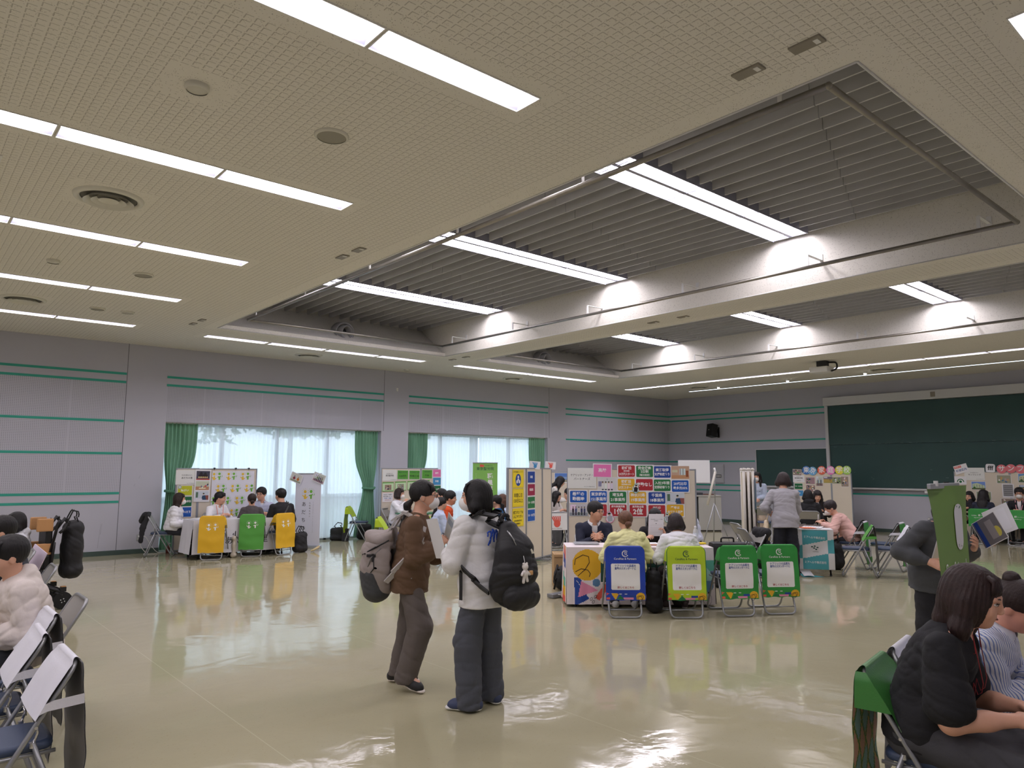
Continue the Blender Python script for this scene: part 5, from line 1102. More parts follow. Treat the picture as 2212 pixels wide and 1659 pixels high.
for u, z, w_, h_, kd, k_ in ((.50, 1.37, .27, .19, 'mix', 1), (.76, 1.36, .20, .28, 'group', 2), (1.0, 1.40, .25, .18, 'yard', 3), (1.24, 1.39, .25, .18, 'mix', 4), (1.46, 1.36, .20, .28, 'mix', 5), (.50, 1.15, .27, .20, 'mix', 6)):
    s = on_panel('photo_print', EP, ED, u, z, w_, h_, PAPER, 'small photo, %s on the letter-disc board' % ['first of the top row', 'upright one, second of the top row', 'yard view, third of the top row', 'fourth of the top row', 'upright one at the right end', 'alone in the second row'][k_-1], G, cat='photo'); photo(s, 0, 0, w_*.96, h_*.95, kd, 50+k_); put(s)
# --- far right board
FP, FD = (20.15, 6.62), -90; G = 'pictures on the far right board'
panel(20.15, 6.62, -90, 1.18, 1.64, 'cream panel behind the far right booth, left half'); panel(20.15, 5.435, -90, 1.18, 1.64, 'cream panel behind the far right booth, right half')
s = on_panel('booth_sign', FP, FD, .45, 1.58, .44, .30, mat('sign_white', (222, 224, 220), 0.7), 'white name sign サンフレンズ at the far right booth', G, cat='sign'); s.text('社会福祉法人', 0, .03, .03, pc((120, 120, 124))); s.text('サンフレンズ', 0, -.02, .046, INK, .01); s.text('キャリエコ2026 No.21', .11, -.125, .016, INK, .01); put(s)
s = on_panel('notice', FP, FD, .17, 1.70, .30, .21, PAPER, 'tilted white card with red strip and blue letters 杉並区内', G, -.28, .015); s.rect(-.06, .06, .16, .05, CORAL); s.text('職員数1位', -.06, .06, .03, WHP, .01); s.text('杉並区内', 0, -.03, .062, pc((40, 90, 150)), .02); put(s)
s = on_panel('notice', FP, FD, .14, 1.42, .26, .20, PAPER, 'white card with a green wreath emblem', G, 0, .01); s.ring(0, -.04, .07, .02, DGR, a0=0, a1=180); s.disc(0, -.03, .03, DGR); put(s)
s = on_panel('logo_card', FP, FD, .80, 1.72, .20, .20, None, 'white rounded card with the letters fff', G, .05, .015, 'card'); s.poly_solid([(.1*(abs(math.cos(a))**.4)*(1 if math.cos(a) > 0 else -1), .1*(abs(math.sin(a))**.4)*(1 if math.sin(a) > 0 else -1)) for a in [2*math.pi*k/28 for k in range(28)]], PAPER, .002); s.text('fff', 0, .0, .15, INK, .02); put(s)
DP2 = mat('disc_dusty_pink', (216, 116, 124), .7)
for i, ch in enumerate('サンフレンズ'):
    s = on_panel('letter_disc', FP, FD, 1.03+.19*i, 1.70+.008*(i % 2), 0, 0, None, 'dusty pink disc with the white letter %s, number %s of the row' % (ch, ORD[i]), 'dusty pink letter discs', 0, .012+.004*(i % 2), 'letter disc'); ci = [(.105*math.cos(2*math.pi*k/28), .105*math.sin(2*math.pi*k/28)) for k in range(28)]; s.poly_solid(ci, DP2, .002); s.text(ch, 0, 0, .15, WHP, .02); put(s)
for u, z, w_, h_, kd, lab, k_ in ((1.06, 1.46, .30, .20, 'mix', 'grey relief photo under the pink discs', 1), (1.50, 1.49, .31, .21, 'building', 'photo of a curved building at the far right booth', 2), (.52, 1.30, .31, .20, 'building', 'photo of an apartment block at the far right booth', 3), (.62, 1.06, .32, .20, 'mix', 'photo of a group below the apartment photo', 4), (1.50, 1.24, .30, .20, 'yard', 'photo of two people walking, far right booth', 5), (1.52, 1.02, .31, .21, 'elder', 'photo of two seated people, far right booth', 6), (1.12, .90, .30, .22, 'mix', 'dark photo low on the far right board', 7)):
    s = on_panel('photo_print', FP, FD, u, z, w_, h_, PAPER, lab, G, cat='photo'); photo(s, 0, 0, w_*.94, h_*.93, kd, 70+k_); put(s)
s = on_panel('notice', FP, FD, 1.13, 1.19, .24, .32, PAPER, 'grey upright text sheet in the middle of the far right board', G); s.rect(0, .01, .20, .27, pc((140, 140, 140)))
for i in range(6): s.rect(0, .12-.045*i, .17, .006, INK)
put(s); s = on_panel('poster', FP, FD, 1.98, 1.38, .30, .42, pc((32, 140, 170)), 'blue upright poster at the right end of the far right board', G); s.vtext('介護', -.05, .1, .08, WHP, .1, .02); put(s)
# --- leaning green banner on the right, seen nearly edge-on
FBX, FBY, FBA = 4.98, 1.84, 25.5
# ================================================================ people: smooth implicit surfaces, one skin per body
def V3(*a): return np.array(a, np.float32)
def nrm(v): v = np.asarray(v, np.float32); return v/(np.linalg.norm(v)+1e-9)
class Field:
    def __init__(s): s.p = []; s.w = None
    def cap(s, a, b, r1, r2=None, k=0.03, ax=None, sc=1.0, neg=False):
        a, b = V3(*a), V3(*b); r2 = r1 if r2 is None else r2; ab = b-a; L = float(ab@ab)+1e-12; r = max(r1, r2)*max(sc, 1)
        axn = None if ax is None else nrm(ax)
        def f(P):
            q = P-a; t = np.clip((q@ab)/L, 0, 1); d = q-t[..., None]*ab
            if axn is not None: d = d+axn*((d@axn)*(1/sc-1))[..., None]
            return np.sqrt((d*d).sum(-1))-(r1+(r2-r1)*t)
        s.p.append((f, np.minimum(a, b)-r, np.maximum(a, b)+r, k, neg)); return s
    def ell(s, c, r, R=None, k=0.03, neg=False):
        c = V3(*c); r = V3(*r); m = float(r.min()); M = np.eye(3, dtype=np.float32) if R is None else np.asarray(R, np.float32)
        def f(P):
            q = (P-c)@M/r; l = np.sqrt((q*q).sum(-1)); g = np.sqrt(((q/r)**2).sum(-1))+1e-6; return l*(l-1)/g
        e = np.abs(M)@r; s.p.append((f, c-e, c+e, k, neg)); return s
    def cut(s, n, c):
        """keep the side where n.p < c"""
        n = nrm(n); s.p.append((lambda P: P@n-c, None, None, 'cut', None)); return s
    def chain(s, pts, rs, k=0.02, ax=None, sc=1.0):
        for i in range(len(pts)-1): s.cap(pts[i], pts[i+1], rs[i], rs[i+1], k, ax, sc)
        return s
    def wob(s, f): s.w = f; return s
    def mesh(s, h, pad=0.012):
        bs = [(a, b) for f, a, b, k, n in s.p if a is not None and not n]; lo = np.min([a for a, b in bs], 0)-pad-h; hi = np.max([b for a, b in bs], 0)+pad+h
        N = np.ceil((hi-lo)/h).astype(int)+1; xs_ = [lo[i]+h*np.arange(N[i], dtype=np.float32) for i in range(3)]; F = np.full(N, 0.2, np.float32)
        for f, a, b, k, neg in s.p:
            if k == 'cut': continue
            m = k+2.5*h; i0 = [max(0, int((a[i]-m-lo[i])/h)) for i in range(3)]; i1 = [min(N[i], int((b[i]+m-lo[i])/h)+2) for i in range(3)]
            if any(i1[i] <= i0[i] for i in range(3)): continue
            sl = tuple(slice(i0[i], i1[i]) for i in range(3)); P = np.stack(np.meshgrid(*[xs_[i][sl[i]] for i in range(3)], indexing='ij'), -1); d = f(P); A = F[sl]
            if neg: d = -d; hh_ = np.clip(0.5-0.5*(A-d)/k, 0, 1); F[sl] = d*hh_+A*(1-hh_)+k*hh_*(1-hh_)
            else: hh_ = np.clip(0.5+0.5*(A-d)/k, 0, 1); F[sl] = d*hh_+A*(1-hh_)-k*hh_*(1-hh_)
        near = None
        for f, a, b, k, neg in s.p:
            if k == 'cut': P = np.stack(np.meshgrid(*xs_, indexing='ij'), -1) if near is None else near; near = P; F = np.maximum(F, f(P).astype(np.float32))
        if s.w is not None:
            i = np.abs(F) < 3*h+0.015; ix = np.argwhere(i); P = lo+ix.astype(np.float32)*h; F[i] += s.w(P)
        return nets(F, lo, h)
def nets(F, lo, h):
    S = F < 0; N = F.shape; C = tuple(n-1 for n in N); acc = np.zeros(C+(3,), np.float32); cnt = np.zeros(C, np.int16); edges = []
    for ax in range(3):
        a = [slice(None)]*3; b = [slice(None)]*3; a[ax] = slice(0, -1); b[ax] = slice(1, None); cr = S[tuple(a)] != S[tuple(b)]
        ix = np.argwhere(cr)
        if len(ix) == 0: continue
        f0 = F[tuple(a)][cr]; f1 = F[tuple(b)][cr]; t = f0/(f0-f1); pos = ix.astype(np.float32); pos[:, ax] += t; o1, o2 = [i for i in range(3) if i != ax]
        ok = np.ones(len(ix), bool); cells = []
        for d1 in (0, 1):
            for d2 in (0, 1):
                c = ix.copy(); c[:, o1] -= d1; c[:, o2] -= d2; v = (c >= 0).all(1) & (c[:, 0] < C[0]) & (c[:, 1] < C[1]) & (c[:, 2] < C[2]); ok &= v; cv = c[v]
                np.add.at(acc, (cv[:, 0], cv[:, 1], cv[:, 2]), pos[v]); np.add.at(cnt, (cv[:, 0], cv[:, 1], cv[:, 2]), 1); cells.append(c)
        inside = S[tuple(a)][cr]; edges.append((ax, [c[ok] for c in cells], inside[ok]))
    m = cnt > 0; idx = np.full(C, -1, np.int64); idx[m] = np.arange(m.sum()); verts = lo+(acc[m]/cnt[m][:, None])*h; faces = []
    for ax, cs, ins in edges:
        g = [idx[c[:, 0], c[:, 1], c[:, 2]] for c in cs]; q = np.stack([g[0], g[1], g[3], g[2]], 1); fl = ins if ax != 1 else ~ins
        q = np.where(fl[:, None], q[:, ::-1], q); faces.append(q)
    f = np.concatenate(faces) if faces else np.zeros((0, 4), int); return verts, f[:, ::-1]
def add_np(mb, v, f, m, smooth=True):
    n = len(mb.v); k = mb.mi(m); mb.v += v.tolist(); mb.f += (f+n).tolist(); mb.m += [k]*len(f); mb.sm += [smooth]*len(f)
def fobj(name, parent, fld, h, m):
    v, f = fld.mesh(h); mb = MB(); add_np(mb, v, f, m); return mb.build(name, parent)
def Rz(a): c, s = math.cos(a), math.sin(a); return np.array([[c, -s, 0], [s, c, 0], [0, 0, 1]], np.float32)
def Ry(a): c, s = math.cos(a), math.sin(a); return np.array([[c, 0, s], [0, 1, 0], [-s, 0, c]], np.float32)
def Rx(a): c, s = math.cos(a), math.sin(a); return np.array([[1, 0, 0], [0, c, -s], [0, s, c]], np.float32)
def ik(S, T, a, b, pole):
    d = T-S; L = float(np.linalg.norm(d)); L2 = min(L, (a+b)*0.995); d = d/(L+1e-9); x = (a*a-b*b+L2*L2)/(2*L2); hh_ = math.sqrt(max(a*a-x*x, 0)); pole = nrm(pole); p = nrm(pole-d*float(pole@d)); return S+d*x+p*hh_, S+d*L2
def folds(seed, amp, dirs=((1, 0, 3), (0, 1, 4), (1, 1, 2), (-1, 1, 3)), fr=22):
    r = np.random.RandomState(seed); D = [(nrm(V3(*d)+V3(*r.uniform(-.6, .6, 3))), fr*r.uniform(.7, 1.6), r.uniform(0, 6.28)) for d in dirs]
    def f(P):
        o = np.zeros(len(P), np.float32); w = np.sin(P@V3(7, 5, 9)+seed)*0.9
        for d, q, ph in D: o += (1-np.abs(np.sin((P@d)*q+ph+w+.7*np.sin(P@V3(19, -23, 17)+ph))))**2.2
        return amp*(o/len(D)-0.22)*2.4
    return f
SKIN = {}
def skin(rgb): return mat('skin_%d_%d_%d' % rgb, rgb, 0.5, bump=(130, 0.0004), tint=(14, 0.03))
SK = (214, 164, 138)
HAIRM = {}
def hair_mat(rgb):
    k = 'hair_%d_%d_%d' % rgb
    if k in MATS: return MATS[k]
    m = mat(k, rgb, 0.52, spec=0.38, bump=(260, 0.003, (1, 1, 0.06)), tint=(30, 0.25)); return m
EYEW = mat('eye_white', (220, 214, 208), .3); EYED = mat('eye_dark', (30, 22, 18), .2); MASKM = mat('mask_white', (232, 230, 228), .8, bump=(300, .0003)); LIP = mat('lip', (176, 104, 98), .45)
BLACKH, DARKB, BROWN = (22, 20, 21), (44, 32, 28), (92, 62, 46)
def clothm(rgb, r=0.85): return mat('cloth_%d_%d_%d' % rgb, rgb, r, bump=(34, 0.0035), tint=(5, 0.045))
def stripe_m():
    if 'striped_shirt' in MATS: return MATS['striped_shirt']
    m, nt, b, N, L = nodes_mat('striped_shirt'); tc = N('ShaderNodeTexCoord'); sp = N('ShaderNodeSeparateXYZ'); L(tc.outputs['Object'], sp.inputs[0]); nz = N('ShaderNodeTexNoise'); nz.inputs['Scale'].default_value = 5; L(tc.outputs['Object'], nz.inputs['Vector'])
    a = math_n(nt, 'FRACT', math_n(nt, 'MULTIPLY', math_n(nt, 'ADD', math_n(nt, 'ADD', sp.outputs[1], math_n(nt, 'MULTIPLY', sp.outputs[0], .55)), math_n(nt, 'MULTIPLY', nz.outputs[0], .03)), 70)); L(mixcol(nt, math_n(nt, 'LESS_THAN', a, .36), lin((226, 228, 236)), lin((122, 142, 196))), b.inputs['Base Color']); b.inputs['Roughness'].default_value = .85; return m
def hand(fld, W, d, n, side, curl=0.35, s=1.0, spread=0.5, k=0.007, thumb=0.5, grip=None):
    """W wrist, d pointing along the palm, n out of the palm's inner face; side=+1 left hand, -1 right"""
    d = nrm(d); n = nrm(n-d*float(n@d)); t = nrm(np.cross(d, n))*(-side)   # t: towards the thumb
    K = W+d*0.082*s; A = n
    for j in range(4):
        o = (0.5-j/3.0); base = W+d*0.012*s+t*(o*0.030*s); kn = K+t*(o*0.062*s)-d*abs(o)*0.008*s; fld.cap(base, kn, 0.016*s, 0.0115*s, 0.012, A, 0.92)
    for j, L in enumerate((0.070, 0.078, 0.073, 0.056)):
        o = 0.5-j/3.0; p = K+t*(o*0.062*s)-d*abs(o)*0.008*s; a = 0.12; c = (grip[j] if grip else curl)*(1+0.08*j); dirv = nrm(d+t*o*0.22*spread)
        for q, (fr_, r1, r2) in enumerate(((0.45, .0092, .0085), (0.31, .0085, .0078), (0.24, .0078, .0068))):
            a = a+c*(1.0, 1.25, 0.9)[q]; v = dirv*math.cos(a)+n*math.sin(a); e = p+v*L*fr_*s; fld.cap(p, e, r1*s, r2*s, 0.004); p = e
    p = W+d*0.022*s+t*0.026*s+n*0.004*s; v = nrm(d*0.62+t*(0.80-0.35*thumb)+n*(0.15+0.5*thumb)); e = p+v*0.042*s; fld.cap(p-d*.008*s, e, .0150*s, .0105*s, .010)
    v2 = nrm(d*0.85+t*(0.40-0.3*thumb)+n*(0.10+0.5*thumb)); f = e+v2*0.030*s; fld.cap(e, f, .0100*s, .0088*s, .005); g = f+nrm(d*.95+t*.12+n*.3*thumb)*.022*s; fld.cap(f, g, .0088*s, .0075*s, .004)
def person(label, x, y, deg, H=1.58, male=False, sit=None, lean=4, slouch=6, side=0, twist=0, head=(0, 0, 0), hands=None, feet=None, poles=(None, None),
           top=dict(c=(220, 220, 220)), bottom=dict(c=(50, 50, 55)), shoes=(40, 40, 42), hair=('bob', BLACKH), mask=False, glasses=None, h=0.011, sk=SK, group=None, cat='person', hx=0.0, handp=None, legs=True, zoff=0.0, barefoot=False, cheek=0):
    s = H/1.6; r = thing('person', label, cat, (x, y, zoff), math.radians(deg), group); fat = top.get('fat', 1.0)
    hz = (sit+0.095*s if sit is not None else 0.865*s); tl = .93 if sit is not None else 1.0; hip = V3(hx, 0, hz); la = math.radians(lean); lb = math.radians(lean+slouch); sd = math.radians(side); tw = math.radians(twist)
    T1 = Rx(-sd)@Ry(la); T2 = Rz(tw)@Rx(-sd)@Ry(lb); up1, up2 = T1@V3(0, 0, 1), T2@V3(0, 0, 1); f1, f2 = T1@V3(1, 0, 0), T2@V3(1, 0, 0); l1, l2 = T1@V3(0, 1, 0), T2@V3(0, 1, 0)
    waist = hip+up1*0.19*s*tl; nb = waist+up2*0.275*s*tl; sw = (0.185 if male else 0.162)*s; ch = waist+up2*0.135*s*tl; hy, hp, hr = [math.radians(a) for a in head]; HR = Rz(hy)@Ry(hp)@Rx(hr)
    nd = nrm(up2*0.7+HR@V3(0.25, 0, 1)*0.6+V3(.12, 0, .2)); hj = nb+nd*0.062*s; hs = s*1.02 if H > 1.5 else s; HC = hj+HR@V3(0.022, 0, 0.098)*hs
    def hp_(a, b, c): return HC+HR@(V3(a, b, c)*hs)
    SH = {1: nb-up2*0.058*s+l2*sw, -1: nb-up2*0.058*s-l2*sw}; ua, fa = 0.265*s, 0.235*s
    EL, WR, HD = {}, {}, {}; hands = hands or ('down', 'down')
    for sg, hd, pl in ((1, hands[0], poles[0]), (-1, hands[1], poles[1])):
        if hd == 'down': tgt = SH[sg]+V3(0.05, 0.05*sg, -0.485*s)
        elif hd == 'lap': tgt = hip+V3(0.24*s, 0.09*sg, 0.09*s)
        elif hd == 'table': tgt = V3(hip[0]+0.34*s, 0.10*sg, 0.735)
        else: tgt = V3(*hd)
        pole = V3(-0.5, 0.65*sg, -0.8) if pl is None else V3(*pl); EL[sg], WR[sg] = ik(SH[sg], tgt, ua, fa, pole)
    # legs
    HJ = {1: hip+V3(0, 0.085*s, -0.01), -1: hip+V3(0, -0.085*s, -0.01)}; KN, AN, TOE = {}, {}, {}
    for i, sg in enumerate((1, -1)):
        if feet: fx, fy, fyaw = feet[i][:3]; fz = feet[i][3] if len(feet[i]) > 3 else 0.0
        elif sit is not None: fx, fy, fyaw, fz = hx+0.40*s, 0.12*sg, 6*sg, 0
        else: fx, fy, fyaw, fz = 0.0, 0.10*sg, 8*sg, 0
        A = V3(fx, fy, 0.085*s+fz); KN[sg], AN[sg] = ik(HJ[sg], A, 0.394*s, 0.378*s, V3(1, 0.12*sg, 0.25 if sit is not None else 0)); TOE[sg] = Rz(math.radians(fyaw))@V3(1, 0, 0)
    # ---- skin: one body
    b = MB(); S_ = skin(sk); F = Field()
    F.ell(hp_(-.014, 0, .022), V3(.094, .077, .090)*hs, HR, .02).ell(hp_(.016, 0, -.026), V3(.070, .061, .083)*hs, HR, .03).ell(hp_(.044, 0, -.083), V3(.034, .034, .024)*hs, HR, .03)
    for q in (1, -1): F.ell(hp_(.046, .034*q, -.034), V3(.036, .028, .036)*hs, HR, .02).ell(hp_(-.006, .077*q, -.014), V3(.020, .009, .031)*hs, HR, .007).cap(hp_(.078, .012*q, .026), hp_(.070, .046*q, .022), .010*hs, None, .012).ell(hp_(.094, .031*q, .004), V3(.016, .017, .011)*hs, HR, .010, neg=True)
    F.cap(hp_(.082, 0, .018), hp_(.099, 0, -.022), .0075*hs, .0095*hs, .010).ell(hp_(.094, .009, -.028), V3(.009, .008, .007)*hs, HR, .006).ell(hp_(.094, -.009, -.028), V3(.009, .008, .007)*hs, HR, .006).cap(hp_(.078, -.012, -.056), hp_(.078, .012, -.056), .0095*hs, None, .008)
    F.cap(hp_(-.018, 0, -.05), nb-up2*.01, .052*s*(1.1 if male else 1), .058*s*(1.1 if male else 1), .02).cap(nb-up2*.03-l2*.09*s, nb-up2*.03+l2*.09*s, .045*s, None, .04, f2, .9).ell(ch+up2*.06, V3(.085, .12, .09)*s, T2, .04)
    v, f = F.mesh(min(h, .0085)); add_np(b, v, f, S_)
    G = Field(); G.ell(ch, V3(.085, .13, .15)*s, T2, .05).ell(waist, V3(.08, .115, .12)*s, T1, .05).ell(hip, V3(.09, .14, .10)*s, T1, .05)
    for sg in (1, -1):
        G.cap(SH[sg], EL[sg], .040*s, .034*s, .03)
        if legs: G.cap(HJ[sg], KN[sg], .070*s, .048*s, .04).cap(KN[sg], AN[sg], .046*s, .032*s, .02).cap(AN[sg], AN[sg]+TOE[sg]*.12*s-V3(0, 0, .045*s), .032*s, .022*s, .02)
    v, f = G.mesh(.016); add_np(b, v, f, S_)
    bare = top.get('sleeve', 1.0) < 0.8
    for i, sg in enumerate((1, -1)):
        A = Field(); W_ = WR[sg]; fd = nrm(W_-EL[sg]); pars = (handp[i] if handp else None) or {}
        d_ = nrm(fd+V3(*pars.get('d', (0, 0, 0)))*1.0); n_ = V3(*pars.get('n', (0.2, -sg*0.8, -0.5)))
        if bare: A.cap(SH[sg], EL[sg], .045*s*fat, .040*s*fat, .02)
        A.cap(EL[sg], EL[sg]*.45+W_*.55, (.040 if bare else .032)*s*(fat if bare else 1), .036*s, .02).cap(EL[sg]*.5+W_*.5, W_, .035*s, .025*s, .02, None).cap(W_-fd*.01, W_+d_*.03*s, .024*s, .024*s, .01, n_, .8)
        hand(A, W_, d_, n_, sg, pars.get('curl', .35), s*(1.08 if male else .98), pars.get('spread', .5), thumb=pars.get('thumb', .5), grip=pars.get('grip')); v, f = A.mesh(min(h, .0055) if h > .0065 else .0042); add_np(b, v, f, S_)
        HD[sg] = (W_+d_*.085*s, d_, n_)
    # eyes, brows, mouth on the same mesh
    MH = Matrix(((HR[0][0], HR[0][1], HR[0][2], HC[0]), (HR[1][0], HR[1][1], HR[1][2], HC[1]), (HR[2][0], HR[2][1], HR[2][2], HC[2]), (0, 0, 0, 1))) @ Matrix.Scale(float(hs), 4)
    hc = hair_mat(hair[1])
    for q in (1, -1):
        b.sphere((.0735, .031*q, .004), (.0125, .0150, .0062), EYEW, 12, MH); b.sphere((.0785, .031*q, .004), (.0085, .0072, .0068), EYED, 10, MH)
        b.tube([(.0825, .017*q, .0070), (.0880, .031*q, .0112), (.0790, .047*q, .0068)], .0018, EYED, 5, MH); b.tube([(.0855, .014*q, .0235), (.0850, .031*q, .0290), (.0730, .050*q, .0250)], [.0022, .0030, .0012], hc, 6, MH)
    if not mask: b.tube([(.0790, -.022, -.0560), (.0885, 0, -.0555), (.0790, .022, -.0560)], [.0012, .0050, .0012], LIP, 8, MH); b.tube([(.0850, -.018, -.0561), (.0930, 0, -.0556), (.0850, .018, -.0561)], .0009, mat('mouth_line', (96, 48, 46), .6), 5, MH)
    b.build('body', r)
    # ---- hair
    st = hair[0]; HF = Field(); H2 = None; bang = hair[2] if len(hair) > 2 else .5; c0 = hp_(-.020, 0, .030)
    HF.ell(c0, V3(.106, .090, .098)*hs, HR, .02)
    if st in ('short',): HF.ell(hp_(-.02, 0, .06), V3(.100, .084, .078)*hs, HR, .02); zc = -.055
    elif st in ('bob', 'long'):
        zl = hair[3] if len(hair) > 3 else (-.135 if st == 'bob' else -.14); HF.ell(hp_(-.022, 0, -.03), V3(.104, .100, .10)*hs, HR, .03)
        for q in (1, -1): HF.chain([hp_(-.02, .070*q, -.02), hp_(-.012, .084*q, zl*.7), hp_(-.004, .078*q, zl)], [.036*hs, .036*hs, .024*hs], .03)
        HF.chain([hp_(-.07, 0, 0), hp_(-.075, 0, zl*.7), hp_(-.066, 0, zl)], [.06*hs, .058*hs, .05*hs], .03, HR@V3(1, 0, 0), .8)
        zc = zl-.02
    else: zc = -.06
    if st == 'long':
        bk = nb-f2*.085*s; HF.chain([hp_(-.06, 0, -.05), hp_(-.085, 0, -.13), bk-up2*.05*s-f2*.02, bk-up2*.26*s-f2*.005], [.078*hs, .085*hs, .095*hs, .07*hs], .04, f2, .45)
        if bang != 'back':
            for q in (1, -1): HF.chain([hp_(.0, .078*q, -.03), hp_(.02, .086*q, -.11), nb+f2*.065*s+l2*.085*q*s-up2*.06*s, nb+f2*.105*s+l2*.075*q*s-up2*.18*s], [.026, .028, .026, .014], .02, None)
        zc = -9
    if zc > -5: HF.cut(HR@V3(0, 0, -1), float((HR@V3(0, 0, -1))@hp_(0, 0, zc)))
    # open the face and, for short cuts, the nape
    HF.ell(hp_(.098, 0, -.052), V3(.066, .066, .088)*hs, HR, .014, neg=True)
    HF.ell(hp_(.092, 0, -.005+.03*(.5-(bang if bang != 'back' else 0))), V3(.040, .060, .040)*hs, HR, .012, neg=True)
    if st == 'short': HF.ell(hp_(.035, 0, -.075), V3(.075, .12, .062)*hs, HR, .015, neg=True).ell(hp_(-.02, 0, -.125), V3(.12, .12, .068)*hs, HR, .01, neg=True)
    if st in ('pony', 'bun', 'lowbun'): HF.ell(hp_(.03, 0, -.07), V3(.085, .12, .075)*hs, HR, .02, neg=True).ell(hp_(-.03, 0, -.115), V3(.10, .12, .06)*hs, HR, .015, neg=True)
    if st == 'pony':
        z0 = hair[3] if len(hair) > 3 else -.02; bk = nb-f2*.10*s; H2 = Field(); H2.chain([hp_(-.105, 0, z0), hp_(-.135, 0, z0-.03), hp_(-.125, 0, z0-.12), bk-up2*.10*s, bk-up2*.27*s], [.020, .027, .032, .034, .012], .015)
    if st == 'lowbun': H2 = Field(); H2.ell(hp_(-.112, 0, -.050), V3(.034, .042, .036)*hs, HR, .008).ell(hp_(-.10, .01, -.075), V3(.02, .02, .025)*hs, HR, .01)
    if st == 'bun':
        z0 = hair[3] if len(hair) > 3 else .12; H2 = Field(); H2.ell(hp_(-.075, 0, z0), V3(.040, .042, .038)*hs, HR, .006)
    sdn = len(label)
    def strands(P):
        q = (P-HC)@HR; a = np.arctan2(q[:, 1], q[:, 0]); return (.0016*np.sin(a*34+q[:, 2]*26+sdn)+.0012*np.sin(a*71-q[:, 2]*38))*hs
    HF.wob(strands); hv, hf_ = HF.mesh(min(h, .0075)); hm = MB(); add_np(hm, hv, hf_, hc)
    if H2 is not None: H2.wob(strands); hv, hf_ = H2.mesh(min(h, .0065)); add_np(hm, hv, hf_, hc)
    hm.build('hair', r)
    if st == 'bob' or st == 'short' or bang not in (0, 'back'):
        q = MB(); rr = random.Random(sdn); nb_ = 15
        for i in range(nb_):
            a = (i/(nb_-1)-.5)*2; y0 = a*.056; zt = .074+.01*rr.random(); zb_ = (.020 if isinstance(bang, str) else .048-.052*bang)+.014*abs(a)*(-1)+.010*rr.random()
            q.tube([(.028, y0*.8, .097), (.056, y0, zt+.006), (.075-.016*a*a, y0*1.08, (zt+zb_)/2+.004), (.082-.022*a*a, y0*1.10+.004*rr.random(), zb_)], [.012, .0100, .0075, .0025], hc, 6, MH)
        q.build('fringe', r)
    if mask:
        M = Field(); M.ell(hp_(.052, 0, -.050), V3(.060, .058, .056)*hs, HR, .01).ell(hp_(.072, 0, -.045), V3(.044, .030, .040)*hs, HR, .03).cut(HR@V3(-1, 0, 0), float((HR@V3(-1, 0, 0))@hp_(.026, 0, 0))).cut(HR@V3(0, 0, 1), float((HR@V3(0, 0, 1))@hp_(0, 0, -.010)))
        M.wob(lambda P: .0014*np.abs(np.sin(((P-HC)@HR)[:, 2]*230))); mo = fobj('face_mask', r, M, min(h, .0065), MASKM); q = MB()
        for sg in (1, -1): q.tube([hp_(.040, .052*sg, -.022), hp_(.012, .074*sg, -.012), hp_(-.014, .087*sg, .004), hp_(-.026, .086*sg, -.018), hp_(-.012, .078*sg, -.040), hp_(.034, .054*sg, -.078)], .0016, MASKM, 5)
        q.build('ear_loop', mo)
    if glasses:
        gm = mat('glasses_frame_%d' % glasses[0], glasses, .3, .3); q = MB()
        for sg in (1, -1):
            ring = [(.100-.010*abs(math.cos(t)*.021+.0), .032*sg+.0235*math.cos(t), .003+.0165*math.sin(t)) for t in [2*math.pi*k/18 for k in range(18)]]; q.tube(ring, .0017, gm, 5, MH, closed=True); q.tube([(.096, .055*sg, .010), (.07, .071*sg, .010), (-.01, .083*sg, .004), (-.03, .082*sg, -.012)], .0016, gm, 5, MH)
        q.tube([(.100, -.009, .007), (.102, 0, .010), (.100, .009, .007)], .0017, gm, 5, MH); q.build('glasses', r)
    # ---- clothes
    def torso(F, o, w=1.0, hem=None, k=.06):
        F.ell(ch+up2*.01, V3(.098*w, (.158 if male else .138)*w, .165)*s+V3(o, o, 0), T2, .04).ell(waist, V3(.097*w, .130*w, .15)*s+V3(o, o, 0), T1, k).ell(hip+up1*.02, V3(.112*w, .158*w, .13)*s+V3(o, o, 0), T1, k).cap(nb-up2*.045*s, SH[1]*.92+nb*.08-up2*.008, (.058)*s+o*.5, .040*s+o*.6, .03).cap(nb-up2*.045*s, SH[-1]*.92+nb*.08-up2*.008, (.058)*s+o*.5, .040*s+o*.6, .03)
        if not male: F.ell(ch+f2*.055*s+l2*.055*s-up2*.005, V3(.052, .056, .056)*s+o*.6, T2, .04).ell(ch+f2*.055*s-l2*.055*s-up2*.005, V3(.052, .056, .056)*s+o*.6, T2, .04)
    def sleeves(F, o, frac, wide=1.0, end=None):
        for sg in (1, -1):
            F.cap(SH[sg], EL[sg], (.047*fat)*s*wide+o*.55, (.044*fat)*s*wide+o*.6, .022)
            if frac > 1-1e-6 or frac >= .8: 
                e = EL[sg]+(WR[sg]-EL[sg])*min(frac-.06, 1); m_ = EL[sg]*.4+e*.6; F.cap(EL[sg], m_, .044*s*wide+o*.6, .043*s*wide+o*.8, .018).cap(m_, e, .043*s*wide+o*.8, (end or .035)*s+o*.3, .012)
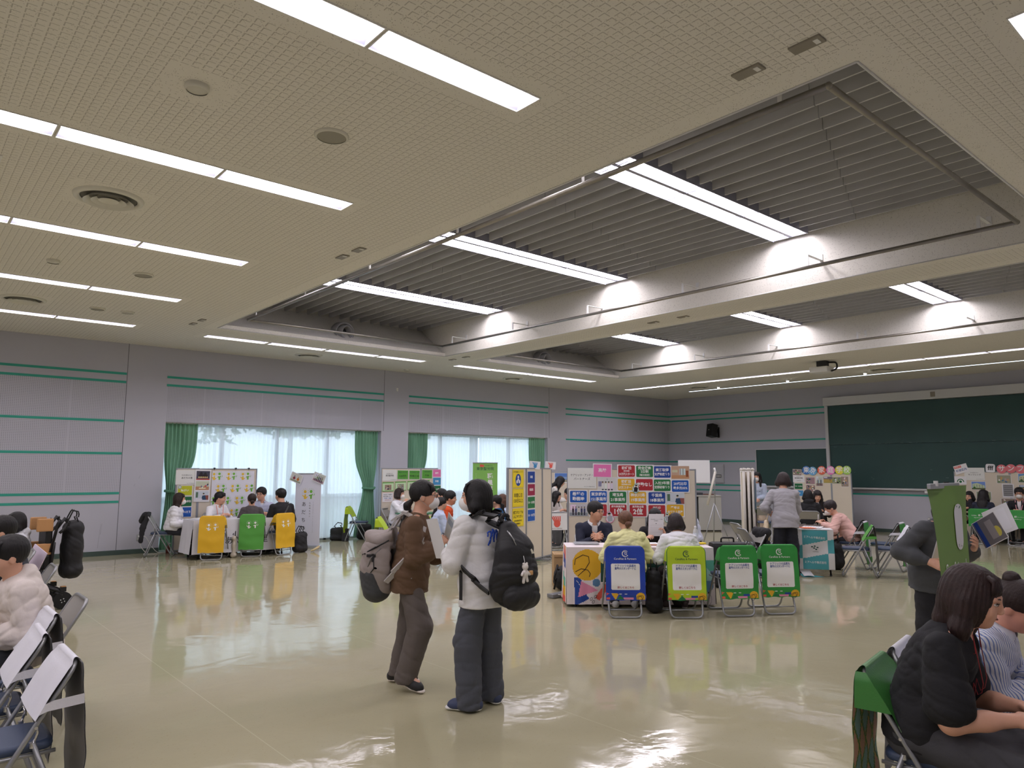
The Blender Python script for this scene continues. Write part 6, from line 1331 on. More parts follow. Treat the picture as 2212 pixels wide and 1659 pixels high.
    def tops(d, name, o, vneck=0, zcut=True):
        m_ = stripe_m() if d.get('stripe') else clothm(d['c'], d.get('r', .85)); w_ = d.get('w', 1.0); F = Field(); torso(F, o, w_); fr = d.get('sleeve', 1.0)
        if fr >= .8: sleeves(F, o, fr, d.get('sw', 1.0), d.get('cuff'))
        else:
            for sg in (1, -1): e = SH[sg]+(EL[sg]-SH[sg])*fr; F.cap(SH[sg], e, .048*s*fat+o*.7, .056*s*fat*d.get('sw', 1.0)+o, .025)
        hem = d.get('hem')
        if hem is not None:
            hl = hip-up1*hem*s; F.cap(hip+up1*.04, hl-up1*.05, .148*s*w_+o, (.152*d.get('flare', 1.0))*s*w_+o, .04, f1, .80)
        if d.get('hood'):
            F.ell(nb-f2*.075*s+up2*.012, V3(.065, .105, .065)*s, T2, .03).ell(nb-f2*.02*s-up2*.005, V3(.088, .10, .042)*s, T2, .02)
        if vneck: F.cap(nb+f2*.09*s+up2*.05*s, nb+f2*.165*s-up2*vneck*s, .075*s, .020*s, .010, l2, .6, neg=True)
        ne = d.get('neck', .052); F.cap(nb+up2*.025-f2*.0, nb+up2*.14, ne*s, .08*s, .010, neg=True)
        hl = hip-up1*(hem if hem is not None else .10)*s; F.cut(-up1, float((-up1)@hl))
        if fr < .8:
            pass
        F.wob(folds(sdn+len(name), d.get('fold', .006))); ob = fobj(name, r, F, h*d.get('hk', 1.0), m_)
        return ob
    if top.get('inner'): tops(dict(c=top['inner'], neck=.05, fold=.002, hem=top.get('hem', .08)), 'shirt', .006)
    tops(top, top.get('name', 'top'), top.get('o', .020), top.get('v', 0))
    if top.get('collar'):
        q = MB(); cm_ = clothm(top['collar']); R_ = .060*s; P = []
        for i in range(17):
            a = math.radians(-155+310*i/16); a_ = a; base = nb+up2*.010*s+f2*(math.cos(a)*R_*1.0-.002)+l2*math.sin(a)*R_*1.08; o_ = nrm(f2*math.cos(a)+l2*math.sin(a)); up_ = up2*.034*s*(1-.25*abs(math.cos(a))); P.append([base+o_*.004, base+up_+o_*.002, base+up_*.6+o_*.016*s, base-up2*.008*s+o_*.026*s])
        P = P[::-1]; 
        P = [[p for p in row] for row in P]; pts = []
        for i in range(17):
            a = math.radians(25+310*i/16); base = nb+up2*.010*s+f2*math.cos(a)*R_+l2*math.sin(a)*R_*1.08; o_ = nrm(f2*math.cos(a)+l2*math.sin(a)); pts.append([base+o_*.004, base+up2*.036*s+o_*.003, base+up2*.020*s+o_*.018*s, base-up2*.012*s+o_*.028*s])
        q.grid([[tuple(p) for p in row] for row in pts], cm_); q.build('collar', r)
    if legs:
        F = Field(); o = bottom.get('o', .014); m_ = bottom.get('m') or clothm(bottom['c'], bottom.get('r', .85)); wd = bottom.get('wide', 1.0); kind = bottom.get('kind', 'trousers'); F.ell(hip+up1*.02, V3(.100, .142, .11)*s+o, T1, .03)
        for sg in (1, -1):
            F.cap(HJ[sg]+V3(0, -.012*sg, -.02), KN[sg], .074*s+o, (.058*max(1, wd*.97))*s+o, .025); e = AN[sg]*(1-bottom.get('short', .02))+KN[sg]*bottom.get('short', .02); F.ell(HJ[sg]+V3(-.025, -.01*sg, -.01)*s, V3(.088, .074, .085)*s+o*.5, None, .03)
            F.cap(KN[sg], e-V3(0, 0, bottom.get('drop', 0)), (.058*max(1, wd*.97))*s+o, (.050*wd)*s+o, .03)
        if kind == 'skirt' or kind == 'widesit':
            F.cap((HJ[1]+HJ[-1])/2, (KN[1]+KN[-1])/2, .12*s, .085*s, .06, V3(0, 1, 0), 1.5)
        zc_ = bottom.get('zcut', .03 if sit is None else .02); F.cut(V3(0, 0, -1), -zc_); F.cut(up1, float(up1@(hip+up1*(.07 if top.get('hem', .1) > .02 else .13)*s))); F.wob(folds(sdn+3, bottom.get('fold', .006), fr=16)); fobj('skirt' if kind == 'skirt' else 'trousers', r, F, h*1.1, m_)
        for sg, i in ((1, 0), (-1, 1)):
            A = AN[sg]; t = TOE[sg]; fz = feet[i][3] if feet and len(feet[i]) > 3 else 0; tl = math.radians(feet[i][4]) if feet and len(feet[i]) > 4 else 0; g = V3(A[0], A[1], fz); F = Field(); L = .245*s/.98
            tv = nrm(t*math.cos(tl)-V3(0, 0, 1)*math.sin(tl)); uv = nrm(np.cross(np.cross(tv, V3(0, 0, 1)), tv)); b0 = g-tv*.055*s; 
            F.cap(b0+uv*.042, b0+tv*L*.62+uv*.036, .038*s, .040*s, .03).cap(b0+tv*L*.55+uv*.034, b0+tv*(L-.065)+uv*.030, .040*s, .031*s, .03).cap(b0+uv*.045, b0+tv*.045+uv*.085*s, .034*s, .036*s, .03).cut(-uv, float((-uv)@(b0+uv*.016)))
            so = fobj('shoe', r, F, min(h, .008), mat('shoe_%d_%d_%d' % tuple(shoes[:3]), tuple(shoes[:3]), .6)); sole = shoes[3] if len(shoes) > 3 else (210, 208, 204); F = Field()
            F.cap(b0+uv*.018, b0+tv*L*.5+uv*.018, .037*s, .036*s, .02, uv, .45).cap(b0+tv*L*.5+uv*.018, b0+tv*(L-.055)+uv*.018, .040*s, .036*s, .02, uv, .45).cut(-uv, float((-uv)@(b0+uv*.004))); fobj('sole', so, F, min(h, .007), mat('sole_%d' % sole[0], sole, .6))
    return dict(root=r, HC=HC, HR=HR, hs=hs, nb=nb, hip=hip, waist=waist, ch=ch, up1=up1, up2=up2, f2=f2, f1=f1, l2=l2, SH=SH, EL=EL, WR=WR, HD=HD, KN=KN, AN=AN, MH=MH, s=s, T2=T2, x=x, y=y, a=math.radians(deg), hp=hp_)
# ================================================================ the people
PP = {}
W_, OFFW, BK_ = (228, 228, 232), (222, 220, 214), (28, 28, 31)
GSH, NAVY, CHAR = (150, 150, 158), (34, 36, 48), (64, 64, 70)
# standing pair in front
PP['brown'] = person('person in a brown top and grey trousers with a grey backpack, standing in front', 3.175, 4.90, -44, H=1.555, h=.0068, lean=3, slouch=8, head=(4, 2, 0), hands=((.25, .12, .945), (.225, -.05, 1.06)), poles=((-.4, .5, -.9), (-.35, -.35, -.9)),
    feet=((-.10, .12, -6), (.0, -.11, -22, 0.03, 12)), top=dict(c=(98, 74, 54), w=1.10, sw=1.32, hem=.13, cuff=.040, fold=.007, o=.020, name='knit_top'), bottom=dict(c=(96, 88, 84), wide=1.42, drop=.03, zcut=.06, fold=.006), shoes=(30, 30, 32, (222, 212, 206)), hair=('pony', BLACKH, .25, -.05), mask=True, glasses=(70, 50, 44), handp=(dict(d=(.4, 0, .2), n=(0, -.9, -.3), curl=.25), dict(d=(.2, .1, .9), n=(.2, .9, 0), curl=.7, thumb=.8)))
PP['white'] = person('person in a white sweatshirt and dark jeans with a black backpack, standing in front', 3.295, 4.148, 98, H=1.565, h=.0068, lean=2, slouch=6, head=(38, 2, 0), hands=((.25, .07, 1.05), (.26, -.06, 1.06)), poles=((-.5, .7, -.8), (-.4, -.7, -.8)), side=-2,
    feet=((.02, .10, 32), (.03, -.14, -14)), top=dict(c=(222, 221, 220), w=1.10, sw=1.5, hem=.16, cuff=.040, fold=.006, o=.022, name='sweatshirt'), bottom=dict(c=(76, 79, 88), wide=1.50, drop=.04, zcut=.018, fold=.007), shoes=(52, 62, 92, (226, 226, 224)), hair=('bob', BLACKH, .55, -.105), mask=True, handp=(dict(d=(.3, -.2, .4), n=(0, -.8, .3), curl=.6), dict(d=(.3, .3, .4), n=(0, .8, .3), curl=.6)))
# window booth
PP['a1'] = person('masked person in a loose white blouse seated at the end of the window booth table', 4.27, 14.84, -24, H=1.52, sit=.42, lean=4, slouch=6, head=(-4, 4, 0), hands=((.22, .08, .60), (.22, -.08, .60)), top=dict(c=W_, w=1.25, sw=1.45, hem=.02, fold=.012, name='blouse'), bottom=dict(c=(46, 48, 58)), hair=('bob', DARKB, .2, -.20), mask=True)
PP['a2'] = person('person in a white shirt with a pink lanyard behind the window booth table', 5.0, 14.80, -72, H=1.58, sit=.42, lean=10, slouch=10, head=(32, 6, 0), hands=('table', 'table'), top=dict(c=W_, w=1.08, sw=1.15, collar=(232, 232, 234), v=.03, name='shirt'), bottom=dict(c=NAVY), hair=('lowbun', BLACKH, .35))
PP['a3'] = person('person with a low hair bun in a charcoal top, seen from behind', 5.46, 14.05, 66, H=1.50, sit=.42, lean=6, slouch=8, head=(8, 4, 0), hands=('lap', 'lap'), top=dict(c=(78, 72, 74), w=1.05, hem=.06), bottom=dict(c=(30, 30, 34)), hair=('lowbun', DARKB, .3))
PP['a4'] = person('man in glasses and a pale blue shirt behind the window booth table', 5.93, 14.80, -100, H=1.70, male=True, sit=.42, lean=8, slouch=8, head=(-38, 4, 0), hands=('table', 'table'), top=dict(c=(186, 192, 214), collar=(196, 202, 222), v=.05, w=1.02, inner=(226, 226, 226), name='shirt'), bottom=dict(c=NAVY), hair=('short', BLACKH), glasses=(60, 36, 30))
PP['a5'] = person('person in black with a cross-body strap, seen from behind at the window booth', 6.06, 13.95, 96, H=1.66, male=True, sit=.42, lean=6, slouch=8, head=(12, 2, 0), hands=((.26, .1, .72), 'lap'), top=dict(c=BK_, w=1.06, sw=1.15), bottom=dict(c=(52, 58, 60), wide=1.2), shoes=(24, 24, 26, (200, 200, 200)), hair=('short', BLACKH))
# between the windows
PP['b1'] = person('masked person in a white top at the small green-topped table', 8.74, 14.12, -55, H=1.60, sit=.42, lean=2, slouch=6, head=(-6, 4, 0), hands=((.28, .08, .78), (.26, -.12, .92)), top=dict(c=W_, w=1.12, sw=1.2, hem=.06), bottom=dict(c=(206, 200, 190), wide=1.4), hair=('bob', DARKB, .4, -.09), mask=True)
PP['b2'] = person('person in a pale blue shirt seated in profile beside the orange jacket', 7.33, 10.55, -14, H=1.50, sit=.42, lean=6, slouch=8, head=(6, 0, 0), hands=((.30, .10, .62), (.30, -.06, .62)), h=.009, top=dict(c=(190, 204, 232), w=1.05, sw=1.15, hem=.06, collar=(200, 212, 236), name='shirt'), bottom=dict(c=BK_), shoes=(220, 220, 218), hair=('pony', BLACKH, .5, .0))
PP['b3'] = person('person in an orange jacket with a peach tie', 7.86, 11.06, -36, H=1.66, male=True, sit=.42, lean=6, slouch=8, head=(-14, 4, 0), hands=((.28, .08, .66), (.28, -.10, .66)), h=.009, top=dict(c=(216, 84, 36), inner=(214, 202, 206), v=.26, w=1.06, sw=1.15, hem=.06, collar=(220, 210, 212), name='jacket'), bottom=dict(c=BK_), hair=('short', BLACKH), sk=(206, 152, 124))
PP['b4'] = person('short-haired person in a pale shirt turned towards the window', 8.42, 11.88, 150, H=1.66, male=True, sit=.42, lean=2, slouch=4, head=(14, -12, 0), hands=('lap', 'lap'), top=dict(c=(200, 208, 226)), bottom=dict(c=NAVY), hair=('short', BLACKH))
PP['b5'] = person('person with a long ponytail in a blue top beside the yellow notices', 8.66, 10.35, 118, H=1.52, sit=.42, lean=6, slouch=8, head=(6, 4, 0), hands=('lap', 'lap'), h=.009, top=dict(c=(34, 96, 150), w=1.05), bottom=dict(c=BK_), hair=('pony', BLACKH, .4, -.05))
PP['b6'] = person('brown-haired person in pale blue partly hidden by the yellow-notice panel', 9.13, 10.74, 152, H=1.52, sit=.42, lean=6, slouch=8, head=(6, 2, 0), hands=('lap', 'lap'), top=dict(c=(190, 206, 232)), bottom=dict(c=NAVY), hair=('long', BROWN, .5))
PP['b7'] = person('person in a black jacket almost hidden between the standing pair', 7.93, 9.94, 78, H=1.50, male=True, sit=.42, lean=24, slouch=12, head=(0, 20, 0), hands=('lap', 'lap'), top=dict(c=(38, 38, 44), w=1.1), bottom=dict(c=BK_), shoes=(226, 226, 222), hair=('short', BLACKH))
# seen through the gap
PP['g1'] = person('long-haired person in white bending forward, seen through the gap', 11.75, 12.35, -48, H=1.55, lean=14, slouch=16, head=(10, 28, 0), hands=((.36, .08, .95), (.38, -.08, .95)), top=dict(c=(210, 208, 204)), bottom=dict(c=BK_), hair=('long', BLACKH, .4))
PP['g2'] = person('long-haired person in a patterned white top seated in the gap', 11.5, 12.0, -85, H=1.52, sit=.42, lean=8, slouch=8, head=(20, 12, 0), hands=('table', 'table'), top=dict(c=(206, 200, 196)), bottom=dict(c=(40, 46, 62)), hair=('long', BLACKH, .4))
PP['g3'] = person('person in a grey suit seated in the gap beside the middle board', 11.52, 11.27, 150, H=1.66, male=True, sit=.42, lean=8, slouch=8, head=(0, 4, 0), hands=('lap', 'lap'), top=dict(c=(112, 110, 112)), bottom=dict(c=(90, 90, 94)), hair=('short', BLACKH))
# middle booth
PP['c1'] = person('man in glasses and a dark navy suit with hands clasped on the patterned table', 7.50, 7.02, -128, H=1.66, male=True, sit=.42, h=.0075, lean=20, slouch=8, head=(40, 2, 0), hands=((.43, .035, .735), (.43, -.04, .740)), top=dict(c=(36, 40, 60), inner=(228, 228, 232), v=.30, w=1.05, hem=.08, collar=(230, 230, 234), name='jacket', fold=.004, sw=1.08), bottom=dict(c=(36, 40, 60)), hair=('short', BLACKH, .5), glasses=(28, 24, 24), sk=(206, 156, 128), handp=(dict(n=(0, -1, .1), curl=.6), dict(n=(0, 1, .1), curl=.6)))
PP['c2'] = person('person with long black hair and glasses in black holding up a white sheet', 8.10, 6.44, -132, H=1.50, sit=.42, h=.0075, lean=18, slouch=10, head=(4, 2, 0), hands=((.30, .11, .80), (.36, -.16, .74)), poles=((-.3, .8, -.8), None), top=dict(c=(30, 28, 32), hem=.06, v=.04), bottom=dict(c=BK_), hair=('long', BLACKH, 'back'), glasses=(120, 70, 76), handp=(dict(d=(0, 0, .8), n=(.2, -1, 0), curl=.5), dict(curl=.5)))
PP['c3'] = person('person with a brown low bun in a pale yellow shirt, seen from behind', 6.70, 5.68, 50, H=1.53, sit=.42, h=.0075, lean=14, slouch=12, head=(10, 10, 0), hands=((.30, .14, .70), (.30, -.14, .70)), top=dict(c=(222, 219, 160), w=1.17, sw=1.45, hem=.05, fold=.010, collar=(226, 222, 164), name='shirt'), bottom=dict(c=(50, 52, 60)), shoes=(200, 200, 200), hair=('lowbun', (104, 72, 54), .3))
PP['c4'] = person('person with short dark hair in a white top, seen from behind at the lime chair', 7.14, 5.27, 51, H=1.50, sit=.42, h=.0075, lean=12, slouch=14, head=(8, 16, 0), hands=((.28, .12, .66), (.28, -.12, .66)), top=dict(c=(224, 224, 228), w=1.10, sw=1.25, hem=.05, fold=.009), bottom=dict(c=(64, 52, 52)), shoes=(60, 44, 40), hair=('bob', (38, 28, 30), .5, -.085))
PP['c5'] = person('person in white mostly hidden behind the right end of the middle board', 10.15, 7.22, 120, H=1.60, sit=.42, lean=8, slouch=10, head=(0, 20, 0), hands=('lap', 'lap'), top=dict(c=(212, 218, 236), w=1.1), bottom=dict(c=NAVY), hair=('bob', BLACKH))
# checked-banner table
PP['d1'] = person('person in a light grey cardigan and navy trousers standing with back turned', 10.70, 5.92, 36, H=1.63, male=False, h=.0085, lean=8, slouch=8, head=(-16, 18, 0), hands=((.20, .20, .98), (.36, -.16, .88)), top=dict(c=(168, 166, 172), w=1.13, sw=1.2, sleeve=.85, hem=.12, fold=.006, name='cardigan'), bottom=dict(c=(28, 30, 40), wide=1.42, drop=.02, zcut=.03), shoes=(24, 24, 26), hair=('bob', (42, 30, 30), .5, -.075), mask=True)
PP['d2'] = person('masked person in a pink top writing at the checked-banner table', 12.68, 5.82, 108, H=1.56, sit=.42, h=.0085, lean=24, slouch=12, head=(20, 24, 0), hands=((.42, .24, .745), (.40, .02, .745)), top=dict(c=(214, 172, 162), w=1.12, sw=1.45, sleeve=.86, hem=.10, fold=.010, cuff=.05), bottom=dict(c=(44, 44, 50), wide=1.1), shoes=(28, 28, 30), hair=('short', (44, 36, 38), .6), mask=True, handp=(dict(n=(0, -.3, -1), curl=.4), dict(n=(0, .3, -1), curl=.5)))
PP['d3'] = person('masked person standing behind the hanging poster panels', 16.43, 9.78, -165, H=1.60, lean=2, slouch=4, head=(6, 4, 0), hands=((.20, .02, .95), (.20, -.02, .95)), top=dict(c=(176, 188, 208)), bottom=dict(c=(186, 168, 148), wide=1.2), hair=('long', BLACKH, .4), mask=True)
PP['d4'] = person('person in a black hoodie seen from behind at the letter-disc board', 15.44, 7.98, 28, H=1.62, sit=.42, lean=6, slouch=8, head=(10, 6, 0), hands=('table', 'lap'), top=dict(c=(24, 24, 28), w=1.1, hood=True, sw=1.15), bottom=dict(c=(140, 140, 140)), hair=('bob', BLACKH, .4, -.09))
PP['d5'] = person('long-haired person in a black jacket looking down at the letter-disc board', 16.57, 8.36, -150, H=1.60, sit=.42, lean=10, slouch=8, head=(6, 22, 0), hands=('table', 'table'), top=dict(c=(34, 32, 36), inner=(216, 206, 206), v=.2, name='jacket', hem=.06), bottom=dict(c=BK_), hair=('long', (36, 28, 28), .4))
# far right
PP['e1'] = person('person resting chin on hand at the far right booth', 20.0, 6.20, -178, H=1.58, sit=.42, lean=20, slouch=10, head=(-4, 4, 0), hands=((.30, .02, .98), 'table'), top=dict(c=(34, 32, 38), inner=(210, 206, 206), v=.16, name='jacket'), bottom=dict(c=BK_), hair=('bob', BLACKH, .3, -.10))
PP['e2'] = person('person with very long black hair seen from behind at the far right booth', 19.25, 5.78, 5, H=1.62, sit=.42, lean=8, slouch=10, head=(-18, 6, 0), hands=('table', 'lap'), top=dict(c=(36, 40, 58), w=1.1), bottom=dict(c=(206, 206, 210), wide=1.3), shoes=(168, 120, 84), hair=('long', (26, 22, 24), .4))
PP['e3'] = person('masked man in glasses with a black cardigan over white at the far right booth', 19.95, 5.19, 178, H=1.70, male=True, sit=.42, lean=6, slouch=8, head=(14, 4, 0), hands=('table', 'table'), top=dict(c=(30, 30, 34), inner=(232, 226, 228), v=.34, name='cardigan', w=1.06), bottom=dict(c=BK_), hair=('short', BLACKH), glasses=(90, 60, 50), mask=True)
PP['e4'] = person('person in a charcoal top holding magazines behind the leaning green banner', 6.47, 2.33, -118, H=1.52, h=.009, lean=10, slouch=12, head=(8, 24, 0), hands=((.24, .18, 1.05), (.20, -.20, .95)), poles=((-.3, .6, -.9), (-.3, -.6, -.9)), top=dict(c=(74, 76, 80), w=1.12, sw=1.3, hem=.12, sleeve=.9), bottom=dict(c=(28, 28, 32), wide=1.4), shoes=(60, 60, 62), hair=('bob', BLACKH, .4, -.12), handp=(dict(d=(.2, 0, .5), n=(0, -.7, .5), curl=.4), None))
# right foreground
PP['r1'] = person('person in a black short-sleeved top with a reddish-brown bob at the right edge', 3.53, 1.35, -80, H=1.66, sit=.45, h=.0055, lean=10, slouch=16, head=(-2, 16, 0), hands=((.36, .12, .665), (.36, -.09, .665)), poles=((-.6, .5, -.8), (-.6, -.45, -.9)), top=dict(c=(27, 27, 31), w=1.10, sleeve=.74, sw=1.2, fat=1.14, hem=.06, fold=.006, o=.018, v=.06), bottom=dict(c=(66, 66, 70), wide=1.6, kind='widesit', fold=.007), shoes=(40, 40, 42), hair=('bob', (46, 30, 28), .2, -.175), sk=(226, 172, 144), handp=(dict(d=(.2, 0, -.1), n=(0, -.5, -.8), curl=.5), dict(d=(.3, .1, -.15), n=(0, .6, -.7), curl=.75, thumb=.8)))
PP['r2'] = person('person in a blue striped white shirt with a top bun at the right edge', 4.10, 1.37, -84, H=1.54, sit=.42, h=.0062, lean=14, slouch=16, head=(-14, 26, 0), hands=((.34, .12, .66), (.34, -.08, .66)), top=dict(c=(222, 226, 238), w=1.15, sw=1.4, hem=.06, fold=.008, collar=(220, 224, 236), name='shirt', stripe=1), bottom=dict(c=(90, 92, 98)), hair=('bun', (46, 32, 30), .3, .105), sk=(222, 160, 138))
# left edge
PP['l1'] = person('person in a cream hoodie with black hair, cut by the left edge', 0.83, 5.74, 182, H=1.60, male=True, sit=.42, h=.0075, lean=12, slouch=8, head=(10, 6, 0), hands=('lap', 'lap'), top=dict(c=(216, 206, 200), w=1.24, sw=1.4, hood=True, hem=.10, fold=.009, o=.026, name='hoodie'), bottom=dict(c=(70, 72, 80)), hair=('short', BLACKH))
PP['l2'] = person('person in a dark top behind the cream hoodie at the left edge', 0.98, 7.78, 182, H=1.62, male=True, sit=.42, h=.009, lean=10, slouch=8, head=(0, 4, 0), hands=('lap', 'lap'), top=dict(c=(58, 60, 70), w=1.12), bottom=dict(c=(50, 52, 58)), hair=('short', BLACKH))
PP['l3'] = person('masked person in a light grey hoodie seated in the wheelchair', 1.30, 10.38, 186, H=1.46, sit=.40, h=.009, lean=2, slouch=4, head=(-4, 4, 0), hands=('lap', 'lap'), top=dict(c=(206, 208, 214), w=1.12, sw=1.2, hood=True, fold=.009, name='hoodie'), bottom=dict(c=(84, 92, 112)), shoes=(190, 190, 194), hair=('bob', BLACKH, .4, -.12), mask=True)
# ================================================================ bags, papers and everything else
def ribbon(mb, pts, nrms, w, th, m):
    R = []
    for i, p in enumerate(pts):
        p = Vector([float(c) for c in p]); a = Vector([float(c) for c in pts[max(i-1, 0)]]); b = Vector([float(c) for c in pts[min(i+1, len(pts)-1)]]); t = (b-a).normalized(); n = Vector([float(c) for c in nrms[i]]); n = (n-t*n.dot(t)).normalized(); s_ = t.cross(n)
        R.append([p+s_*w/2, p+s_*w/2+n*th, p-s_*w/2+n*th, p-s_*w/2])
    mb.grid([[tuple(q) for q in r] for r in R], m, smooth=False, closed_u=True)
def smooth_path(pts, n=4):
    pts = [np.array(p, float) for p in pts]; out = []
    for i in range(len(pts)-1):
        p0, p1, p2, p3 = pts[max(i-1, 0)], pts[i], pts[i+1], pts[min(i+2, len(pts)-1)]
        for k in range(n): t = k/n; out.append(0.5*(2*p1+(p2-p0)*t+(2*p0-5*p1+4*p2-p3)*t*t+(3*p1-3*p2+p0-p3)*t**3))
    return out+[pts[-1]]
def worn(name, P, label, cat, group=None):
    return thing(name, label, cat, (P['x'], P['y'], 0), P['a'], group)
NYL = mat('black_nylon', (26, 26, 29), .6, bump=(40, .003), tint=(6, .1)); WEB = mat('black_webbing', (20, 20, 22), .6); GNY = mat('greige_nylon', (152, 142, 138), .75, bump=(30, .004), tint=(5, .06)); DGN = mat('dark_grey_nylon', (66, 68, 71), .75, bump=(30, .003))
WPAT = mat('patch_cream', (226, 220, 200), .7)
# grey backpack
P = PP['brown']; bp = worn('backpack', P, 'grey backpack with dark side pocket worn by the person in brown', 'backpack'); F = Field()
F.chain([(-.235, 0, .755), (-.255, 0, .90), (-.235, 0, 1.04)], [.098, .122, .105], .06, (0, 1, 0), 1.25).ell((-.19, 0, .92), (.10, .15, .22), None, .05).ell((-.24, 0, 1.02), (.14, .15, .12), None, .05).cut((1, 0, 0), -.135).wob(folds(5, .007, fr=15)); fobj('pack_body', bp, F, .0065, GNY)
F = Field(); F.ell((-.235, 0, 1.10), (.135, .148, .062), Ry(.42), .03).cap((-.13, 0, 1.155), (-.30, 0, 1.07), .05, .045, .04, (0, 1, 0), 2.2).cut((1, 0, 0), -.125).wob(folds(9, .005, fr=18)); fobj('lid', bp, F, .0065, GNY)
F = Field(); F.chain([(-.26, -.0, .735), (-.265, 0, .845)], [.112, .128], .05, (0, 1, 0), 1.26).cut((0, 0, 1), .885).cut((1, 0, 1.2), .78).wob(folds(3, .004)); fobj('bottom_panel', bp, F, .0065, DGN)
F = Field(); F.ell((-.175, 0, .92), (.055, .150, .24), None, .02).cut((1, 0, 0), -.128); fobj('back_pad', bp, F, .0075, WEB)
sh = P['SH']; nbz = float(P['nb'][2])
for sg in (-1, 1):
    q = MB(); pts = smooth_path([(-.145, .065*sg, 1.13), (-.105, .080*sg, nbz-.035), (-.03, .092*sg, nbz+.028), (.055, .105*sg, nbz-.02), (.110, .115*sg, nbz-.12), (.095, .155*sg, nbz-.22), (.02, .185*sg, nbz-.31), (-.08, .165*sg, .90), (-.16, .13*sg, .80)]); ctr = np.array([-.01, .05*sg, nbz-.16]); ribbon(q, pts, [p-ctr for p in pts], .042, .012, mat('strap_grey', (188, 184, 182), .7)); q.build('shoulder_strap', bp)
q = MB()
for z_ in (1.10, ): q.tube(smooth_path([(-.14, -.145, 1.11), (-.25, -.155, 1.05), (-.345, -.11, 1.00), (-.365, 0, .985), (-.345, .11, 1.0)]), .0055, WEB, 6)
q.build('lid_seam', bp); q = MB(); q.box((-.27, -.160, .995), (.07, .012, .02), WEB); q.box((-.255, -.165, .98), (.02, .012, .06), WEB); q.tube([(-.25, -.165, .97), (-.245, -.175, .90), (-.27, -.17, .87)], .004, WEB); q.tube([(-.20, -.155, 1.05), (-.27, -.17, .98), (-.30, -.15, .90)], .004, mat('cord_grey', (120, 118, 116), .6)); q.build('toggle_cord', bp)
q = MB(); q.tube([(.02, -.17, .90), (.045, -.178, .83)], .006, mat('zip_pull', (180, 180, 184), .3, .7)); q.build('strap_end', bp)
# black backpack with plush charm
P = PP['white']; nbz = float(P['nb'][2]); bp = worn('backpack', P, 'large black backpack with a white patch and plush charm worn over the white sweatshirt', 'backpack'); F = Field()
F.chain([(-.26, -.03, .81), (-.285, -.03, .95), (-.27, -.03, 1.10), (-.22, -.03, 1.24)], [.100, .118, .100, .055], .06, (0, 1, 0), 1.42).ell((-.24, -.03, .86), (.125, .175, .135), None, .04).cut((1, 0, 0), -.150).wob(folds(7, .008, fr=13)); fobj('pack_body', bp, F, .0065, NYL)
F = Field(); F.chain([(-.345, -.11, .80), (-.345, .06, .80)], [.068, .068], .03, (0, 0, 1), 1.3).ell((-.34, -.03, .80), (.08, .15, .095), None, .04).cut((0, 0, 1), .895).wob(folds(8, .006, fr=14)); fobj('front_pocket', bp, F, .0065, NYL)
for sg in (-1, 1):
    q = MB(); pts = smooth_path([(-.185, .03*sg-.02, 1.27), (-.125, .060*sg, nbz-.02), (-.05, .085*sg, nbz+.040), (.04, .105*sg, nbz-.005), (.115, .12*sg, nbz-.12), (.115, .16*sg, nbz-.24), (.05, .20*sg, nbz-.34), (-.06, .185*sg, .93), (-.19, .13*sg, .82)]); ctr = np.array([-.01, .04*sg, nbz-.17]); ribbon(q, pts, [p-ctr for p in pts], .058 if True else .05, .013, WEB); q.build('shoulder_strap', bp)
q = MB(); ribbon(q, [(.0, .215, .94), (-.01, .222, .85), (-.012, .224, .76)], [(0, 1, 0)]*3, .028, .004, WEB); q.build('strap_tail', bp)
q = MB(); q.tube(smooth_path([(-.20, .02, 1.285), (-.19, .0, 1.33), (-.19, -.05, 1.33), (-.20, -.07, 1.285)]), .012, WEB); q.build('grab_handle', bp)
def on_back(u, z, x=-.40): return (x, u, z)
s = Sheet(0, 0, None, fn=lambda u, v, d: (-.392-.0*u-d-.28*max(v-1.0, 0)*-1*0, -u, v)); s.lev = .002
q = MB(); q.add([(-.378, -.115, 1.075), (-.378, -.045, 1.075), (-.362, -.058, 1.135), (-.372, -.077, 1.108), (-.364, -.087, 1.125)], [(0, 1, 2, 3, 4)], WPAT); q.add([(-.384, -.115, 1.075), (-.384, -.045, 1.075), (-.368, -.058, 1.135), (-.378, -.077, 1.108), (-.370, -.087, 1.125)], [(4, 3, 2, 1, 0)], WPAT); q.build('mountain_patch', bp)
q = MB(); q.tube([(-.30, .075, 1.235), (-.335, .06, 1.19), (-.365, .055, 1.14)], .0035, mat('zip_pull', (180, 180, 184), .3, .7)); q.tube([(-.305, .063, 1.225), (-.345, .05, 1.17)], .003, MASKM); q.build('zipper_pull', bp)
ch = worn('plush_charm', P, 'small white bear plush with a bread charm hanging on the black backpack', 'charm'); PLU = mat('plush_white', (226, 220, 214), .95, bump=(120, .002)); F = Field(); cx, cyy, cz = -.415, .02, .955
F.ell((cx, cyy, cz+.045), (.020, .024, .022)).cap((cx, cyy+.017, cz+.064), (cx, cyy+.017, cz+.066), .008, None, .004).cap((cx, cyy-.017, cz+.064), (cx, cyy-.017, cz+.066), .008, None, .004).ell((cx, cyy, cz), (.020, .024, .030), None, .008).cap((cx, cyy+.02, cz+.012), (cx-.005, cyy+.04, cz-.005), .009, None, .005).cap((cx, cyy-.02, cz+.012), (cx-.005, cyy-.038, cz-.008), .009, None, .005).cap((cx, cyy+.012, cz-.02), (cx, cyy+.018, cz-.056), .010, None, .005).cap((cx, cyy-.012, cz-.02), (cx-.01, cyy-.01, cz-.048), .010, None, .005); fobj('plush', ch, F, .004, PLU)
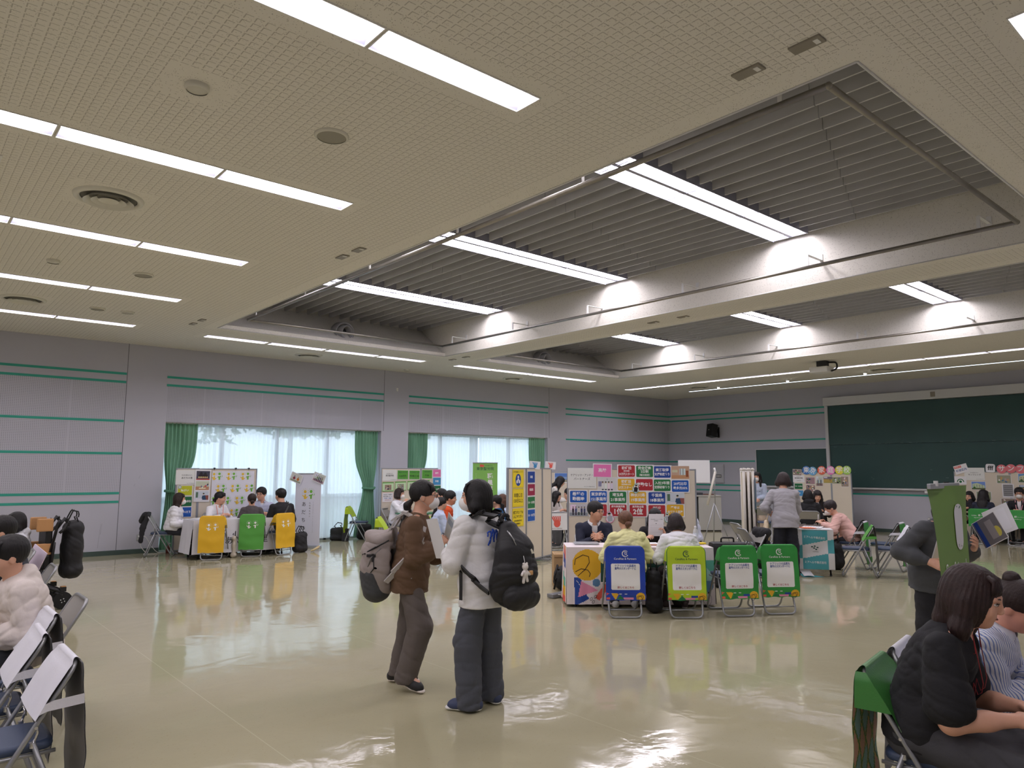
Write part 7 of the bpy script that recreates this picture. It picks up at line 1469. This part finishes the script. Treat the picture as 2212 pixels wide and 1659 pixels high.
q = MB(); q.box((-.418, -.035, .955), (.018, .034, .030), mat('bread_charm', (214, 166, 110), .6), bev=.006); q.build('bread_charm', ch); q = MB(); q.tube([(-.395, .015, 1.07), (-.408, .018, 1.035), (-.412, .02, 1.018)], .002, WHITE); q.build('cord', ch)
# embroidered letters on the sweatshirt
s = MB(); EM = mat('royal_embroidery', (34, 72, 170), .7)
def bk(u, z): return (-.165-.0*z, u, z)
for pts in ([(.125, 1.19), (.105, 1.225), (.085, 1.20), (.10, 1.15), (.118, 1.13)], [(.10, 1.15), (.075, 1.225), (.062, 1.23), (.060, 1.15)], [(.062, 1.17), (.04, 1.225), (.028, 1.22), (.030, 1.16)]): s.tube([bk(*p) for p in smooth_path(pts)], .006, EM, 6)
o = s.build('embroidered_letter', P['root'])
# ---- generic bags on the floor
def bag(name, x, y, deg, dims, rgb, label, handles=True, seed=0, m=None):
    t = thing(name, label, 'bag', (x, y, 0), math.radians(deg)); w, d, hh_ = dims; m = m or mat('bag_%d_%d_%d' % rgb, rgb, .7, bump=(30, .004), tint=(5, .08)); F = Field(); r_ = min(d, w)*.42
    F.cap((-w/2+r_, 0, r_), (w/2-r_, 0, r_), r_, None, .03, (0, 1, 0), d/(2*r_)).cap((-w/2+r_, 0, hh_-r_), (w/2-r_, 0, hh_-r_*.9), r_*.9, None, .03, (0, 1, 0), d/(2*r_)*.8).ell((0, 0, hh_/2), (w*.47, d*.48, hh_*.48), None, .04).cut((0, 0, -1), -.004).wob(folds(seed, .008, fr=16)); fobj('bag_body', t, F, .012, m)
    if handles:
        for sy in (-1, 1): q = MB(); q.tube(smooth_path([(-w*.2, sy*d*.2, hh_*.9), (-w*.12, sy*d*.15, hh_+.10), (w*.12, sy*d*.15, hh_+.10), (w*.2, sy*d*.2, hh_*.9)]), .008, WEB, 6); q.build('handle', t)
    return t
BLKC = (27, 27, 30)
bag('shoulder_bag', 8.14, 15.60, -30, (.42, .16, .30), BLKC, 'black two-handled bag left of the lime chair by the window', seed=1); bag('shoulder_bag', 8.75, 15.52, -40, (.36, .18, .36), BLKC, 'black bag with a round white emblem under the lime chair', False, 2)
t = bag('backpack', 9.15, 15.35, -60, (.34, .22, .46), BLKC, 'black backpack at the foot of the green curtain between chair and board', True, 3)
o = bag('backpack', 6.42, 13.92, 20, (.34, .2, .40), BLKC, 'black backpack on the floor right of the yellow-covered chair', True, 4); bag('tote_bag', 5.14, 13.98, 60, (.30, .10, .40), (196, 186, 170), 'beige cloth tote bag leaning between the yellow and green chairs', True, 5)
q = MB(); q.box((0, 0, .14), (.15, .11, .28), mat('black_box', (34, 34, 40), .5), bev=.005); o = q.build('document_box', None, (8.22, 15.44, 0)); o.rotation_euler = (0, 0, -.6); tag(o, 'small black box standing in front of the two-handled bag', 'box')
t = thing('storage_crate', 'bright blue plastic crate in front of the masked person between the windows', 'crate', (8.30, 13.72, 0), math.radians(-25)); CB_ = mat('crate_blue', (30, 90, 200), .4); q = MB(); q.box((0, 0, .13), (.50, .36, .26), CB_, bev=.02); q.box((0, 0, .27), (.54, .40, .03), CB_, bev=.01); q.build('crate_body', t)
q = MB(); q.box((0, -.205, .25), (.14, .01, .05), mat('crate_handle', (20, 66, 160), .4)); q.build('handle', t)
t = thing('carton', 'brown cardboard carton with papers on top beside the patterned table', 'box', (7.62, 7.55, 0), math.radians(-40)); CT = mat('cardboard', (178, 146, 106), .85, bump=(60, .0008), tint=(4, .06)); q = MB(); q.box((0, 0, .23), (.52, .40, .46), CT, bev=.006); q.build('carton_body', t)
q = MB(); q.box((0, -.202, .42), (.5, .004, .012), mat('cardboard_dark', (140, 108, 74), .85)); q.box((0, 0, .463), (.5, .05, .004), mat('parcel_tape', (200, 176, 136), .3)); q.build('flap', t)
q = MB(); q.box((.02, -.02, .478), (.24, .17, .008), PAPER); q.box((.08, .05, .488), (.2, .15, .008), mat('pale_pink_paper', (230, 212, 206), .8)); o = q.build('paper_stack'); o.matrix_world = Matrix.Translation((7.62, 7.55, 0)) @ rotz(math.radians(-25)); tag(o, 'loose white papers on top of the brown carton', 'paper')
t = bag('backpack', 7.33, 7.30, -25, (.44, .30, .34), BLKC, 'black backpack with a blue keyring lying in front of the brown carton', False, 7); q = MB(); q.tube(smooth_path([(-.18, -.1, .30), (-.26, -.14, .22), (-.27, -.15, .04)]), .014, WEB); q.build('strap', t); q = MB(); q.sphere((.0, -.10, .335), (.03, .02, .035), mat('pale_blue_charm', (180, 206, 230), .5), 10); q.sphere((.05, -.08, .35), (.02, .015, .02), WPAT, 8); q.build('keyring', t)
t = thing('banner_case', 'long dark grey roll-up banner case lying on the floor beside the patterned table', 'case', (7.10, 6.85, 0)); q = MB(); q.tube([(-.32, -.02, .055), (.30, .30, .055)], .05, mat('case_grey', (52, 52, 56), .5), 10); q.build('case_body', t); q = MB(); q.cyl((-.335, -.028, .055), (-.30, -.01, .055), .052, mat('case_end', (190, 170, 160), .5)); q.build('end_cap', t)
for k_, (x, y, r_, lab) in enumerate(((6.92, 6.95, .10, 'tangled white cable at the end of the grey banner case'), (7.02, 6.62, .16, 'coil of white cable on the floor by the patterned table'))):
    q = MB()
    for j in range(4): q.tube([(x+(r_+.015*j)*math.cos(a)*1.2, y+(r_*.7+.01*j)*math.sin(a+j), .01+.012*j) for a in [2*math.pi*i/18 for i in range(18)]], .006, CW, 6, closed=True)
    tag(q.build('cable_coil'), lab, 'cable')
q = MB(); q.box((6.78, 6.98, .03), (.24, .12, .05), mat('grey_adapter', (120, 122, 126), .4), bev=.01); tag(q.build('power_adapter'), 'small grey adapter on the floor by the panel foot', 'adapter')
# suitcase, black-draped chair, water bottle and wallet at the right of the patterned table
t = thing('suitcase', 'black soft suitcase standing behind the person in white at the patterned table', 'suitcase', (9.25, 6.02, 0), math.radians(-40)); q = MB(); q.box((0, 0, .33), (.50, .26, .60), mat('suitcase_black', (30, 31, 34), .6, bump=(40, .002)), bev=.05); q.build('case_body', t); q = MB(); q.tube(fillet([(-.09, 0, .62), (-.09, 0, .69), (.09, 0, .69), (.09, 0, .62)], .03), .012, BLACK); q.build('handle', t)
for x in (-.18, .18): q = MB(); q.cyl((x, -.08, .025), (x, -.05, .025), .025, BLACK); q.build('wheel', t)
t = chair(9.72, 6.02, 150, 'folding chair draped with a black coat right of the patterned table'); F = Field(); F.cap((-.26, -.17, .76), (-.26, .17, .76), .05, None, .03).chain([(-.25, 0, .72), (-.28, 0, .40), (-.27, 0, .12)], [.06, .07, .05], .06, (0, 1, 0), 3.2).wob(folds(4, .012, fr=16)); o = fobj('draped_coat', None, F, .011, mat('coat_black', (26, 26, 30), .8, bump=(30, .004))); o.location = (9.72, 6.02, 0); o.rotation_euler = (0, 0, math.radians(150)); tag(o, 'black coat hanging over a chair back right of the patterned table', 'coat')
F = Field(); F.cap((-.25, -.16, .79), (-.25, .10, .79), .035, None, .03).chain([(-.24, -.16, .76), (-.31, -.20, .55), (-.33, -.22, .30)], [.04, .05, .035], .03).chain([(-.30, 0, .76), (-.36, .02, .66)], [.07, .06], .04, (0, 1, 0), 1.6).wob(folds(6, .010, fr=18)); o = fobj('draped_jacket', None, F, .011, mat('coat_black', (26, 26, 30), .8, bump=(30, .004))); o.location = (4.12, 14.96, 0); o.rotation_euler = (0, 0, math.radians(-22)); tag(o, 'black jacket hanging over the chair by the wall socket', 'jacket')
TA = math.radians(-40.5)
def on_table(u, v, z=0.713, a=0): return (tx+math.cos(TA)*u-math.sin(TA)*v, ty+math.sin(TA)*u+math.cos(TA)*v, z)
BOT, nB, bB, NB, LB = nodes_mat('clear_bottle'); bB.inputs['Base Color'].default_value = (.9, .94, .96, 1); bB.inputs['Alpha'].default_value = .38; bB.inputs['Roughness'].default_value = .05
t = thing('water_bottle', 'clear plastic water bottle at the right end of the patterned table', 'bottle', on_table(.76, .02)); q = MB(); q.lathe([(0, 0), (.032, 0), (.033, .02), (.030, .06), (.033, .10), (.033, .15), (.026, .185), (.013, .205), (.013, .215)], BOT, 20); q.build('bottle_body', t); q = MB(); q.cyl((0, 0, .212), (0, 0, .232), .015, PAPER); q.build('cap', t); q = MB(); q.lathe([(.0335, .10), (.0335, .15)], mat('bottle_label', (214, 222, 232), .4), 20); q.build('label_band', t)
q = MB(); q.box((0, 0, .012), (.20, .10, .02), mat('yellow_pouch', (230, 200, 50), .6), bev=.008); o = q.build('pouch', None, on_table(.80, .10)); o.rotation_euler = (0, 0, TA+.2); tag(o, 'flat yellow pouch beside the water bottle', 'pouch')
t = thing('laptop', 'closed silver laptop on the patterned table in front of the suited man', 'laptop', on_table(-.62, .08), TA); q = MB(); q.box((0, 0, .012), (.31, .22, .016), mat('laptop_silver', (186, 190, 196), .35, .5), bev=.004); q.build('laptop_body', t)
q = MB()
for k_ in range(4): q.box((.01*k_, .005*k_, .003+.004*k_), (.30, .21, .003), [pc((232, 150, 110)), PAPER, pc((236, 160, 116)), PAPER][k_], Matrix.Rotation(.05*k_, 4, 'Z'))
o = q.build('brochure_stack', None, on_table(.12, .02)); o.rotation_euler = (0, 0, TA); tag(o, 'orange and white brochures on the patterned table before the long-haired person', 'brochures')
s = Sheet(.21, .297, PAPER); s.text('一般社団法人 キャリア支援', 0, .075, .014, INK); s.text('採用案内', 0, .055, .014, INK); s.rect(0, 0, .17, .001, INK); s.disc(0, .02, .006, INK)
for i in range(5): s.rect(0, -.03-.018*i, .16, .0015, pc((150, 150, 155)))
o = s.build('document_sheet'); hd = PP['c2']['HD'][1][0]; M = Matrix.Translation((PP['c2']['x'], PP['c2']['y'], 0)) @ rotz(PP['c2']['a']) @ Matrix.Translation((float(hd[0])+.03, float(hd[1])-.09, float(hd[2])+.05)) @ rotz(math.radians(90+8)) @ Matrix.Rotation(.15, 4, 'X'); o.matrix_world = M; tag(o, 'white printed sheet held up by the long-haired person in black', 'document')
# papers held by the standing pair
def held(key, sg, w, h_, name, label, cat, off, eul, draw):
    P = PP[key]; hd = P['HD'][sg][0]; s = Sheet(w, h_, PAPER); draw(s); o = s.build(name); o.matrix_world = Matrix.Translation((P['x'], P['y'], 0)) @ rotz(P['a']) @ Matrix.Translation((float(hd[0])+off[0], float(hd[1])+off[1], float(hd[2])+off[2])) @ rotz(eul[2]) @ Matrix.Rotation(eul[1], 4, 'Y') @ Matrix.Rotation(eul[0], 4, 'X'); return tag(o, label, cat)
def d1_(s):
    s.text('ふくしのしごと', .0, .115, .028, GRN, .01, fit=.18); s.rect(-.03, .075, .10, .022, CORAL)
    for i in range(7): s.rect(-.005, .04-.024*i, .17, .002, pc((130, 134, 140)))
    s.rect(.06, -.07, .05, .06, pc((150, 190, 200))); s.rect(-.06, -.02, .05, .04, SLATE)
held('white', 1, .21, .297, 'leaflet', 'white and green event leaflet held by the person in the white sweatshirt', 'leaflet', (.04, .10, .06), (-.25, .1, math.radians(-20)), d1_)
held('brown', -1, .15, .21, 'booklet', 'folded booklet held up by the person in brown', 'booklet', (.035, .0, .07), (0, .45, math.radians(-60)), lambda s: (s.rect(0, 0, .13, .19, pc((190, 196, 192))), s.rect(0, .05, .11, .05, pc((150, 160, 170)))))
def mag(s): s.rect(0, 0, .20, .28, pc((112, 110, 116))); s.rect(-.0, -.10, .20, .05, NVY); s.disc(.03, .08, .04, pc((200, 190, 90))); s.rect(0, .03, .14, .08, pc((150, 146, 150)))
held('e4', 1, .21, .297, 'magazine', 'picture magazine held by the person behind the leaning green banner', 'magazine', (.06, .06, .10), (.5, 1.1, math.radians(20)), mag)
held('e4', 1, .21, .297, 'leaflet', 'white open leaflet held behind the magazine at the green banner', 'leaflet', (.02, .20, .17), (.4, 1.2, math.radians(15)), lambda s: s.rect(0, 0, .16, .2, pc((232, 232, 236))))
held('e4', -1, .22, .31, 'paper_bag', 'beige folder held low by the person behind the green banner', 'folder', (.0, .06, .08), (.2, .5, math.radians(10)), lambda s: s.rect(0, 0, .2, .29, pc((214, 204, 186))))
# papers on the checked-banner table and others
def flat(x, y, z, deg, w, h_, m, lab, name='document', cat='paper', extra=None, g=None):
    q = MB(); q.box((0, 0, .002), (w, h_, .004), m); 
    if extra: extra(q)
    o = q.build(name, None, (x, y, z)); o.rotation_euler = (0, 0, math.radians(deg)); return tag(o, lab, cat, g)
flat(11.55, 5.93, .732, 20, .42, .30, PAPER, 'white form being filled in on the checked-banner table', extra=lambda q: [q.box((0, .1-.04*i, .005), (.34, .003, .001), pc((120, 120, 150))) for i in range(6)])
flat(11.33, 5.90, .736, 55, .24, .20, pc((232, 120, 70)), 'orange card near the left edge of the checked-banner table'); flat(11.9, 6.1, .702, 28, .40, .28, pc((226, 214, 190)), 'cream envelope on the checked-banner table')
t = thing('pen', 'white pen in the hand of the masked person in pink', 'pen'); hd = PP['d2']['HD'][1][0]; Mw = Matrix.Translation((PP['d2']['x'], PP['d2']['y'], 0)) @ rotz(PP['d2']['a']); p0 = Mw @ Vector([float(c) for c in hd]); q = MB(); q.tube([p0+Vector((0, 0, -.03)), p0+Vector((.02, .0, .11))], .005, PAPER, 6); q.build('pen_body', t)
flat(4.62, 14.22, .71, 5, .42, .30, pc((206, 210, 222)), 'pile of pale leaflets at the left of the window booth table', extra=lambda q: [q.box((.02*i, .01, .006+.004*i), (.38, .26, .004), PAPER) for i in range(4)]); flat(5.95, 14.2, .71, 10, .30, .21, PAPER, 'white papers at the right of the window booth table'); flat(9.05, 13.6, .702, 0, .3, .21, PAPER, 'white paper on the small green-topped table'); flat(19.7, 5.6, .702, 80, .5, .25, pc((220, 206, 180)), 'cream papers on the far right booth table')
flat(16.0, 8.3, .702, 60, .3, .21, PAPER, 'white sheet on the table below the letter-disc board')
# paper bag hanging from the standing person's arm; shoulder bag
P = PP['d1']; t = worn('tote_bag', P, 'cream cloth tote bag hanging from the arm of the person in the cardigan', 'bag'); F = Field(); F.chain([(.10, .27, .84), (.10, .29, .60), (.10, .29, .42)], [.035, .055, .05], .04, (1, 0, 0), 2.6).wob(folds(2, .009, fr=14)); fobj('bag_body', t, F, .010, mat('tote_cream', (222, 204, 176), .85, bump=(40, .003))); q = MB(); q.tube(smooth_path([(.02, .27, .84), (.06, .24, .98), (.12, .22, 1.0), (.18, .27, .84)]), .008, mat('tote_cream', (222, 204, 176), .85)); q.build('handle', t)
bag('backpack', 12.33, 5.93, 20, (.34, .26, .46), BLKC, 'black rucksack on the floor under the masked person in pink', True, 9); bag('shoulder_bag', 19.85, 8.75, 30, (.40, .22, .34), BLKC, 'black bag at the right foot of the letter-disc board', False, 10); bag('backpack', 6.98, 5.55, 40, (.28, .2, .50), BLKC, 'tall black rucksack on the floor between the blue and lime chairs', True, 11)
bag('shoulder_bag', 7.55, 5.62, 30, (.42, .22, .24), (40, 34, 34), 'dark brown bag under the lime-covered chair', False, 12); bag('handbag', 8.25, 9.22, 20, (.24, .18, .26), BLKC, 'black bag on the floor left of the yellow-notice panels', False, 13)
# office caster base of the lime-green stool seen beside the panels
t = thing('office_chair', 'grey swivel chair base on casters beside the poster panels', 'office chair', (11.05, 6.55, 0)); q = MB()
for k_ in range(5): a = 2*math.pi*k_/5; q.tube([(0, 0, .10), (.26*math.cos(a), .26*math.sin(a), .07)], .02, mat('base_grey', (92, 96, 104), .4)); q.sphere((.27*math.cos(a), .27*math.sin(a), .03), .03, BLACK, 8)
q.build('base', t); q = MB(); q.cyl((0, 0, .08), (0, 0, .40), .025, CHR); q.build('gas_lift', t); q = MB(); q.box((0, 0, .44), (.42, .42, .07), mat('seat_grey', (110, 112, 116), .8), bev=.03); q.build('seat', t)
# ---- corner: lectern desk with equipment, easel with whiteboard
t = thing('av_cabinet', 'grey equipment cabinet with an open dark front in the room corner', 'cabinet', (17.2, 12.0, 0), math.radians(-40)); CG = mat('cabinet_grey', (176, 176, 170), .5); x_, y_ = 0, 0
q = MB(); q.box((.18, 0, .48), (.62, .55, .90), CG, bev=.01); q.box((-.42, .26, .48), (.6, .03, .90), CG); q.box((-.70, 0, .48), (.03, .55, .90), CG); q.box((-.13, 0, .95), (1.24, .58, .035), CG, bev=.008); q.box((-.13, 0, .03), (1.2, .5, .06), BLACK); q.build('cabinet_body', t); q = MB(); q.box((-.42, 0, .48), (.52, .50, .86), mat('equipment_black', (18, 18, 20), .6)); q.build('equipment_rack', t)
q = MB(); q.box((-.45, 0, 1.02), (.34, .3, .12), mat('device_grey', (96, 98, 100), .5), bev=.01); q.box((-.1, .05, 1.0), (.3, .25, .07), mat('device_dark', (60, 62, 66), .5), bev=.01); q.tube([(-.55, 0, 1.08), (-.55, 0, 1.28)], .008, BLACK); q.box((.2, 0, .985), (.3, .16, .03), mat('device_brown', (110, 80, 70), .6)); q.build('devices', t)
t = thing('easel_whiteboard', 'white writing board on a thin tripod stand behind the middle board', 'easel', (13.45, 9.02, 0), math.radians(-55)); q = MB(); q.box((-.42, 0, 1.62), (.66, .02, .48), mat('whiteboard_white', (226, 228, 230), .3), bev=.006); q.build('writing_board', t); GT_ = mat('tripod_cream', (206, 202, 190), .5)
for a_, b_ in (((.02, 0, 1.62), (-.16, -.12, .92)),): q = MB(); q.tube([a_, b_], .026, GT_, 8); q.tube([(.02, 0, 1.6), (.0, 0, 1.70)], .02, PAPER); q.build('mast', t)
for a_, b_ in (((-.02, 0, .95), (.32, -.05, .0)), ((-.02, 0, .95), (-.30, -.18, .0)), ((-.02, 0, .95), (-.05, .34, .0))): q = MB(); q.tube([a_, b_], .012, TUBE_, 8); q.build('leg', t)
q = MB(); q.tube([(0, 0, .90), (0, 0, 1.55)], .010, TUBE_, 8); q.build('pole', t)
# ---- leaning green banner
BX_, BY_ = 4.64, 1.57; t = thing('rollup_banner', 'green roll-up banner seen almost edge-on with fence photos at the right', 'banner', (BX_, BY_, 0), math.radians(5)); GF = mat('banner_moss_green', (112, 150, 60), .5); hB = 1.565
q = MB(); q.box((0, .02, .04), (.66, .14, .08), ALU, bev=.015); q.build('base', t); q = MB(); q.tube([(.13, .07, .05), (.22, .05, hB-.02)], .011, ALU, 8); q.build('pole', t); q = MB(); q.box((.0, .01, hB), (.60, .02, .03), ALU, bev=.004); q.cyl((.22, .05, hB-.10), (.22, .05, hB+.02), .016, BLACK, n=10); q.cyl((-.20, .0, hB), (-.20, .0, hB+.03), .012, WHITE, n=8); q.build('top_clip', t)
def gfn(u, v, d=0): k = (hB-v)/hB; return (u-.03*k, -.006-.04*math.sin(math.pi*k)*.6-.03*(1-k)**8*math.sin(6*u)-d, v)
q = MB(); us = [-.30+.60*j/20 for j in range(21)]; vv = [hB+(.07-hB)*i/60 for i in range(61)]; SKYB = pc((110, 172, 226)); STR = pc((222, 196, 70))
def gc(i, j):
    u, v = us[j]+.015, vv[i]
    if u > -.06 and .62 < v < 1.02: return SKYB if v > .80 else pc((150, 176, 200))
    if u > -.10 and .25 < v < .60: return SKYB if v > .42 else pc((120, 140, 120))
    if abs(v-(1.02+.25*(u+.1))) < .022 and -.25 < u < 0.05: return STR
    if abs(v-(.60-.1*u)) < .02 and u < -.1 and False: return STR
    if abs(v-(.36+.2*u)) < .025 and u < -.10: return pc((214, 150, 140))
    return GF
q.grid([[gfn(u, v) for u in us] for v in vv], GF, cm=gc); q.build('banner_face', t); s = Sheet(0, 0, None, fn=gfn); s.lev = .004
s.rect(.12, 1.33, .14, .26, PAPER, r=.06); s.text('杉', .12, 1.40, .09, DGR, .02); s.disc(.12, 1.32, .035, DGR); s.text('社会\n福祉', .12, 1.25, .035, INK); s.text('Sunfriends', .03, 1.10, .11, WHP, fit=.5)
for k_ in range(12): s.rect(-.03+.03*k_, .74, .006, .22, mat('fence_black', (30, 32, 34), .5))
s.rect(.13, .83, .36, .012, mat('fence_black', (30, 32, 34), .5)); s.build('banner_print', t)
# ---- lanyards, name badges, straps on people
def local_strip(key, pts, w, m, name, th=.003, nz=(1, 0, 0)):
    P = PP[key]; q = MB(); pp = smooth_path(pts); ribbon(q, pp, [nz]*len(pp), w, th, m); return q.build(name, P['root'])
for key, m_ in (('a2', pc((236, 150, 130))), ('e3', pc((240, 170, 180))), ('r1', pc((150, 40, 44)))):
    P = PP[key]; nb, f2, up, l2 = [np.array(P[k], float) for k in ('nb', 'f2', 'up2', 'l2')]; d = .165 if key != 'r1' else .19
    for sg in (1, -1): local_strip(key, [nb+l2*.055*sg+up*.02-f2*.02, nb+l2*.070*sg+f2*.075-up*.02, nb+l2*.055*sg+f2*(d-.02)-up*.13, nb+l2*.01*sg+f2*d-up*.30], .012 if key != 'r1' else .005, m_, 'lanyard')
for key, dz, dy in (('a2', .17, .06), ('a4', .14, .07), ('b1', .12, .05)):
    P = PP[key]; nb, f2, up, l2 = [np.array(P[k], float) for k in ('nb', 'f2', 'up2', 'l2')]; c_ = nb+f2*.175+l2*dy-up*dz; q = MB(); M = Matrix(((f2[0], l2[0], up[0], c_[0]), (f2[1], l2[1], up[1], c_[1]), (f2[2], l2[2], up[2], c_[2]), (0, 0, 0, 1))); q.box((0, 0, 0), (.006, .075, .055), PAPER, M); q.box((.004, 0, .012), (.002, .07, .012), SKY, M); q.build('name_badge', P['root'])
P = PP['a5']; nb, f2, up, l2 = [np.array(P[k], float) for k in ('nb', 'f2', 'up2', 'l2')]; local_strip('a5', [nb-l2*.10+f2*.03+up*.0, nb-l2*.10-f2*.06, nb-l2*.04-f2*.135-up*.12, nb+l2*.06-f2*.15-up*.26, nb+l2*.15-f2*.10-up*.38], .03, mat('strap_dark', (70, 72, 70), .6), 'bag_strap', .005, (-1, 0, 0))
P = PP['b3']; nb, f2, up, l2 = [np.array(P[k], float) for k in ('nb', 'f2', 'up2', 'l2')]; local_strip('b3', [nb+f2*.085-up*.02, nb+f2*.14-up*.10, nb+f2*.155-up*.26], .035, pc((236, 176, 140)), 'necktie')
P = PP['r2']; HB = P['hp']; q = MB()
for k_ in range(10): a = 2*math.pi*k_/10; p_ = P['HC']+P['HR']@(V3(-.066+.026*math.cos(a), .030*math.sin(a), .080+.01*math.sin(a))*P['hs']); q.sphere(tuple(float(c) for c in p_), .011, mat('scrunchie', (214, 190, 160), .8), 8)
q.build('scrunchie', P['root'])
P = PP['l3']; q = MB()
for k_ in range(7): a = 2*math.pi*k_/6; p_ = P['HC']+P['HR']@(V3(-.085, -.05+.022*math.cos(a)*(k_ < 6), -.01+.022*math.sin(a)*(k_ < 6))*P['hs']); q.sphere(tuple(float(c) for c in p_), .018 if k_ < 6 else .012, mat('flower_white', (232, 228, 214), .8) if k_ < 6 else BLACK, 8)
q.build('hair_flower', P['root'])
# ---- electric wheelchair at the left
t = thing('wheelchair', 'wheelchair with tan side pads and black frame at the left edge', 'wheelchair', (1.30, 10.38, 0), math.radians(182)); TAN = mat('tan_leather', (196, 146, 96), .6)
q = MB(); q.box((0, 0, .42), (.46, .42, .07), BLACK, bev=.02); q.build('seat', t); q = MB(); q.box((-.25, 0, .74), (.07, .42, .56), BLACK, bev=.02); q.build('backrest', t)
for sy in (-1, 1):
    for z_, d_ in ((.98, .15), (.70, .13)): q = MB(); q.box((-.20, sy*.20, z_), (.17, .04, d_), TAN, bev=.015); q.build('side_pad', t)
    q = MB(); q.tube(smooth_path([(-.28, sy*.22, .40), (-.30, sy*.22, .70), (-.33, sy*.22, 1.0), (-.40, sy*.22, 1.06), (-.44, sy*.22, .98), (-.40, sy*.22, .93), (-.35, sy*.22, .88)]), .017, BLACK, 8); q.build('push_handle', t)
    q = MB(); q.tube(smooth_path([(-.05, sy*.24, .36), (-.22, sy*.25, .24), (-.40, sy*.26, .20), (-.42, sy*.26, .16)]), .028, BLACK, 8); q.box((-.42, sy*.26, .23), (.06, .06, .05), BLACK); q.box((-.42, sy*.26, .26), (.05, .05, .008), TAN); q.build('caster_arm', t)
    q = MB(); q.cyl((-.42, sy*.235, .10), (-.42, sy*.285, .10), .10, mat('rubber_black', (24, 24, 25), .7), n=28); w_ = q.build('rear_wheel', t); q = MB()
    for k_ in range(4): a = k_*1.57+.4; q.sphere((-.42+.022*math.cos(a), sy*.287, .10+.022*math.sin(a)), .007, PAPER, 6)
    q.build('hub_bolts', w_)
    q = MB(); q.cyl((.22, sy*.24, .16), (.22, sy*.29, .16), .16, mat('rubber_black', (24, 24, 25), .7), n=32); q.cyl((.22, sy*.292, .16), (.22, sy*.295, .16), .10, mat('hub_grey', (120, 120, 124), .4), n=24); q.build('drive_wheel', t)
    q = MB(); q.tube(fillet([(-.25, sy*.25, .62), (.16, sy*.25, .62), (.16, sy*.25, .42)], .05), .014, BLACK, 8); q.box((.0, sy*.25, .64), (.26, .05, .03), BLACK, bev=.01); q.build('armrest', t)
q = MB(); q.box((.38, 0, .14), (.16, .32, .02), BLACK); q.tube([(.20, .1, .38), (.34, .1, .15)], .014, TUBE_); q.tube([(.20, -.1, .38), (.34, -.1, .15)], .014, TUBE_); q.build('footrest', t)
t = bag('backpack', 1.83, 10.36, 0, (.26, .40, .70), BLKC, 'black rucksack hanging behind the wheelchair', True, 15)
for o in t.children: o.location.z = .32
bag('shoulder_bag', 1.42, 9.93, 10, (.3, .2, .3), (36, 36, 40), 'small dark bag beside the wheelchair', False, 16)
q = MB(); q.box((0, 0, 0), (.01, .30, .24), pc((214, 200, 220))); o = q.build('leaflet', None, (1.35, 9.55, .66)); o.rotation_euler = (.3, .25, .35); tag(o, 'pale purple sheet sticking out over a chair at the left', 'leaflet')
t = chair(1.05, 9.35, 176, 'folding chair in front of the wheelchair at the left edge')
# toiletry bottle and bag under the first chair
q = MB(); q.lathe([(0, 0), (.04, 0), (.04, .10), (.03, .13), (.012, .14), (.012, .17)], mat('amber_liquid', (110, 50, 44), .3), 16); q.box((.015, 0, .185), (.05, .02, .02), PAPER); o = q.build('pump_bottle', None, (4.36, 15.38, 0)); tag(o, 'small pump bottle with brown base on the floor behind the first chair', 'bottle')
bag('handbag', 4.55, 15.30, 20, (.22, .14, .30), (196, 176, 168), 'pinkish bag on the floor behind the first chair', False, 17)
q = MB(); q.tube(smooth_path([(6.62, 13.85, .02), (6.74, 13.80, .08), (6.80, 13.86, .10), (6.72, 13.95, .03)]), .018, pc((216, 196, 150))); tag(q.build('rolled_towel'), 'small pale object beside the rucksack by the white banner', 'towel')
